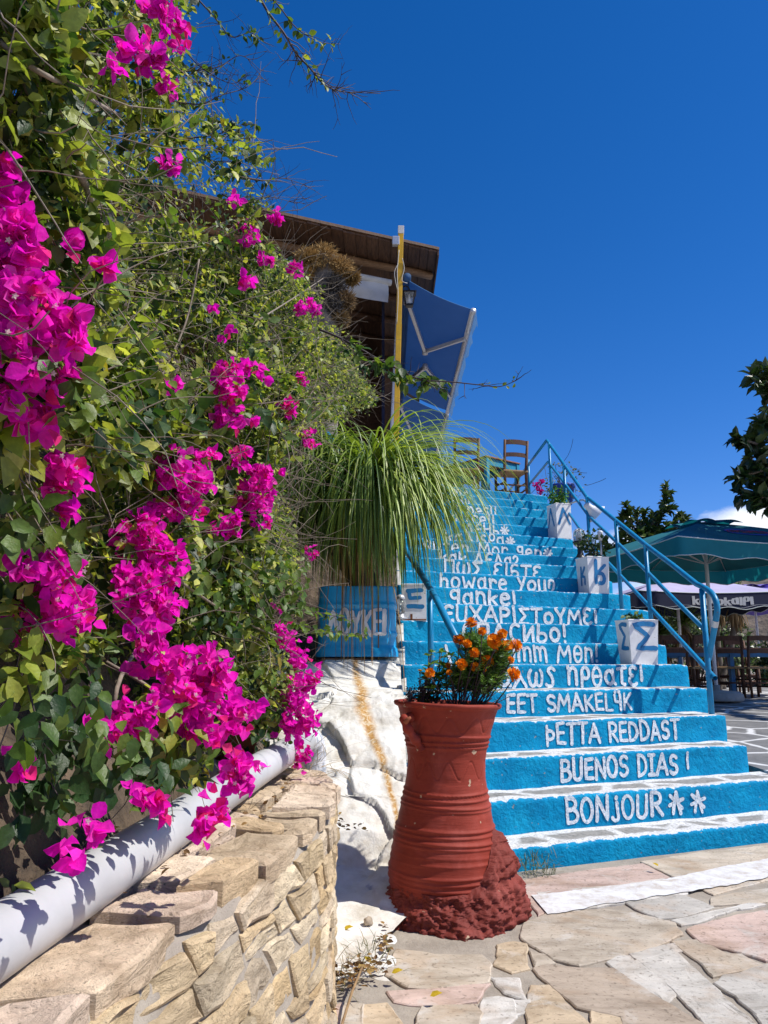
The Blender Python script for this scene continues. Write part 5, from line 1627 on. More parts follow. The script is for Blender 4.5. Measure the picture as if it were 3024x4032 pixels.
# big fresh leaves on the young shoots close by
pos = []; dr = []; sl = []; cl = []
def fresh(xc, yc, rx, ry, cnt, size, cols, Yoff=0.0, lift=.06):
    for _ in range(cnt):
        x = xc + random.uniform(-rx, rx); y = yc + random.uniform(-ry, ry)
        p = on_face(x, y, lift + random.uniform(-.05, .05))
        pos.append(tuple(p)); dr.append((random.gauss(.1, .5), random.gauss(-.3, .4), random.gauss(-.6, .5))); sl.append(size * random.uniform(.7, 1.15))
        c = random.choice(cols); j = random.uniform(.8, 1.2); cl.append((c[0] * j, c[1] * j, c[2] * j))
def on_face(x, y, lift=0.0):
    """where a sight line meets the leafy face of the bush"""
    for Y in np.linspace(.85, 7.5, 260):
        p = atY(x, y, Y)
        b = Vector((0, p.y, p.z))
        if p.x <= float(face_x(Y, p.z)) + noise.noise(b * 1.3) * .32 + noise.noise(b * 3.6) * .15 + lift - .03: return p
    return p
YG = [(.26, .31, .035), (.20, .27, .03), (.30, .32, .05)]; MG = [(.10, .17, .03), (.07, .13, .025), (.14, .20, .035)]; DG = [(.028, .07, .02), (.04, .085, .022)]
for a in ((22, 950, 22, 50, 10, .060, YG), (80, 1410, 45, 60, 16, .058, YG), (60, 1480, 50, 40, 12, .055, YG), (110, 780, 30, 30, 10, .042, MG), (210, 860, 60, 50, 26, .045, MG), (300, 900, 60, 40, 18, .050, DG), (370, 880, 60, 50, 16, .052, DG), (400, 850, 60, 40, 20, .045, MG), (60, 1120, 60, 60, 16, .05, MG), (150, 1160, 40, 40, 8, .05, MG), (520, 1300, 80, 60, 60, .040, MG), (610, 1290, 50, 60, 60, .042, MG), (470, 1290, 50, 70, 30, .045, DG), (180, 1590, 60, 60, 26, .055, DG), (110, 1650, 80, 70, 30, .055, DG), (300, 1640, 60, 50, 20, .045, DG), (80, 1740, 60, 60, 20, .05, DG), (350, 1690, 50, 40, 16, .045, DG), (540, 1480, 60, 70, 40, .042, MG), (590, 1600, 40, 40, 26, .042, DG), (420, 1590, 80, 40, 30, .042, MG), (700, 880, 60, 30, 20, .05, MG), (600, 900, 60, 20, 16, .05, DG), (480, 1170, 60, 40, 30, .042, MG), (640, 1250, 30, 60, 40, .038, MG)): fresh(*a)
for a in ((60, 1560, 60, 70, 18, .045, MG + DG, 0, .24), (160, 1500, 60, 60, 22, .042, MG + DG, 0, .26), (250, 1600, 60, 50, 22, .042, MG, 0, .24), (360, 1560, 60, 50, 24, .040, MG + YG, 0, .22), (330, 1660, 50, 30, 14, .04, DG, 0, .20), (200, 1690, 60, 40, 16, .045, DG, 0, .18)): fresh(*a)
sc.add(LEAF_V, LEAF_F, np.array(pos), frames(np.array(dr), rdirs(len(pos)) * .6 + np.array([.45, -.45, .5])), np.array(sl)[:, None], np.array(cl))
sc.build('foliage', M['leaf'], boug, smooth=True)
# woody stems
mb = MB(); mb.smooth = True
def walk(p, d, ln, r, wob=.5, seg=8, g=0.0):
    pts = [Vector(p)]; d = Vector(d).normalized()
    for i in range(seg):
        d = (d + Vector((random.gauss(0, wob), random.gauss(0, wob), random.gauss(0, wob) + g)) * .5).normalized()
        pts.append(pts[-1] + d * (ln / seg))
    return pts
for pl, r in (([(55, 180), (75, 240), (120, 300), (150, 350), (185, 400), (205, 460), (228, 530)], .0065), ([(0, 90), (60, 140), (150, 190), (260, 250)], .004), ([(200, 420), (235, 500), (245, 600)], .005), ([(430, 560), (400, 700), (330, 850)], .003), ([(330, 1350), (262, 1460), (245, 1560)], .005), ([(230, 1430), (330, 1490), (400, 1560)], .004), ([(610, 1380), (500, 1330), (380, 1250)], .004), ([(700, 600), (640, 640), (560, 690)], .003)):
    mb.tube(smooth_path([on_face(x, y, .0 + random.uniform(-.05, .02)) for x, y in pl], 5), r, 7)
k = rng.choice(len(P), 1500, replace=False)
for i in k:
    p = Vector(P[i]) + Vector((-.03, 0, 0))
    pts = walk(p, (random.gauss(.25, .5), random.gauss(.1, .6), random.gauss(.1, .7)), random.uniform(.10, .34), .003, .35, 6)
    r = random.uniform(.0009, .0024)
    mb.tube(pts, [r * (1 - .1 * q) for q in range(7)], 4, False)
k = rng.choice(len(P2), 1900, replace=False)
for i in k:
    pts = walk(Vector(P2[i]), (random.gauss(.25, .5), random.gauss(.1, .6), random.gauss(.1, .7)), random.uniform(.15, .5), .003, .35, 6)
    r = random.uniform(.0012, .0028)
    mb.tube(pts, [r * (1 - .1 * q) for q in range(7)], 4, False)
mb.build('branches', M['twig'], boug)
# trunk rising from the bed
mb = MB(); mb.smooth = True
mb.tube(smooth_path([Vector((-1.0, 2.5, .5)), Vector((-.95, 2.5, .9)), Vector((-1.05, 2.45, 1.5)), Vector((-.95, 2.5, 2.2)), Vector((-1.1, 2.6, 3.0))], 6), [.05 - .0012 * i for i in range(25)], 10)
mb.build('trunk', M['bark'], boug)

# long shoots that reach out of the mass, with bare side twigs and leaves
spos, sdr, ssl, scl = [], [], [], []
def shoot(pix, Y0, Y1, r, n_tw, tw, n_lf, lf, cols, bare=0.0):
    mbs = MB(); mbs.smooth = True
    pts = smooth_path([atY(x, y, Y0 + (Y1 - Y0) * i / (len(pix) - 1)) for i, (x, y) in enumerate(pix)], 6)
    k = len(pts)
    mbs.tube(pts, [r * (1 - .75 * i / k) for i in range(k)], 6)
    for _ in range(n_tw):
        i = random.randrange(int(k * .12), k); p = pts[i]
        d = (pts[min(i + 1, k - 1)] - pts[max(i - 1, 0)]).normalized()
        v = d * random.uniform(.2, .9) + Vector((random.gauss(0, .6), random.gauss(0, .5), random.gauss(0, .6)))
        q = walk(p, v, tw * random.uniform(.4, 1.2), r, .32, 5)
        mbs.tube(q, [r * .42 * (1 - .14 * j) for j in range(6)], 4, False)
        for s in range(random.randint(0, 2)):
            b = q[random.randint(2, 4)]
            q2 = walk(b, v + Vector((random.gauss(0, .8), random.gauss(0, .5), random.gauss(0, .8))), tw * .4 * random.random(), r, .3, 3)
            mbs.tube(q2, [r * .28 * (1 - .2 * j) for j in range(4)], 4, False)
    mbs.build('branch', M['dark_twig'], boug)
    for _ in range(n_lf):
        t = random.random() * (1 - bare)
        i = min(k - 2, int(t * k)); p = pts[i].lerp(pts[i + 1], random.random())
        off = Vector((random.gauss(0, 1), random.gauss(0, 1), random.gauss(-.2, 1))).normalized()
        spos.append(tuple(p + off * random.uniform(.003, .014))); sdr.append((off.x, off.y, off.z - .45)); ssl.append(lf * random.uniform(.6, 1.2))
        c = random.choice(cols); j = random.uniform(.75, 1.2); scl.append((c[0] * j, c[1] * j, c[2] * j))
shoot([(545, -40), (575, 20), (612, 70), (640, 115), (672, 150), (695, 178), (730, 196), (775, 200), (822, 202)], 2.3, 2.7, .0048, 46, .13, 34, .030, MG + YG, .35)
shoot([(560, -30), (600, 10), (640, 60), (690, 90), (735, 95)], 2.4, 2.8, .003, 22, .10, 44, .032, MG + DG + YG, .1)
shoot([(330, 165), (400, 155), (470, 145), (520, 120), (560, 150)], 2.4, 2.5, .0032, 30, .12, 20, .028, MG + DG, .3)
shoot([(420, -10), (470, 45), (500, 80), (540, 70), (560, 85)], 2.4, 2.5, .003, 18, .10, 40, .030, MG + DG)
shoot([(350, 215), (430, 225), (480, 205), (530, 190), (560, 165)], 2.5, 2.7, .0032, 24, .13, 16, .028, MG, .2)
shoot([(400, 300), (470, 290), (520, 270), (555, 268)], 2.7, 2.9, .003, 20, .12, 26, .03, MG + DG)
shoot([(430, 330), (500, 370), (560, 390), (610, 385), (660, 400)], 2.7, 3.0, .0034, 34, .15, 30, .032, MG + DG, .35)
shoot([(480, 420), (530, 440), (580, 425), (640, 440)], 2.8, 3.1, .003, 28, .14, 24, .03, MG + YG, .35)
shoot([(400, 110), (440, 150), (500, 180), (540, 160)], 2.5, 2.6, .0024, 26, .10, 6, .026, MG)
shoot([(690, 712), (730, 728), (775, 752), (815, 775), (855, 795), (893, 815), (930, 822), (985, 826), (1040, 832), (1080, 835), (1115, 822)], 3.3, 3.2, .0058, 24, .12, 0, .055, MG + DG)
# the big leaves of the long shoot hang below it
for i, (x, y) in enumerate([(748, 748), (760, 742), (780, 765), (800, 775), (790, 790), (812, 785), (825, 790), (842, 795), (850, 812), (860, 800), (868, 815), (880, 812), (890, 826), (900, 822), (912, 826), (925, 830), (935, 826), (950, 830), (962, 828), (905, 838), (875, 828), (840, 808), (772, 752), (930, 812), (760, 760)]):
    for _ in range(4):
        p = atY(x + random.uniform(-8, 8), y + random.uniform(-10, 10), 3.28 + random.uniform(-.04, .04))
        spos.append(tuple(p)); sdr.append((random.gauss(.3, .5), random.gauss(-.2, .4), random.gauss(-.6, .5))); ssl.append(random.uniform(.036, .068))
        c = random.choice(MG + DG); scl.append(c)
for x, y in [(1045, 828), (1085, 832), (1100, 840), (1075, 838), (1112, 812), (1108, 838), (1060, 826)]:
    spos.append(tuple(atY(x, y, 3.22))); sdr.append((random.gauss(0, .6), 0, random.gauss(.2, .6))); ssl.append(random.uniform(.014, .026)); scl.append(random.choice(YG))
shoot([(600, 1330), (650, 1350), (700, 1362), (740, 1368), (790, 1372)], 3.9, 4.6, .004, 14, .10, 60, .046, MG + [(.16, .24, .04)], .0)
shoot([(610, 1310), (660, 1318), (720, 1330), (765, 1345)], 3.9, 4.5, .003, 10, .10, 36, .044, MG, .0)
shoot([(500, 1775), (540, 1778), (580, 1782), (612, 1772)], 2.5, 2.65, .002, 8, .05, 16, .022, MG + DG, .0)
shoot([(400, 1700), (450, 1740), (490, 1750), (535, 1752)], 2.4, 2.5, .002, 10, .06, 18, .024, DG, .1)
shoot([(190, 1450), (215, 1560), (250, 1640), (300, 1700)], 1.75, 1.7, .002, 14, .07, 30, .034, MG + DG, .0)
shoot([(60, 1480), (90, 1600), (110, 1690), (150, 1750)], 1.35, 1.35, .002, 14, .06, 26, .034, MG + DG, .0)
shoot([(340, 1500), (380, 1600), (410, 1680)], 2.05, 2.0, .002, 14, .07, 26, .032, MG, .0)
shoot([(640, 1560), (610, 1620), (575, 1660), (545, 1690)], 3.1, 3.0, .0026, 10, .07, 26, .03, DG, .0)
s2 = Scatter()
s2.add(LEAF_V, LEAF_F, np.array(spos), frames(np.array(sdr), rdirs(len(spos)) * .7 + np.array([.4, -.4, .5])), np.array(ssl)[:, None], np.array(scl))
s2.build('foliage', M['leaf'], boug, smooth=True)

# flower clusters
FL = [(8, 370, 22, 32), (25, 460, 54, 75), (30, 540, 66, 70), (45, 610, 56, 60), (12, 640, 40, 40), (20, 690, 30, 50), (95, 690, 80, 44), (120, 725, 72, 40), (40, 800, 62, 52), (90, 825, 56, 40), (25, 860, 36, 30), (50, 905, 52, 32), (95, 890, 30, 36), (135, 1010, 46, 42), (145, 1055, 50, 36), (148, 1092, 22, 26), (40, 1225, 42, 32), (120, 1235, 60, 42), (110, 1290, 85, 45), (105, 1335, 88, 46), (300, 1120, 30, 24), (290, 1150, 50, 24), (370, 1010, 46, 40), (410, 1040, 52, 44), (390, 1090, 62, 36), (340, 1105, 24, 24), (440, 990, 30, 22), (520, 985, 30, 30), (560, 1030, 46, 36), (545, 1070, 50, 40), (560, 1110, 34, 34), (490, 1130, 36, 34), (330, 1190, 60, 32), (360, 1235, 54, 46), (300, 1260, 60, 32), (285, 1290, 40, 26), (330, 1320, 56, 44), (350, 1300, 40, 30), (320, 1380, 40, 44), (350, 1420, 60, 44), (430, 1440, 64, 48), (450, 1490, 60, 46), (380, 1500, 60, 34), (280, 1540, 64, 34), (300, 1570, 50, 24), (420, 1540, 60, 46), (425, 1580, 50, 26), (510, 1530, 46, 26), (500, 1560, 40, 30), (610, 1370, 26, 30), (635, 1410, 34, 34), (655, 1460, 34, 44), (640, 1500, 44, 40), (620, 1545, 42, 40), (650, 1570, 38, 40), (655, 1640, 20, 30), (520, 1665, 42, 44), (530, 1700, 26, 22), (310, 1730, 42, 34), (455, 1750, 34, 30), (440, 1790, 24, 28), (175, 1790, 40, 28), (150, 1830, 26, 24), (45, 1645, 26, 26), (220, 1590, 26, 34), (500, 810, 36, 32), (470, 825, 22, 34), (548, 806, 32, 22), (495, 850, 34, 34), (500, 900, 44, 30), (650, 822, 18, 20), (618, 884, 20, 26), (668, 950, 18, 22), (375, 838, 18, 16), (490, 716, 15, 15), (450, 665, 9, 10), (165, 530, 30, 16), (210, 568, 28, 18), (595, 470, 17, 17), (508, 428, 14, 20), (535, 505, 20, 26), (562, 560, 28, 14), (632, 575, 20, 22), (522, 608, 24, 16), (655, 662, 30, 18), (682, 672, 14, 17), (350, 25, 30, 36), (372, 55, 30, 24), (285, 108, 40, 22), (330, 130, 34, 18), (300, 140, 18, 16), (358, 175, 18, 14), (372, 192, 16, 10), (372, 355, 18, 22), (672, 1192, 13, 14), (600, 1310, 14, 12), (240, 148, 10, 12), (388, 102, 12, 18)]
for (x, y, rx, ry) in FL[:100]:
    p0 = on_face(x, y, .06 + (.14 if y > 1620 else (.10 if y > 1360 and x < 560 else 0)))
    if x > 560 and y > 1340: p0 = atY(x, y, 3.05 + random.uniform(-.1, .15))
    w = (p0 - EYEV).length
    k = w / 1662
    RX, RY = rx * k, ry * k
    size = .029 if y > 300 else .031
    if rx < 22: size = .026
    n = int(max(7, min(260, 2.1 * rx * ry * k * k * 3.14 / (size * size * .42))))
    n = int(n * 1.15) if w > 2.3 else int(n * 1.5)
    n = max(6, n)
    u = rng.normal(size=(n, 3)); u /= np.linalg.norm(u, axis=1, keepdims=True); u *= rng.random((n, 1)) ** .4
    T = EYEV - p0; T.normalize()
    Rx = np.array([1, 0, 0.0]); Uz = np.array([0, 0, 1.0]); Fd = np.array(tuple(T))
    Rr = min(RX, RY) * .8
    Pp = np.array(tuple(p0)) + u[:, :1] * Rx * RX + u[:, 1:2] * Uz * RY + u[:, 2:3] * Fd * Rr
    # bracts grow in threes round a common point
    m_ = max(2, n // 3)
    cen = Pp[:m_]; cid = rng.integers(0, m_, n)
    ax = rdirs(m_) * .7 + Fd * .6 + np.array([.3, -.1, -.1])
    base = cen[cid] + rng.normal(0, size * .12, (n, 3))
    D = ax[cid] * .55 + rdirs(n) * .85
    Uv = ax[cid] + rdirs(n) * .4 + np.array(tuple(SUN_DIR)) * .7
    pinkish = (x, y) in ((500, 850), (618, 884), (668, 950), (495, 850), (455, 1750), (650, 822), (672, 1192))
    c0 = np.array([.88, .014, .55]); c1 = np.array([.92, .035, .55]); c2 = np.array([.76, .006, .50]); c3 = np.array([.74, .025, .20])
    r = rng.random(n)
    if y < 300 or w > 3.0: r = np.minimum(.999, r * .75 + .25)
    fade = (rng.random((n, 1)) < .22) * rng.uniform(.0, .22, (n, 1))
    C = fade * np.array([.4, .35, .3]) + np.where((r < .5)[:, None], c0, np.where((r < .75)[:, None], c1, np.where((r < (.6 if pinkish else .94))[:, None], c2, c3))) * rng.uniform(.8, 1.15, (n, 1))
    sc = Scatter()
    sc.add(BRACT_V, BRACT_F, base, frames(D, Uv), (size * rng.uniform(.75, 1.2, n))[:, None], C)
    nw = 0 if w > 2.6 else int(n / 16)
    if nw:
        # the tiny cream flowers inside the bracts
        q = cen[:nw] + (Fd + np.array([.3, -.2, .1])) * size * .55
        for dd in range(5):
            an = 2 * math.pi * dd / 5
            tv = [(-.18, 0, .02), (.18, 0, .02), (-.22, .5, .0), (.22, .5, 0), (0, .9, -.05)]
            dirs = np.tile(np.array([[math.cos(an), 0, math.sin(an)]]), (nw, 1)) + rng.normal(0, .1, (nw, 3))
            sc.add(tv, BLADE_F3, q, frames(dirs, np.tile(Fd, (nw, 1))), np.full((nw, 1), .0062), np.tile([.80, .78, .62], (nw, 1)))
    sc.build('flower_cluster', M['bract'], boug, smooth=True)

# ------------------------------------------------------------------ blue tin tub with the ponytail palm
TX, TY, TZ = -.194, 5.72, 1.055
tub = empty('tin_tub', (TX, TY, TZ), 'dented sky blue metal tub with white brushed letters on the white rock', 'planter tub')
def rrect(hw, hd, r, n=6):
    out = []
    for cx, cy, a0 in ((hw - r, hd - r, 0), (-hw + r, hd - r, 90), (-hw + r, -hd + r, 180), (hw - r, -hd + r, 270)):
        for i in range(n + 1):
            a = R(a0 + 90 * i / n); out.append((cx + r * math.cos(a), cy + r * math.sin(a)))
    return out
mb = MB(); mb.smooth = True
HW, HD, HT = .285, .19, .50
def tub_off(z):
    o = 0
    for zc, a, wd in ((.365, .010, .012), (.34, -.006, .02), (.16, .010, .014), (.14, -.004, .02)): o += a * math.exp(-((z - zc) / wd) ** 2)
    if z < .06: o += .012
    if z < .035: o += .004
    return o
zz = [0, .008, .03, .045, .055, .07, .09] + list(np.linspace(.10, .42, 34)) + [.45, .48, .492, .5]
ringpts = []
for seg in range(4): pass
RC = .105
base = rrect(HW, HD, RC)
# subdivide the long sides
bb = []
for i in range(len(base)):
    a, b = base[i], base[(i + 1) % len(base)]
    k = max(1, int(math.hypot(b[0] - a[0], b[1] - a[1]) / .03))
    for j in range(k): bb.append((a[0] + (b[0] - a[0]) * j / k, a[1] + (b[1] - a[1]) * j / k))
def tub_pt(x, y, z, extra=0):
    l = math.hypot(x, y); o = tub_off(z) + extra
    nx = max(-1, min(1, (abs(x) - (HW - RC)) / RC)) if abs(x) > HW - RC else 0
    ny = max(-1, min(1, (abs(y) - (HD - RC)) / RC)) if abs(y) > HD - RC else 0
    nn = math.hypot(nx, ny) or 1
    dent = noise.noise(Vector((x * 6, y * 6, z * 6))) * .006
    o += dent
    return Vector((TX + x + math.copysign(nx / nn, x) * o, TY + y + math.copysign(ny / nn, y) * o, TZ + z))
mb.grid([[tub_pt(x, y, z) for z in zz] + [tub_pt(x * .985, y * .975, .5), tub_pt(x * .985, y * .975, .42)] for x, y in bb], closed_u=True)
mb.face([mb.vert(tub_pt(x, y, .0)) for x, y in reversed(bb)])
mb.build('tub', M['blue_tin'], tub)
mb = MB(); mb.face([mb.vert(tub_pt(x * .98, y * .97, .43)) for x, y in bb]); mb.build('soil', M['soil'], tub)
mb = MB()
def tfn(a, b, l): return tub_pt(a, -HD, b, .0035 + .0005 * l)
letters(mb, ['Lam', 'O', 'Y', 'K', 'E', 'i'], -.20, .205, .155, .325, .027, tfn, 9, .12)
mb.build('lettering', M['white_metal'], tub)
mb = MB(); mb.box((TX - .10, TY - .05, TZ - .035), (.30, .30, .05), bevel=.01)
mb.build('wooden_block', M['wood_beam'], tub)

palm = empty('ponytail_palm', (TX + .02, TY, TZ + .43), 'ponytail palm with long drooping strap leaves growing out of the blue tin tub', 'palm')
cr1 = atY(800, 1045, 5.72); cr2 = atY(655, 985, 5.95)
mb = MB(); mb.smooth = True
b0 = Vector((TX + .02, TY, TZ + .40))
mb.tube(smooth_path([b0, b0 + Vector((0, 0, .16)), b0.lerp(cr1, .6), cr1], 5), [.12, .115, .10, .09, .078, .066, .058, .052, .047, .044, .041, .039, .037, .036, .035, .034], 12)
mb.tube(smooth_path([b0 + Vector((-.02, .02, .15)), b0.lerp(cr2, .5) + Vector((-.06, 0, 0)), cr2], 5), [.07, .06, .055, .05, .045, .042, .04, .038, .036, .034, .033], 10)
mb.build('trunk', M['bark'], palm)
def straps(mb, c, n, L0, L1, el0, el1, w, cols, droop, azf=None, nseg=13, start=0):
    for _ in range(n):
        az = azf() if azf else random.uniform(0, 2 * math.pi)
        el = R(random.uniform(el0, el1))
        d = Vector((math.cos(az) * math.cos(el), math.sin(az) * math.cos(el), math.sin(el)))
        Ln = random.uniform(L0, L1); p = c + d * .03 + Vector((random.gauss(0, .02), random.gauss(0, .02), random.gauss(0, .025)))
        side = d.cross(Vector((0, 0, 1))); side = side.normalized() if side.length > .05 else Vector((1, 0, 0))
        tw = random.gauss(0, .25); side = (side + Vector((0, 0, tw))).normalized()
        g = droop * random.uniform(.75, 1.3)
        wd = w * random.uniform(.75, 1.2)
        col_ = random.choice(cols); j = random.uniform(.75, 1.25); mb.c = tuple(v * j for v in col_)
        prev = None; sway = Vector((random.gauss(0, .03), random.gauss(0, .03), 0))
        for i in range(nseg + 1):
            t = i / nseg
            ww = wd * (.5 + .5 * min(1, t * 5)) * (1 - t) ** .55 + .0006
            s = side * ww * .5
            nn = d.cross(side).normalized() * ww * .16
            cur = (mb.vert(p + s), mb.vert(p - nn), mb.vert(p - s))
            if prev:
                mb.face((prev[0], prev[1], cur[1], cur[0])); mb.face((prev[1], prev[2], cur[2], cur[1]))
            prev = cur
            d = (d + Vector((0, 0, -g)) * (.35 + t * 1.1) + sway * t).normalized()
            side = (side - d * side.dot(d)).normalized()
            p = p + d * (Ln / nseg)
mb = MB(); mb.use_col = True; mb.smooth = True
LG = [(.31, .41, .075), (.25, .35, .065), (.19, .28, .055), (.38, .46, .10)]; DK = [(.075, .14, .036), (.10, .175, .042), (.13, .205, .05)]
straps(mb, cr1, 380, .65, 1.10, 0, 68, .019, LG + DK, .36)
straps(mb, cr1, 280, .65, 1.10, -15, 45, .017, DK + LG, .36)
straps(mb, cr1, 120, .9, 1.25, 5, 48, .021, LG, .26, lambda: random.gauss(-.25, .5))
straps(mb, cr1, 190, 1.0, 1.38, 8, 60, .017, LG, .25, lambda: random.gauss(-.25, .65))
straps(mb, cr2, 260, .6, 1.0, 0, 66, .018, LG + DK, .38)
straps(mb, cr2, 150, .6, 1.05, -20, 40, .016, DK, .38)
straps(mb, cr1, 60, 1.1, 1.7, -10, 50, .006, DK + LG, .26)
# finer crown between the two heads
straps(mb, atY(705, 985, 5.85), 160, .6, 1.0, -5, 55, .016, DK + LG, .40)
straps(mb, cr1 + Vector((0, -.06, -.05)), 280, .50, .90, -60, 5, .016, DK + LG, .55)
straps(mb, cr2.lerp(cr1, .45) + Vector((0, -.08, -.08)), 240, .5, .92, -60, 5, .016, DK, .55)
mb.build('leaves', M['blade'], palm)
mb = MB(); mb.use_col = True; mb.smooth = True
TAN = [(.36, .22, .08), (.30, .18, .07), (.42, .29, .13), (.24, .13, .05)]
for px in (735, 745, 760, 775, 790, 805, 815):
    straps(mb, atY(px, 1110 + random.uniform(-40, 60), 5.52), 9, .8, 1.45, -88, -45, .009, TAN, .7, nseg=11)
mb.build('dead_leaves', M['dry'], palm)
M['rubble'] = simple('grey_brown_rubble', (.22, .19, .16), .95, .35, 9, .9, .04, 14)
# ------------------------------------------------------------------ upper terrace and the wooden restaurant
ZT = 3.52
mb = MB()
nN = yn[20]
def un(a, nn): p = UV_ * a + NV_ * nn; return (p.x, p.y)
def a_at_X(X, nn): return (X + nn * math.sin(TH)) / math.cos(TH)
poly = [un(a_at_X(-9, nN + .35), nN + .35), un(a_at_X(2.52, nN + .35), nN + .35), (2.52, 26.0), (-9, 26.0)]
tv = [mb.vert((x, y, ZT - .012)) for x, y in poly]; bv = [mb.vert((x, y, -.1)) for x, y in poly]
mb.face(tv)
for i in range(4): mb.face((bv[i], bv[(i + 1) % 4], tv[(i + 1) % 4], tv[i]))
struct(mb.build('upper_terrace', M['concrete'], origin=(0, 12, 0)))

NR = 9.87
cr = atN(945, 545, NR)              # eave corner
bld = empty('wooden_restaurant', (cr.x - 1.5, cr.y + 2, ZT), 'restaurant with a weathered dark plank roof on the upper terrace', 'building')
zr = cr.z
Wd = 7.5
XE = cr.x
def roofpt(a_left, back, dz=0.0):
    """a_left metres to the left of the corner along the eave, back metres behind it (straight back along Y)"""
    p = Vector((XE, cr.y, zr)) - UV_ * a_left + Vector((0, back, 0))
    return Vector((p.x, p.y, zr + dz))
mb = MB()
a = 0.0; r8 = random.Random(4)
while a < Wd:
    wd = r8.uniform(.13, .21); g = .006
    a1 = min(a + wd, Wd); dz = r8.uniform(-.006, .006); fr = r8.uniform(-.02, .02)
    q = [roofpt(a + g, fr, -.0 + dz), roofpt(a1, fr, dz), roofpt(a1, 8, dz), roofpt(a + g, 8, dz)]
    t = [v + Vector((0, 0, .03)) for v in q]
    iq = [mb.vert(v) for v in q]; it = [mb.vert(v) for v in t]
    mb.face(iq[::-1]); mb.face(it)
    for i in range(4): mb.face((iq[i], iq[(i + 1) % 4], it[(i + 1) % 4], it[i]))
    a = a1
mb.build('roof_boards', M['wood_dark'], bld)
mb = MB()
q = [roofpt(-.03, -.03, .034), roofpt(Wd, -.03, .034), roofpt(Wd, 8, .034), roofpt(-.03, 8, .034)]
iq = [mb.vert(v) for v in q]; it = [mb.vert(v + Vector((0, 0, .045))) for v in q]
mb.face(iq[::-1]); mb.face(it)
for i in range(4): mb.face((iq[i], iq[(i + 1) % 4], it[(i + 1) % 4], it[i]))
mb.build('roof', M['black_felt'] if 'black_felt' in M else M['wood_dark'], bld)
for k, bk in enumerate((.66, 1.7, 2.6, 3.5, 4.5)):
    mb = MB(); mb.smooth = True
    A, B_ = roofpt(.06 if k == 0 else .55, bk, -.065), roofpt(Wd, bk, -.065)
    pts = [A.lerp(B_, t) + Vector((0, 0, .008 * math.sin(t * 31 + k))) for t in np.linspace(0, 1, 30)]
    mb.tube(pts, [.060 + .004 * math.sin(i * 1.3 + k) for i in range(30)], 10)
    mb.build('beam', M['wood_beam'] if k == 0 else M['wood_dark'], bld)
mb = MB(); mb.bar(roofpt(-.012, -.02, .0), roofpt(-.012, 7.9, .0), .025, .13)
mb.build('barge_board', M['wood_dark'], bld)
# posts: one tall yellow post in front, a second one behind it
NP = 9.72
pA, pB = atN(866, 506, NP), atN(853, 950, NP)
mb = MB(); mb.bar(Vector((pB.x, pB.y, ZT - .02)), Vector((pA.x, pA.y, pA.z)), .080, .055, (0, 1, 0), .006); mb.build('yellow_post', M['yellow'], bld)
mb = MB(); mb.bar(pA, pA + Vector((.002, 0, .13)), .092, .058, (0, 1, 0), .006); mb.build('post_end', M['canvas_white'], bld)
fl_ = atN(858, 519, NP - .02)
mb = MB(); mb.box(fl_ + Vector((-.02, .03, .0)), (.11, .08, .14), bevel=.012); mb.build('floodlight', M['silver'], bld)
pC = atY(849, 800, 12.2)
pC2 = atY(866, 690, 12.2)
mb = MB(); mb.bar(Vector((pC.x - .02, 12.2, ZT)), Vector((pC.x + .13, 12.2, zr - .05)), .10, .06, (0, 1, 0), .006); mb.build('yellow_post', M['yellow'], bld)
pw = atY(846, 800, 11.7)
mb = MB(); mb.smooth = True; mb.tube([Vector((pw.x - .05, 11.7, ZT)), Vector((pw.x + .10, 11.7, zr - .7))], .032, 12); mb.build('white_pipe', M['white_metal'], bld)
# cables
mb = MB(); mb.smooth = True
for (pl, w) in (([(862, 540), (858, 590), (860, 640), (857, 700)], .006), ([(869, 558), (873, 580), (868, 605), (880, 612)], .006), ([(860, 570), (852, 590), (858, 625)], .005)):
    mb.tube(smooth_path([atN(x, y, NP - .05) for x, y in pl], 5), w, 5)
mb.build('cable', M['cable'], bld)
# dark inside wall and floor of the dining room
mb = MB()
inn = [roofpt(.9, 5.2, 0), roofpt(Wd, 5.2, 0)]
mb.poly([Vector((inn[0].x + .3, inn[0].y, ZT)), Vector((inn[1].x, inn[1].y, ZT)), Vector((inn[1].x, inn[1].y, zr)), Vector((inn[0].x + .3, inn[0].y, zr))])
mb.build('back_wall', M['wood_dark'], bld)
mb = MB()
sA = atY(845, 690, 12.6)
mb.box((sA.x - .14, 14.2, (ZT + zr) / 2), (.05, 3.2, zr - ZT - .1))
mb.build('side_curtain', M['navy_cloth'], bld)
# rubble pillar under the roof
mb = MB(); mb.smooth = True; 
pc = atN(697, 760, 10.2)
G = []
for i in range(28):
    an = 2 * math.pi * i / 28; row = []
    for z in np.linspace(ZT - .6, zr - .35, 40):
        d = Vector((math.cos(an), math.sin(an), z * 2.4))
        r = .25 + noise.noise(d * 1.6) * .05 + noise.noise(d * 4) * .025
        row.append((pc.x + r * math.cos(an), pc.y + r * math.sin(an), z))
    G.append(row)
mb.grid(G, closed_u=True)
mb.build('stone_pillar', M['rubble'], bld)
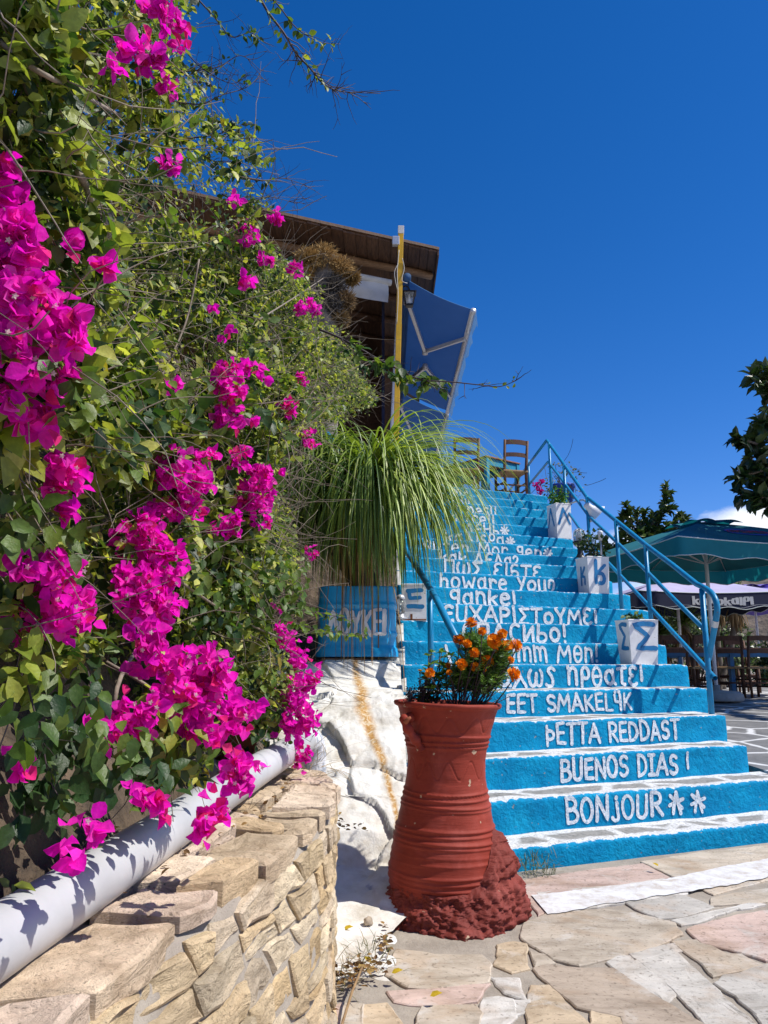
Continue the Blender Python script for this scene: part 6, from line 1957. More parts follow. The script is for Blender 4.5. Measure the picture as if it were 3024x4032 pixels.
# white strip of the wall seen between the leaves
# rolled canvas blind
bA, bB = atN(758, 612, 10.35), atN(838, 615, 10.35); bC, bD = atN(758, 655, 10.35), atN(838, 655, 10.35)
bl = empty('roller_blind', (bB.x - .4, bB.y, bD.z), 'half lowered white canvas blind under the restaurant roof', 'blind')
mb = MB(); mb.smooth = True
G = []
A0, A1 = bB - UV_ * 2.2, bB
for t in np.linspace(0, 1, 30):
    p = A0.lerp(A1, t); row = []
    for v in np.linspace(0, 1, 8):
        sag = .03 * math.sin(v * 3.1) + noise.noise(Vector((t * 6, v * 3, 1))) * .025
        row.append(Vector((p.x, p.y, bB.z + .02)) - Vector((0, 0, (bB.z - bD.z) * v + .02 * math.sin(t * 9))) - NV_ * sag)
    G.append(row)
mb.grid(G); mb.build('canvas', M['canvas_white'], bl)
mb = MB(); mb.smooth = True; mb.tube([A0 + Vector((0, 0, .04)), A1 + Vector((0, 0, .04)) + UV_ * .05], .05, 14); mb.build('roller', M['canvas_white'], bl)
# dry grass-like bush wedged under the eave
db = atN(705, 610, 10.05)
dsh = empty('dry_bush', (db.x, db.y, db.z - .5), 'dry brown bush on top of the stone pillar beneath the plank roof', 'dry bush')
M['straw'] = leaf_mat('dry_straw', .9, .1, .1, (1, 1, 1))
sc = Scatter(); pos = []; dr = []; cl = []; sl = []
for (x, y, rr, cA) in [(665, 560, .20, (.40, .26, .10)), (700, 555, .24, (.42, .28, .12)), (735, 580, .22, (.40, .26, .11)), (760, 600, .12, (.28, .18, .07)), (650, 590, .18, (.26, .15, .045)), (745, 650, .18, (.22, .15, .08)), (720, 620, .20, (.10, .09, .085)), (715, 660, .20, (.12, .11, .105)), (735, 690, .14, (.22, .15, .07)), (690, 640, .14, (.11, .10, .09))]:
    c = atN(x, y, 10.0)
    for _ in range(1900):
        v = Vector((random.gauss(0, 1), random.gauss(0, 1), random.gauss(0, 1))).normalized()
        p = c + v * rr * .8 * random.random() ** .4 * (.7 + .5 * abs(noise.noise(v * 2.5)) * 2)
        pos.append(tuple(p)); dr.append(tuple((v + Vector((random.gauss(0, .5), random.gauss(0, .5), random.gauss(0, .5)))).normalized())); sl.append(random.uniform(.04, .10))
        j = random.uniform(.6, 1.4); cl.append(tuple(k * j for k in cA))
sc.add([(x * .26, y, z * .2) for x, y, z in SMALL_V], SMALL_F, np.array(pos), frames(np.array(dr), rdirs(len(dr))), np.array(sl)[:, None], np.array(cl))
sc.build('stalks', M['straw'], dsh)

# the blue folding-arm awnings along the side of the terrace
def awning(Y0, Y1, label, arms, lip=1):
    xi, zi, xo, zo = .30, 6.55, None, None
    n0 = atY(1022, 667, 10.62); xo, zo = n0.x, n0.z
    ni = atY(882, 613, 10.75); xi, zi = ni.x, ni.z
    t = empty('awning', ((xi + xo) / 2, (Y0 + Y1) / 2, zo), label, 'awning', 'folding arm awnings')
    mb = MB(); mb.smooth = True
    G = []
    for v in np.linspace(0, 1, 14):
        row = []
        for u in np.linspace(0, 1, 24):
            X = xi + (xo - xi) * v; Y = Y0 + (Y1 - Y0) * u
            row.append((X, Y, zi + (zo - zi) * v - .045 * math.sin(math.pi * v) - .012 * math.sin(math.pi * u)))
        G.append(row)
    mb.grid(G)
    G2 = [[(p[0], p[1], p[2] + .006) for p in row] for row in G]
    mb.grid(G2)
    mb.build('cloth', M['awning'], t)
    mb = MB(); mb.smooth = True
    G = []
    for u in np.linspace(0, 1, 80):
        Y = Y0 + (Y1 - Y0) * u
        wv = .5 + .5 * math.cos(u * (Y1 - Y0) / .62 * 2 * math.pi)
        h = .17 + .05 * wv + (.06 if u < .02 or u > .98 else 0)
        out = .02 + .04 * noise.noise(Vector((Y * 3, 0, 0)))
        G.append([(xo + .045 + out * v, Y, zo + .02 - h * v) for v in np.linspace(0, 1, 6)])
    mb.grid(G); mb.build('valance', M['awning'], t)
    mb = MB(); mb.smooth = True; mb.tube([(xo, Y0 - .03, zo - .03), (xo, Y1 + .03, zo - .03)], .045, 14); mb.build('front_bar', M['silver'], t)
    mb = MB(); mb.smooth = True; mb.tube([(xi - .02, Y0 - .03, zi + .05), (xi - .02, Y1 + .03, zi + .05)], .06, 14); mb.build('roller_tube', M['awning'], t)
    for (ya, ye, yb, ve) in arms:
        A = Vector((xi - .01, ya, zi - .20)); B_ = Vector((xo - .02, yb, zo - .06))
        Ee = Vector((xi + (xo - xi) * ve, ye, zi + (zo - zi) * ve - .16))
        mb = MB(); mb.bar(A, Ee, .055, .075, (0, 0, 1), .008); mb.bar(Ee, B_, .045, .06, (0, 0, 1), .008)
        mb.smooth = True
        mb.lathe([(.05, -.05), (.05, .05)], Ee, 14)
        mb.lathe([(.06, -.06), (.06, .06)], A, 14)
        mb.build('arm', M['silver'], t)
    return t
awning(10.65, 15.3, 'blue awning nearest the yellow post, with a bent grey arm across it', [(10.9, 12.55, 11.55, .36), (14.6, 13.2, 14.3, .40)])
awning(15.5, 20.5, 'blue awning farther along the terrace, its lower end behind the palm leaves', [(15.8, 17.6, 16.6, .36), (19.8, 18.2, 19.3, .4)])

# black wall lantern beside the post
def lantern(c, s, label, cat='lantern'):
    t = empty('wall_lantern', (c.x, c.y, c.z), label, cat)
    mb = MB()
    top = [(s * sx, s * sy, s * 1.0) for sx, sy in ((-1, -1), (1, -1), (1, 1), (-1, 1))]
    bot = [(s * .58 * sx, s * .58 * sy, -s * 1.2) for sx, sy in ((-1, -1), (1, -1), (1, 1), (-1, 1))]
    T = [c + Vector(v) for v in top]; B_ = [c + Vector(v) for v in bot]
    for i in range(4):
        mb.bar(T[i], T[(i + 1) % 4], s * .18, s * .18); mb.bar(B_[i], B_[(i + 1) % 4], s * .18, s * .18); mb.bar(T[i], B_[i], s * .13, s * .13)
    k = [mb.vert(c + Vector((s * 1.25 * sx, s * 1.25 * sy, s * 1.05))) for sx, sy in ((-1, -1), (1, -1), (1, 1), (-1, 1))]
    k2 = [mb.vert(c + Vector((s * .35 * sx, s * .35 * sy, s * 1.55))) for sx, sy in ((-1, -1), (1, -1), (1, 1), (-1, 1))]
    mb.face(k[::-1]); mb.face(k2)
    for i in range(4): mb.face((k[i], k[(i + 1) % 4], k2[(i + 1) % 4], k2[i]))
    mb.box(c + Vector((0, 0, -s * 1.35)), (s * 1.1, s * 1.1, s * .2))
    mb.smooth = True
    mb.tube(smooth_path([c + Vector((0, 0, s * 1.5)), c + Vector((0, 0, s * 2.0)), c + Vector((-s * .6, 0, s * 2.5)), c + Vector((-s * 1.5, 0, s * 2.2))], 5), s * .12, 8)
    mb.build('frame', M['black_metal'], t)
    mb = MB()
    for i in range(4): mb.poly([T[i] * .985 + c * .015, T[(i + 1) % 4] * .985 + c * .015, B_[(i + 1) % 4] * .985 + c * .015, B_[i] * .985 + c * .015])
    mb.build('glass', M['glass'], t)
    mb = MB(); mb.smooth = True; mb.lathe([(.001, -s * .9), (s * .3, -s * .7), (s * .36, -s * .4), (s * .25, 0), (s * .16, s * .3), (s * .16, s * .9)], c, 16); mb.build('bulb', M['white_metal'], t)
    return t
lantern(atN(884, 646, 9.78), .085, 'black iron lantern hanging beside the yellow post under the blue awning')

# ------------------------------------------------------------------ taverna chairs and tables
def make_chair(name_label, group):
    t = empty('wooden_chair', (0, 0, 0), name_label, 'chair', group)
    W_, D_ = .40, .38
    wood_ = M['chair_wood']
    def leg(p0, p1, p2=None, r=.023):
        mb = MB(); mb.smooth = True
        pts = [Vector(p0), Vector(p1)] + ([Vector(p2)] if p2 else [])
        mb.tube(pts, [r * .9, r, r][:len(pts)] if not p2 else [r * .85, r, r * .9], 10)
        return mb
    for s in (-1, 1):
        leg((s * .19, .17, 0), (s * .19, .17, .46)).build('leg', wood_, t, local=True)
        m_ = leg((s * .175, -.19, 0), (s * .18, -.17, .45), (s * .19, -.245, .93)); m_.build('leg', wood_, t, local=True)
    mb = MB()
    mb.box((0, 0, .445), (.42, .40, .03), bevel=.01)
    for i in range(14):
        mb.box((0, -.18 + i * .0277, .461), (.40, .020, .010), bevel=.004)
    mb.build('seat', M['rush'], t, local=True)
    for z, h in ((.885, .075), (.69, .065)):
        mb = MB(); G = []
        yb = -.17 - (z - .45) * .156
        for x in np.linspace(-.205, .205, 14):
            y = yb - .022 * (1 - (x / .205) ** 2)
            cz = z + .012 * (1 - (x / .205) ** 2)
            G.append([(x, y - .009, cz - h / 2), (x, y - .009, cz + h / 2), (x, y + .009, cz + h / 2), (x, y + .009, cz - h / 2), (x, y - .009, cz - h / 2)])
        mb.grid(G)
        for e in (G[0], G[-1]): mb.poly([e[i] for i in range(4)])
        mb.build('back_slat', wood_, t, local=True)
    for (a, b) in (((-.185, .17, .20), (.185, .17, .20)), ((-.185, .17, .31), (.185, .17, .31)), ((-.19, .17, .16), (-.178, -.18, .16)), ((.19, .17, .16), (.178, -.18, .16)), ((-.19, .17, .27), (-.178, -.18, .27)), ((.19, .17, .27), (.178, -.18, .27)), ((-.178, -.18, .22), (.178, -.18, .22))):
        mb = MB(); mb.smooth = True; mb.tube([a, b], .013, 8); mb.build('rung', wood_, t, local=True)
    return t
def make_table(label, group, W_=.80, D_=.80, H=.76, top=None, blue=None):
    t = empty('taverna_table', (0, 0, 0), label, 'table', group)
    blue = blue or M['blue_wood']
    mb = MB(); mb.box((0, 0, H - .012), (W_, D_, .024), bevel=.005); mb.build('tabletop', top or M['table_top'], t, local=True)
    for sx in (-1, 1):
        for sy in (-1, 1):
            mb = MB(); mb.box((sx * (W_ / 2 - .045), sy * (D_ / 2 - .045), (H - .026) / 2), (.065, .065, H - .026), bevel=.005); mb.build('leg', blue, t, local=True)
    for sx in (-1, 1):
        mb = MB(); mb.box((sx * (W_ / 2 - .04), 0, H - .085), (.024, D_ - .158, .115), bevel=.003); mb.build('apron', blue, t, local=True)
        mb = MB(); mb.box((0, sx * (D_ / 2 - .04), H - .085), (W_ - .158, .024, .115), bevel=.003); mb.build('apron', blue, t, local=True)
    return t
GT = 'tables and chairs on the upper terrace'
ch = make_chair('wooden chair nearer the railing at the top of the stairs', 'chairs on the upper terrace')
q = atY(1107, 1040, 11.75); ch.location = (q.x, q.y + .12, ZT); ch.rotation_euler = (0, 0, R(14))
q = atY(1003, 1040, 11.75)
copy_tree(ch, None, 'wooden chair behind the drooping palm leaves at the top of the stairs', loc=(q.x, q.y, ZT), rz=R(6))
tb = make_table('turquoise table with its corner towards the steps, between the two wooden chairs', 'tables on the upper terrace')
q = atY(1043, 1050, 11.95); tb.location = (q.x + .13, q.y + .50, ZT); tb.rotation_euler = (0, 0, R(38))
q = atY(975, 1050, 12.6)
copy_tree(tb, None, 'turquoise table farther left on the upper terrace, mostly hidden by the palm', loc=(q.x + .1, q.y + .4, ZT), rz=R(50))
# the potted bougainvillea beyond the railing
def leafy(name, c, r, n, leaf, cols, label, cat, group=None, flowers=None, mat=None, tmpl=(SMALL_V, SMALL_F), stems=12, sq=(1, 1, 1), base=None, twigs=0):
    base = base or Vector((c.x, c.y, c.z - r * sq[2]))
    t = empty(name, tuple(base), label, cat, group)
    u = rng.normal(size=(n, 3)); u /= np.linalg.norm(u, axis=1, keepdims=True); u *= (rng.random((n, 1)) ** .45) * r
    u *= np.array(sq)
    P = np.array(tuple(c)) + u
    k = ns3(P, 2.2 / max(r, .12) * .5) > -.12
    P = P[k]; u = u[k]; n = len(P)
    mb = MB(); mb.smooth = True
    for i in range(stems):
        e = Vector(P[rng.integers(0, n)])
        stem_tube(mb, base, base.lerp(e, .95), .012 * min(1, r * 2), .004 * min(1, r * 2), r * .1, 6, 6)
    for i in range(twigs):
        e = Vector(P[rng.integers(0, n)]); v = (e - Vector(c)).normalized()
        mb.tube(walk(e, v + Vector((random.gauss(.3, .4), 0, random.gauss(0, .3))), r * random.uniform(.5, 1.3), .003, .3, 6), .004, 4, False)
    mb.build('stems', M['dark_twig'], t)
    sc = Scatter()
    D = rdirs(n) + u / r * .7 + np.array([0, 0, -.15])
    jj = rng.uniform(.65, 1.3, n)[:, None]
    C = np.array(cols)[rng.integers(0, len(cols), n)] * jj
    sc.add(tmpl[0], tmpl[1], P, frames(D, rdirs(n) * .7 + np.array([.3, -.3, .7])), (leaf * rng.uniform(.6, 1.2, n))[:, None], C)
    sc.build('foliage', mat or M['leaf'], t)
    if flowers:
        for (fx, fy, fr) in flowers:
            p0 = atY(fx, fy, c.y - r * .6); m_ = 26
            s3 = Scatter(); v = rdirs(m_)
            s3.add(BRACT_V, BRACT_F, np.array(tuple(p0)) + v * fr * rng.random((m_, 1)), frames(rdirs(m_), v + np.array([0, -.8, .3])), np.full((m_, 1), .04), np.tile([.66, .02, .30], (m_, 1)))
            s3.build('flower_cluster', M['bract'], t)
    return t
q = atY(1203, 1060, 12.2)
pt_ = empty('flowerpot', (q.x + .1, q.y, ZT), 'blue flowerpot behind the railing at the top of the stairs', 'flowerpot')
mb = MB(); mb.smooth = True; mb.lathe([(.10, 0), (.13, .01), (.18, .28), (.20, .30), (.20, .34), (.18, .34), (.17, .28)], (q.x + .1, q.y, ZT), 24, caps=False); mb.build('pot', M['logo_blue'], pt_)
mb = MB(); mb.face([mb.vert((q.x + .1 + .17 * math.cos(a), q.y + .17 * math.sin(a), ZT + .29)) for a in np.linspace(0, 6.283, 20, endpoint=False)]); mb.build('soil', M['soil'], pt_)
OL = [(.12, .12, .035), (.09, .11, .03), (.16, .15, .05), (.06, .08, .025)]
leafy('bougainvillea_bush', atY(1208, 1045, 12.2), .38, 900, .05, OL, 'straggly potted bougainvillea behind the railing at the top of the stairs', 'bush', None, [(1158, 1046, .07), (1163, 1056, .06), (1168, 1062, .05), (1172, 1040, .05)], stems=16, sq=(1.05, 1, .95), base=Vector((q.x + .1, q.y, ZT + .28)), twigs=14)

# plants that grow in the letter planters
BG = [(.09, .22, .02), (.13, .28, .03), (.06, .16, .02)]
leafy('basil_plant', Vector((2.345, 10.08, 3.20)), .155, 520, .045, BG, 'bright green herb in the lambda planter', 'plant', None, stems=10, base=Vector((2.345, 10.08, 3.05)), sq=(.8, .8, 1.0))
leafy('leafy_plant', Vector((2.23, 8.10, 2.26)), .19, 420, .05, [(.03, .065, .02), (.05, .09, .025), (.02, .045, .018)], 'dark green plant in the K planter', 'plant', None, stems=10, base=Vector((2.2, 8.08, 2.06)), sq=(1.0, .8, .9))
leafy('succulent_plant', Vector((2.165, 6.66, 1.385)), .10, 260, .05, [(.12, .19, .05), (.20, .26, .10), (.07, .13, .04)], 'low succulent in the sigma planter', 'plant', None, stems=6, base=Vector((2.165, 6.66, 1.33)), sq=(1.1, 1.0, .55), tmpl=(LEAF_V, LEAF_F))

# pedestal lamp on the steps, a little solar light and a gooseneck lamp on the railing
c = atN(1254, 1206, yn[13] + .10)
pl = empty('pedestal_lamp', (c.x, c.y, ztop(13)), 'black pedestal lamp with a caged glass dome behind the K planter', 'lamp')
z0 = ztop(13)
mb = MB(); mb.smooth = True; mb.lathe([(.075, 0), (.078, .015), (.05, .035), (.034, .07), (.032, .13), (.05, .175), (.085, .20), (.088, .215), (.07, .22)], (c.x, c.y, z0), 24); mb.build('pedestal', M['black_metal'], pl)
mb = MB(); mb.smooth = True; mb.lathe([(.066, .22), (.066, .30), (.060, .335), (.040, .36), (.004, .37)], (c.x, c.y, z0), 24); mb.build('glass_dome', M['glass'], pl)
mb = MB(); mb.smooth = True
for k in range(4):
    an = math.pi * k / 4
    u = Vector((math.cos(an), math.sin(an), 0))
    mb.tube([Vector((c.x, c.y, z0)) + u * (.073 * s) + Vector((0, 0, z)) for s, z in ((-1, .215), (-1, .30), (-.9, .34), (-.6, .367), (0, .378), (.6, .367), (.9, .34), (1, .30), (1, .215))], .0035, 6)
mb.tube([Vector((c.x + .073 * math.cos(a), c.y + .073 * math.sin(a), z0 + .275)) for a in np.linspace(0, 6.283, 20)], .0035, 6)
mb.build('cage', M['silver'], pl)
mb = MB(); mb.smooth = True; mb.lathe([(.02, .22), (.022, .26), (.03, .30), (.02, .335), (.001, .34)], (c.x, c.y, z0), 14); mb.build('bulb', M['white_metal'], pl)
c = atY(1298, 1180, 8.0)
sl_ = empty('garden_light', (c.x, c.y, 2.06), 'slim white solar light stuck in the K planter', 'garden light')
mb = MB(); mb.smooth = True; mb.lathe([(.010, 0), (.010, .22)], (c.x, c.y, 2.06), 10); mb.build('stake', M['silver'], sl_)
mb = MB(); mb.smooth = True; mb.lathe([(.018, .22), (.028, .30), (.030, .31), (.012, .325)], (c.x, c.y, 2.06), 14); mb.build('shade', M['white_metal'], sl_)
ga = [atX(x, y, XRAIL + .03) for x, y in [(1222, 1090), (1240, 1085), (1256, 1080), (1265, 1083), (1272, 1094)]]
gl_ = empty('gooseneck_lamp', tuple(ga[0]), 'white metal lamp shade on a curved arm beyond the railing', 'lamp')
mb = MB(); mb.smooth = True; mb.tube(smooth_path(ga, 5), .012, 8); mb.build('arm', M['silver'], gl_)
hc = atX(1282, 1104, XRAIL + .05)
ax3 = Vector((.72, .1, -.62)).normalized(); ax1 = ax3.orthogonal().normalized(); ax2 = ax3.cross(ax1)
mb = MB(); mb.smooth = True; mb.lathe([(.02, -.13), (.042, -.12), (.045, -.05), (.075, .0), (.125, .055), (.128, .06), (.12, .056), (.07, .0)], hc, 28, (ax1, ax2, ax3), False); mb.build('lamp_shade', M['white_metal'], gl_)

# small weathered lantern between the tub and the steps
c = Vector((.135, 6.30, 1.362))
ln_ = empty('lantern', tuple(c), 'small weathered glass lantern in front of the rusty planter beside the tub', 'lantern')
mb = MB(); mb.smooth = True; mb.lathe([(.045, 0), (.055, .012), (.03, .02), (.028, .05)], c, 18); mb.lathe([(.036, .16), (.040, .165), (.030, .19), (.01, .20)], c, 18); mb.build('frame', M['silver'], ln_)
mb = MB(); mb.smooth = True; mb.lathe([(.033, .05), (.034, .16)], c, 18); mb.build('glass', M['glass'], ln_)

# ------------------------------------------------------------------ right-hand terrace
mb = MB()
def tz_(Y): return .287 + (.50 - .287) * min(1, max(0, (Y - 5.4) / 6.6))
G = []
for Y in np.linspace(4.9, 19, 40):
    row = []
    for X in np.linspace(0, 1, 24):
        xl_ = 2.60 if Y > 5.2 else 3.0
        row.append((xl_ + (22 - xl_) * X, Y + (.36 * (xl_ + (22 - xl_) * X - 2.6) if Y < 5 else 0) * .0, tz_(Y)))
    G.append(row)
mb.grid(G)
mb.poly([(2.6, 19, -.1), (22, 19, -.1), (22, 19, .5), (2.6, 19, .5)])
mb.poly([(2.6, 5.2, -.1), (2.6, 19, -.1), (2.6, 19, .5), (2.6, 5.2, .29)])
struct(mb.build('lower_terrace', M['terrace'], origin=(10, 10, 0)))

def parasol(c, H, half, rz, cloth, label, rim_drop, vz=.22, valance=None, logo=False, base=True, text=None):
    t = empty('parasol', (c[0], c[1], c[2]), label, 'parasol', 'parasols on the lower terrace', rz)
    mb = MB(); mb.smooth = True
    zA = H; zR = H - rim_drop
    def cp(u, v):
        """canopy: u in 0..4 round the rim, v 0 apex .. 1 rim"""
        k = int(u) % 4; f = u - int(u)
        cs = [(-1, -1), (1, -1), (1, 1), (-1, 1)]
        a, b = cs[k], cs[(k + 1) % 4]
        x, y = a[0] + (b[0] - a[0]) * f, a[1] + (b[1] - a[1]) * f
        sag = math.sin(f * math.pi)
        s = v * half * (1 - .03 * sag)
        z = zA - (zA - zR) * (v ** 1.25) - .05 * sag * v * (1 - .3 * v) + (0)
        return (x * s, y * s, z)
    us = np.linspace(0, 4, 49)[:-1]
    for dz in (0, -.006):
        mb.grid([[(lambda p: (p[0], p[1], p[2] + dz))(cp(u, v)) for v in np.linspace(.02, 1, 12)] for u in us], closed_u=True)
    mb.build('canopy', cloth, t, local=True)
    mb = MB(); mb.smooth = True
    vl = []
    for u in np.linspace(0, 4, 97)[:-1]:
        p = cp(u, 1.0); f = u - int(u)
        sc_ = .5 + .5 * math.cos(f * 8 * math.pi)
        d = vz * (.82 + .18 * sc_)
        k = 1.004
        vl.append([(p[0] * (k + .002 * q), p[1] * (k + .002 * q), p[2] - d * q / 3) for q in range(4)])
    mb.grid(vl, closed_u=True); mb.build('valance', valance or cloth, t, local=True)
    mb = MB(); mb.smooth = True
    mb.tube([Vector(r_[0]) * 1.0 for r_ in vl] + [Vector(vl[0][0])], .008, 6)
    mb.tube([Vector(r_[3]) for r_ in vl] + [Vector(vl[0][3])], .006, 6)
    mb.build('piping', M['piping'], t, local=True)
    # vented cap
    mb = MB(); mb.smooth = True
    G = []
    for u in us:
        row = []
        f = u - int(u)
        for v in np.linspace(.02, .26, 6):
            p = cp(u, v); lift = .075 * (v / .26) * (.35 + .65 * abs(math.sin(f * 2 * math.pi)))
            row.append((p[0], p[1], p[2] + .02 + lift))
        G.append(row)
    mb.grid(G, closed_u=True); mb.build('vent_cap', cloth, t, local=True)
    mb = MB(); mb.smooth = True; mb.lathe([(.028, 0), (.028, H - .02)], (0, 0, 0), 14); mb.build('pole', M['white_metal'], t, local=True)
    for k in range(8):
        u = k / 2.0
        mb = MB(); mb.smooth = True
        pts = [Vector(cp(u, v)) - Vector((0, 0, .025)) for v in (.03, .3, .6, .98)]
        mb.tube(pts, .009, 6)
        m0 = Vector(cp(u, .52)) - Vector((0, 0, .03)); mb.tube([m0, (0, 0, zR - .12)], .008, 6)
        mb.build('rib', M['silver'], t, local=True)
    if base:
        mb = MB(); mb.smooth = True; mb.lathe([(.34, 0), (.36, .02), (.35, .09), (.30, .13), (.05, .15), (.05, .22)], (0, 0, 0), 28); mb.build('base', M['concrete'], t, local=True)
    if logo:
        # oval print with a line of lettering on the panel that faces the steps
        def on(u, v, l): p = cp(u, v); return (p[0], p[1] , p[2] + .009 + l * .0006)
        mb = MB(); cx, cy, ru, rv = .52, .60, .21, .13
        cn = mb.vert(on(cx, cy, 0)); rg = [mb.vert(on(cx + ru * math.cos(a), cy + rv * math.sin(a), 0)) for a in np.linspace(0, 6.283, 36, endpoint=False)]
        rg2 = [mb.vert(on(cx + ru * .75 * math.cos(a), cy + rv * .62 * math.sin(a), 0)) for a in np.linspace(0, 6.283, 36, endpoint=False)]
        for i in range(36): mb.face((rg[i], rg[(i + 1) % 36], rg2[(i + 1) % 36], rg2[i]))
        o = mb.build('emblem', M['logo_blue'], t, local=True)
        mb = MB(); letters(mb, list('KCPIOMIIA'.replace('C', 'E')), cx - .19, cx + .19, cy + .045, cy - .05, .014, lambda a, b, l: on(a, b, l + 2), 4)
        mb.build('emblem_lettering', M['logo_red'], t, local=True)
    if text:
        k, toks, f0, f1 = text
        mb = MB()
        def on2(a, b, l):
            u = k + a; p = cp(u, 1.0); d = vz * (1 - b)
            return (p[0] * (1.012 + .0006 * l), p[1] * (1.012 + .0006 * l), p[2] - d * .8 - .02)
        letters(mb, toks, f0, f1, .2, .8, .022, lambda a, b, l: on2(a, b, l), 6)
        # brushed wave under the words
        brush(mb, [(x, .08 + .10 * math.sin(x * 24)) for x in np.linspace(.05, .95, 60)], .014, on2, 1, random.Random(3))
        mb.build('lettering', M['letter_plain'], t, local=True)
    return t
M['letter_plain'] = simple('white_print', (.62, .64, .66), .7, .06, 6, 0)
pc_ = atY(1552, 1505, 11.3)
pX = pc_.x - .02
parasol((pX, 11.3, .49), 2.58, 1.50, R(14), M['teal_cloth'], 'large teal parasol with a blue oval emblem beside the railing', .50, .24, None, True)
q = atY(1425, 1300, 14.6)
parasol((q.x + .45, 14.9, .5), 2.15, 1.30, R(4), M['lilac_cloth'], 'pale parasol with a navy lettered border, behind the teal one', .38, .30, M['navy_cloth'], False, True, (0, ['k', 'a', 'lam', 'o', 'k', 'a', 'i', 'rho', 'i'], .38, .80))
q = atY(1570, 1262, 18.0)
parasol((q.x + .9, 18.6, .4), 2.45, 1.35, R(0), M['violet_cloth'], 'violet parasol farther back under the edge of the teal one', .35, .26, M['violet_cloth'])
q = atY(1372, 1350, 21)
parasol((q.x - .4, 21.5, .0), 2.2, 1.1, R(20), M['red_cloth'], 'faded red parasol far behind the railing', .4, .2, M['red_cloth'])

# tables and chairs under the parasols
tb2 = make_table('long blue taverna table closest to the railing end', 'tables on the lower terrace', 1.25, .80, .76, M['table_top'], M['blue_wood_dark'])
q = atY(1478, 1500, 12.6); tb2.location = (q.x + .05, 12.6, .50); tb2.rotation_euler = (0, 0, R(5))
q = atY(1600, 1500, 13.2); copy_tree(tb2, None, 'blue taverna table right of the teal parasol pole', loc=(q.x + .25, 13.0, .5), rz=R(-4))
q = atY(1400, 1480, 15.0); copy_tree(tb2, None, 'blue taverna table farther back, seen between the sigma planter and the lowest railing post', loc=(q.x, 15.2, .5), rz=R(0))
GC = 'chairs on the lower terrace'
for (x, Y, rz, lab) in [(1455, 12.0, 175, 'dark chair with its back to the steps beneath the bent end of the railing'), (1505, 12.0, 200, 'dark chair in front of the long blue table, left of the parasol pole'), (1580, 12.3, 160, 'dark chair just right of the teal parasol pole'), (1630, 12.2, 190, 'dark chair nearest the right edge of the lower terrace'), (1425, 12.9, 90, 'dark chair at the end of the long blue table beside the sigma planter'), (1545, 13.6, 10, 'dark chair behind the teal parasol pole, facing the steps'), (1480, 13.6, 0, 'dark chair behind the long blue table, facing the steps'), (1610, 14.2, 5, 'dark chair behind the right-hand blue table')]:
    q = atY(x, 1500, Y); copy_tree(ch, None, lab, GC, (q.x, Y, .5 if Y > 11.9 else tz_(Y)), R(rz + 180))

# ------------------------------------------------------------------ trees and bushes on the right, hill
def rubber_tree(base, crown, r, n, leaf, label, name='rubber_tree', trunk_r=.10, sq=(1, 1, 1), cols=None, extra=(), whorls=None, keep=None, cat='tree', group=None):
    t = empty(name, tuple(base), label, cat, group)
    mb = MB(); mb.smooth = True
    mid_ = base.lerp(crown, .55) + Vector((.1, .05, 0))
    mb.tube(smooth_path([base, mid_, crown], 6), [trunk_r * (1 - .05 * i) for i in range(13)], 10)
    pos, dr, sl, cl, tips = [], [], [], [], []
    cols = cols or [(.030, .060, .020), (.045, .085, .025), (.020, .040, .016), (.075, .115, .03)]
    nb = whorls or 90
    for _ in range(nb):
        v = Vector((random.gauss(0, 1), random.gauss(0, 1), random.gauss(.15, .9))).normalized()
        e = crown + Vector((v.x * sq[0], v.y * sq[1], v.z * sq[2])) * r * random.uniform(.35, 1.0)
        tips.append(e)
    tips += list(extra)
    for e in tips:
        if keep and not keep(e): continue
        st = crown.lerp(base, random.uniform(0, .25))
        pts = [st, st.lerp(e, .5) + Vector((random.gauss(0, .1), random.gauss(0, .1), random.gauss(0, .1))) * r, e]
        pts = smooth_path(pts, 4)
        mb.tube(pts, [trunk_r * .28 * (1 - .095 * i) + .003 for i in range(len(pts))], 6)
        ax_ = (pts[-1] - pts[-3]).normalized()
        for k in range(int(n / nb)):
            back = random.random() ** 1.6
            p = e - ax_ * back * leaf * 2.2
            o = Vector((random.gauss(0, 1), random.gauss(0, 1), random.gauss(.1, .8))).normalized()
            d = (o + ax_ * (.8 * (1 - back))).normalized()
            pos.append(tuple(p)); dr.append(tuple(d)); sl.append(leaf * random.uniform(.7, 1.2))
            c = random.choice(cols); j = random.uniform(.7, 1.25); cl.append((c[0] * j, c[1] * j, c[2] * j))
    mb.build('trunk', M['bark'], t)
    sc = Scatter()
    TV = [(x * .9, y, z * 1.2) for x, y, z in LEAF_V]
    sc.add(TV, LEAF_F, np.array(pos), frames(np.array(dr), np.array([(0, 0, 1.0)] * len(pos)) + rng.normal(size=(len(pos), 3)) * .35), np.array(sl)[:, None], np.array(cl))
    sc.build('crown', M['dark_leaf'], t)
    return t
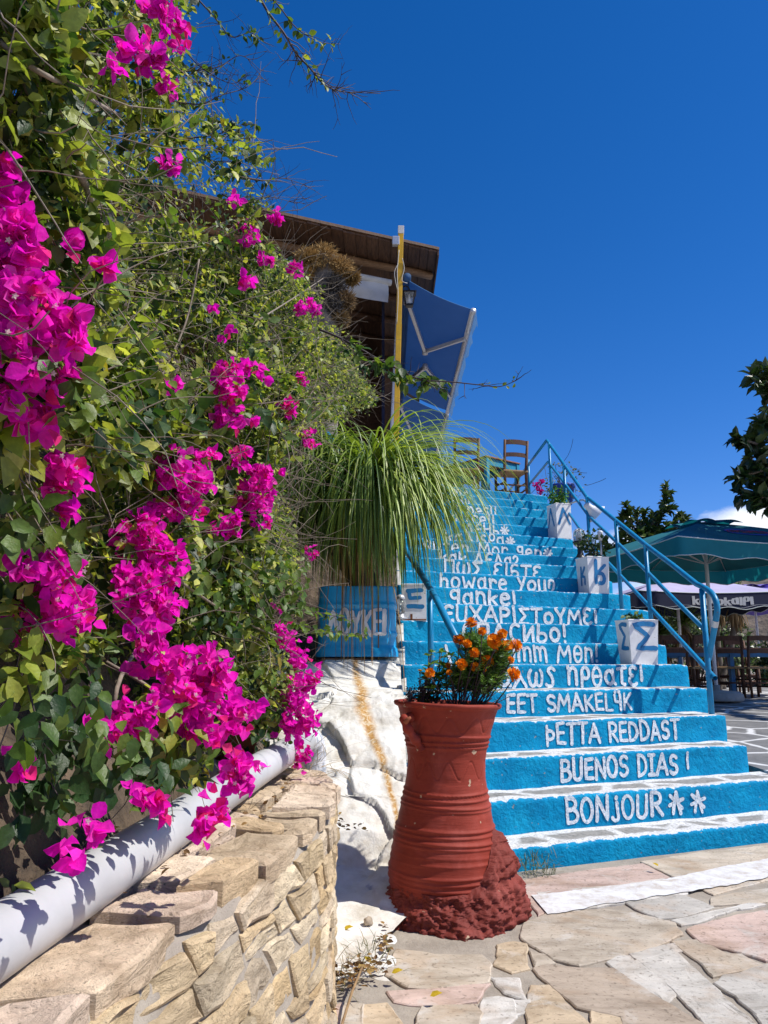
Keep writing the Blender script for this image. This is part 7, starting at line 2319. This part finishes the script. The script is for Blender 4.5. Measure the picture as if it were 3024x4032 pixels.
# the big tree whose left edge hangs into the view and shades the parasol
ex = [atY(x, y, 9.6 + random.uniform(-.3, .3)) for x, y in [(1625, 810), (1640, 830), (1655, 850), (1590, 945), (1605, 960), (1620, 950), (1640, 960), (1620, 990), (1600, 1030), (1590, 1035), (1625, 1030), (1650, 1010), (1600, 1070), (1620, 1080), (1645, 1075), (1655, 1095), (1640, 1040), (1610, 1010), (1660, 900), (1670, 980), (1670, 1050), (1645, 915), (1660, 820)]]
def keep_right(e):
    x, y, w = proj(np.array([tuple(e)])); return x[0] > 1640 or w[0] < .3
rubber_tree(Vector((7.3, 11.2, .40)), Vector((6.9, 10.9, 4.7)), 2.7, 3800, .21, 'big rubber tree with large dark leaves hanging into the right edge of the view', 'rubber_tree', .16, (1.05, 1.0, .62), extra=ex, whorls=150, keep=lambda e: keep_right(e) or any((e - q).length < 1e-6 for q in ex))
# small one behind the steps
exB = [atY(x, y, 14.5 + random.uniform(-.4, .4)) for x, y in [(1440, 1052), (1445, 1065), (1438, 1085), (1432, 1100), (1450, 1100), (1352, 1092), (1345, 1110), (1360, 1105), (1375, 1110), (1340, 1128), (1395, 1105), (1410, 1115), (1425, 1120), (1470, 1115), (1480, 1120), (1460, 1135), (1440, 1135), (1410, 1140), (1380, 1135), (1355, 1145), (1340, 1160), (1370, 1165), (1400, 1160), (1430, 1155), (1455, 1150), (1300, 1165), (1310, 1180), (1290, 1185), (1325, 1190), (1310, 1210), (1345, 1190), (1380, 1190)]]
cB = atY(1395, 1180, 14.5)
rubber_tree(Vector((cB.x, 14.6, .4)), cB, .8, 1150, .155, 'small rubber tree with bright-edged leaves behind the railing and the teal parasol', 'rubber_tree', .07, (1.0, .8, .55), [(.06, .11, .025), (.10, .16, .035), (.035, .065, .02), (.13, .17, .04)], exB, whorls=30)
# oleanders and yuccas behind the tables
OLG = [(.09, .15, .05), (.14, .20, .07), (.20, .24, .09), (.05, .09, .035)]
for i, (x, y, Y, r, lab) in enumerate([(1440, 1385, 17, .85, 'grey-green oleander behind the long blue table, left of the palms'), (1500, 1370, 17.5, .95, 'dense oleander behind the bent end of the railing'), (1562, 1400, 17.5, .7, 'oleander bush right of the teal parasol pole'), (1612, 1432, 18, .5, 'low oleander near the right edge under the hill'), (1400, 1400, 16.5, .6, 'shaded shrub just behind the sigma planter'), (1655, 1436, 18, .5, 'shrub cut by the right edge of the view below the hill')]):
    c = atY(x, y, Y)
    leafy('oleander_bush', c, r, 1700, .16, OLG, lab, 'bush', 'bushes behind the lower terrace', stems=16, sq=(1.0, .8, 1.15), base=Vector((c.x, c.y, .4)), mat=M['dark_leaf'], tmpl=([(x_ * .55, y_, z_) for x_, y_, z_ in SMALL_V], SMALL_F))
def yucca(base, tops, label):
    t = empty('yucca_palm', tuple(base), label, 'palm', 'yucca palms behind the lower terrace')
    mb = MB(); mb.smooth = True
    for tp_, r in tops:
        mb.tube(smooth_path([base, base.lerp(tp_, .6) + Vector((random.gauss(0, .06), 0, 0)), tp_], 5), .065, 8)
    mb.build('trunk', M['bark'], t)
    mb = MB(); mb.use_col = True; md = MB(); md.use_col = True
    for tp_, r in tops:
        straps(mb, tp_, 90, r * .8, r * 1.2, -15, 85, .055, [(.10, .17, .04), (.07, .13, .035), (.15, .21, .05)], .05, nseg=5)
        straps(md, tp_ - Vector((0, 0, r * .2)), 90, r * .7, r * 1.3, -85, -35, .06, [(.26, .17, .08), (.18, .12, .06), (.32, .22, .11)], .5, nseg=6)
    mb.build('leaves', M['blade'], t); md.build('dead_leaves', M['dry'], t)
yucca(Vector((atY(1545, 1450, 15.5).x, 15.5, .4)), [(atY(1585, 1300, 15.5), .42)], 'yucca with a green tuft and a skirt of dead leaves against the hill')
yucca(Vector((atY(1560, 1450, 16.2).x, 16.2, .4)), [(atY(1548, 1296, 16.2), .40)], 'yucca with hanging brown leaves right behind the teal parasol pole')
yucca(Vector((atY(1495, 1450, 15.2).x, 15.2, .4)), [(atY(1478, 1345, 15.2), .55)], 'spiky green yucca seen between the middle and top rails')
yucca(Vector((atY(1430, 1450, 15.6).x, 15.6, .4)), [(atY(1425, 1370, 15.6), .5)], 'darker yucca seen above the sigma planter')

# the dry hill behind
mb = MB(); mb.smooth = True
G = []
for i in range(120):
    X = 20 + i * 2.6; row = []
    for j in range(60):
        Y = 95 + j * 3.2
        xx = (X - 40) / 60
        ridge = 34 * (1 - math.exp(-max(0, X - 46) / 30.0)) * math.sin(min(1, j / 42.0) * math.pi / 2)
        z = -4 + ridge + noise.fractal(Vector((X * .035, Y * .035, 2)), 1.0, 2.1, 5) * 5.5 * min(1, j / 10 + .15)
        row.append((X, Y, z))
    G.append(row)
mb.grid(G)
struct(mb.build('hill', M['hill_scrub'], origin=(120, 150, -4)))
def house(x, y, Y, w, h, lab):
    p = atY(x, y, Y)
    t = empty('hillside_house', tuple(p), lab, 'house', 'white houses on the hill')
    mb = MB(); mb.box(p + Vector((0, w * .4, h / 2)), (w, w * .8, h)); mb.build('walls', M['canvas_white'], t)
    mb = MB(); mb.box(p + Vector((0, w * .4, h + .12)), (w * 1.06, w * .86, .24)); mb.build('roof', M['concrete'], t)
    for k in (-.25, .25):
        mb = MB(); mb.box(p + Vector((w * k, -.03, h * .5)), (w * .18, .08, h * .45)); mb.build('window', M['black_metal'], t)
house(1610, 1321, 118, 3.6, 2.4, 'long white house low on the brown hill')
house(1640, 1318, 120, 2.8, 3.0, 'white house with two dark windows on the brown hill near the right edge')

# ------------------------------------------------------------------ litter, grass, pebbles
sc = Scatter(); pos = []; dr = []; sl = []; cl = []
spots = [((735, 2110), 60, 26, 90), ((790, 2090), 40, 22, 60), ((830, 2040), 14, 40, 30), ((735, 1765), 12, 60, 30), ((760, 1790), 40, 8, 16), ((700, 2170), 40, 30, 30)]
for (c, rx, ry, n) in spots:
    for _ in range(n):
        x, y = random.gauss(c[0], rx * .5), random.gauss(c[1], ry * .5)
        z = .03 if y > 1900 else .30
        p = atZ(x, y, z)
        pos.append((p.x, p.y, p.z + random.uniform(0, .015))); a = random.uniform(0, 6.28)
        dr.append((math.cos(a), math.sin(a), random.gauss(.1, .25))); sl.append(random.uniform(.014, .030))
        cl.append(random.choice([(.26, .14, .05), (.34, .20, .07), (.18, .09, .035), (.42, .28, .10), (.12, .07, .03)]))
for _ in range(140):          # on the wall top beside the pipe and in the bed
    s = random.uniform(.9, 3.3); b, nn, t = wpath(s); dd = random.uniform(.12, .24) if random.random() < .5 else random.uniform(.34, .7)
    p = b - nn * dd
    z = wtop(s) + .012 if dd < .3 else .56
    pos.append((p.x, p.y, z)); a = random.uniform(0, 6.28); dr.append((math.cos(a), math.sin(a), random.gauss(.1, .2))); sl.append(random.uniform(.010, .024))
    cl.append(random.choice([(.26, .14, .05), (.34, .20, .07), (.16, .09, .04)]))
sc.add(LEAF_V, LEAF_F, np.array(pos), frames(np.array(dr), np.array([(0, 0, 1.0)] * len(pos)) + rng.normal(size=(len(pos), 3)) * .5), np.array(sl)[:, None], np.array(cl))
tag(sc.build('leaf_litter', M['dry'], origin=(-.1, 2.8, 0)), 'dry brown leaf litter at the foot of the stone wall', 'leaf litter', kind='stuff')
yl = [((805, 2020), .03, 'yellow fallen leaf near the middle of the paving in front of the urn', (929, 2155)), (None, .03, 'yellow fallen leaf on the white ground left of the litter', (800, 2082)), (None, .03, 'bright yellow leaf at the foot of the stone wall by the litter', (716, 2155)), (None, .03, 'olive yellow leaf at the right end of the litter', (846, 2105)), (None, .03, 'yellow leaf curled on the paving close to the lowest blue step', (1422, 1873)), (None, .60, 'yellow leaf lying on a cap stone in front of the pipe', (297, 1988)), (None, .03, 'small yellow leaf on the white ground beside the wall', (742, 2010))]
for k, (_, z, lab, px) in enumerate(yl):
    if z > .5:
        b, nn, t = wpath(1.75); p = b - nn * .16; p = Vector((p.x, p.y, wtop(1.75) + .012))
    else: p = atZ(px[0], px[1], z)
    sc = Scatter()
    sc.add(LEAF_V, LEAF_F, np.array([tuple(p + Vector((0, 0, .004)))]), frames(np.array([(math.cos(k * 2.1), math.sin(k * 2.1), .35)]), np.array([(.2, -.3, 1.0)])), np.array([[.038]]), np.array([(.55, .40, .03)]))
    tag(sc.build('fallen_leaf', M['petal'], origin=tuple(p)), lab, 'leaf', 'yellow fallen leaves')
# grass tuft where the lowest step meets the paving
gc = atZ(1178, 1888, .0)
mb = MB(); mb.use_col = True
for _ in range(10):
    straps(mb, gc + Vector((random.gauss(0, .05), random.gauss(0, .012), .0)), 14, .03, .09, 10, 80, .0035, [(.09, .12, .035), (.06, .09, .025), (.20, .17, .07)], .25, nseg=5)
tag(mb.build('grass_tuft', M['blade']), 'small tuft of grass at the foot of the lowest blue step', 'grass')
mb = MB(); mb.use_col = True
for c0, n_ in (((800, 2085), 40), ((740, 2130), 24)):
    for _ in range(n_):
        p = atZ(random.gauss(c0[0], 18), random.gauss(c0[1], 9), .01)
        straps(mb, p, 2, .03, .08, 5, 70, .0026, [(.14, .13, .05), (.10, .11, .04), (.24, .17, .08)], .2, nseg=4)
tag(mb.build('dry_weed', M['blade']), 'dry weed growing from the crack at the bottom of the white rock', 'weed')
mb = MB(); mb.smooth = True
a, b = atZ(880 * .40 + 400, 2200, .02), atZ(782, 2090, .05)
a = atZ(735, 2225, .02)
mb.tube([a, a.lerp(b, .5) + Vector((0, 0, .012)), b], .004, 7)
mb.c = (1, 1, 1)
tag(mb.build('straw_stalk', M['rush']), 'long straw-coloured stalk lying across the leaf litter', 'stalk')
mb = MB(); mb.smooth = True; p = atZ(796, 1990, .045); rock(mb, p, .018, 3.3, (1, 1, .9), 12, 8)
tag(mb.build('pebble', M['field_stone']), 'tan pebble alone on the whitewashed ground in front of the urn', 'pebble')
# dry grass stalks on the wall end
mb = MB(); mb.use_col = True
for _ in range(14):
    p = atY(random.uniform(650, 700), 1660, 3.1) + Vector((0, random.uniform(-.1, .2), 0)); p.z = .605
    straps(mb, p, 4, .06, .26, 2, 35, .0025, [(.36, .26, .12), (.28, .19, .08)], .12, nseg=5)
tag(mb.build('dry_grass', M['dry']), 'dry grass stalks on the far end of the stone wall by the pipe elbow', 'dry grass')
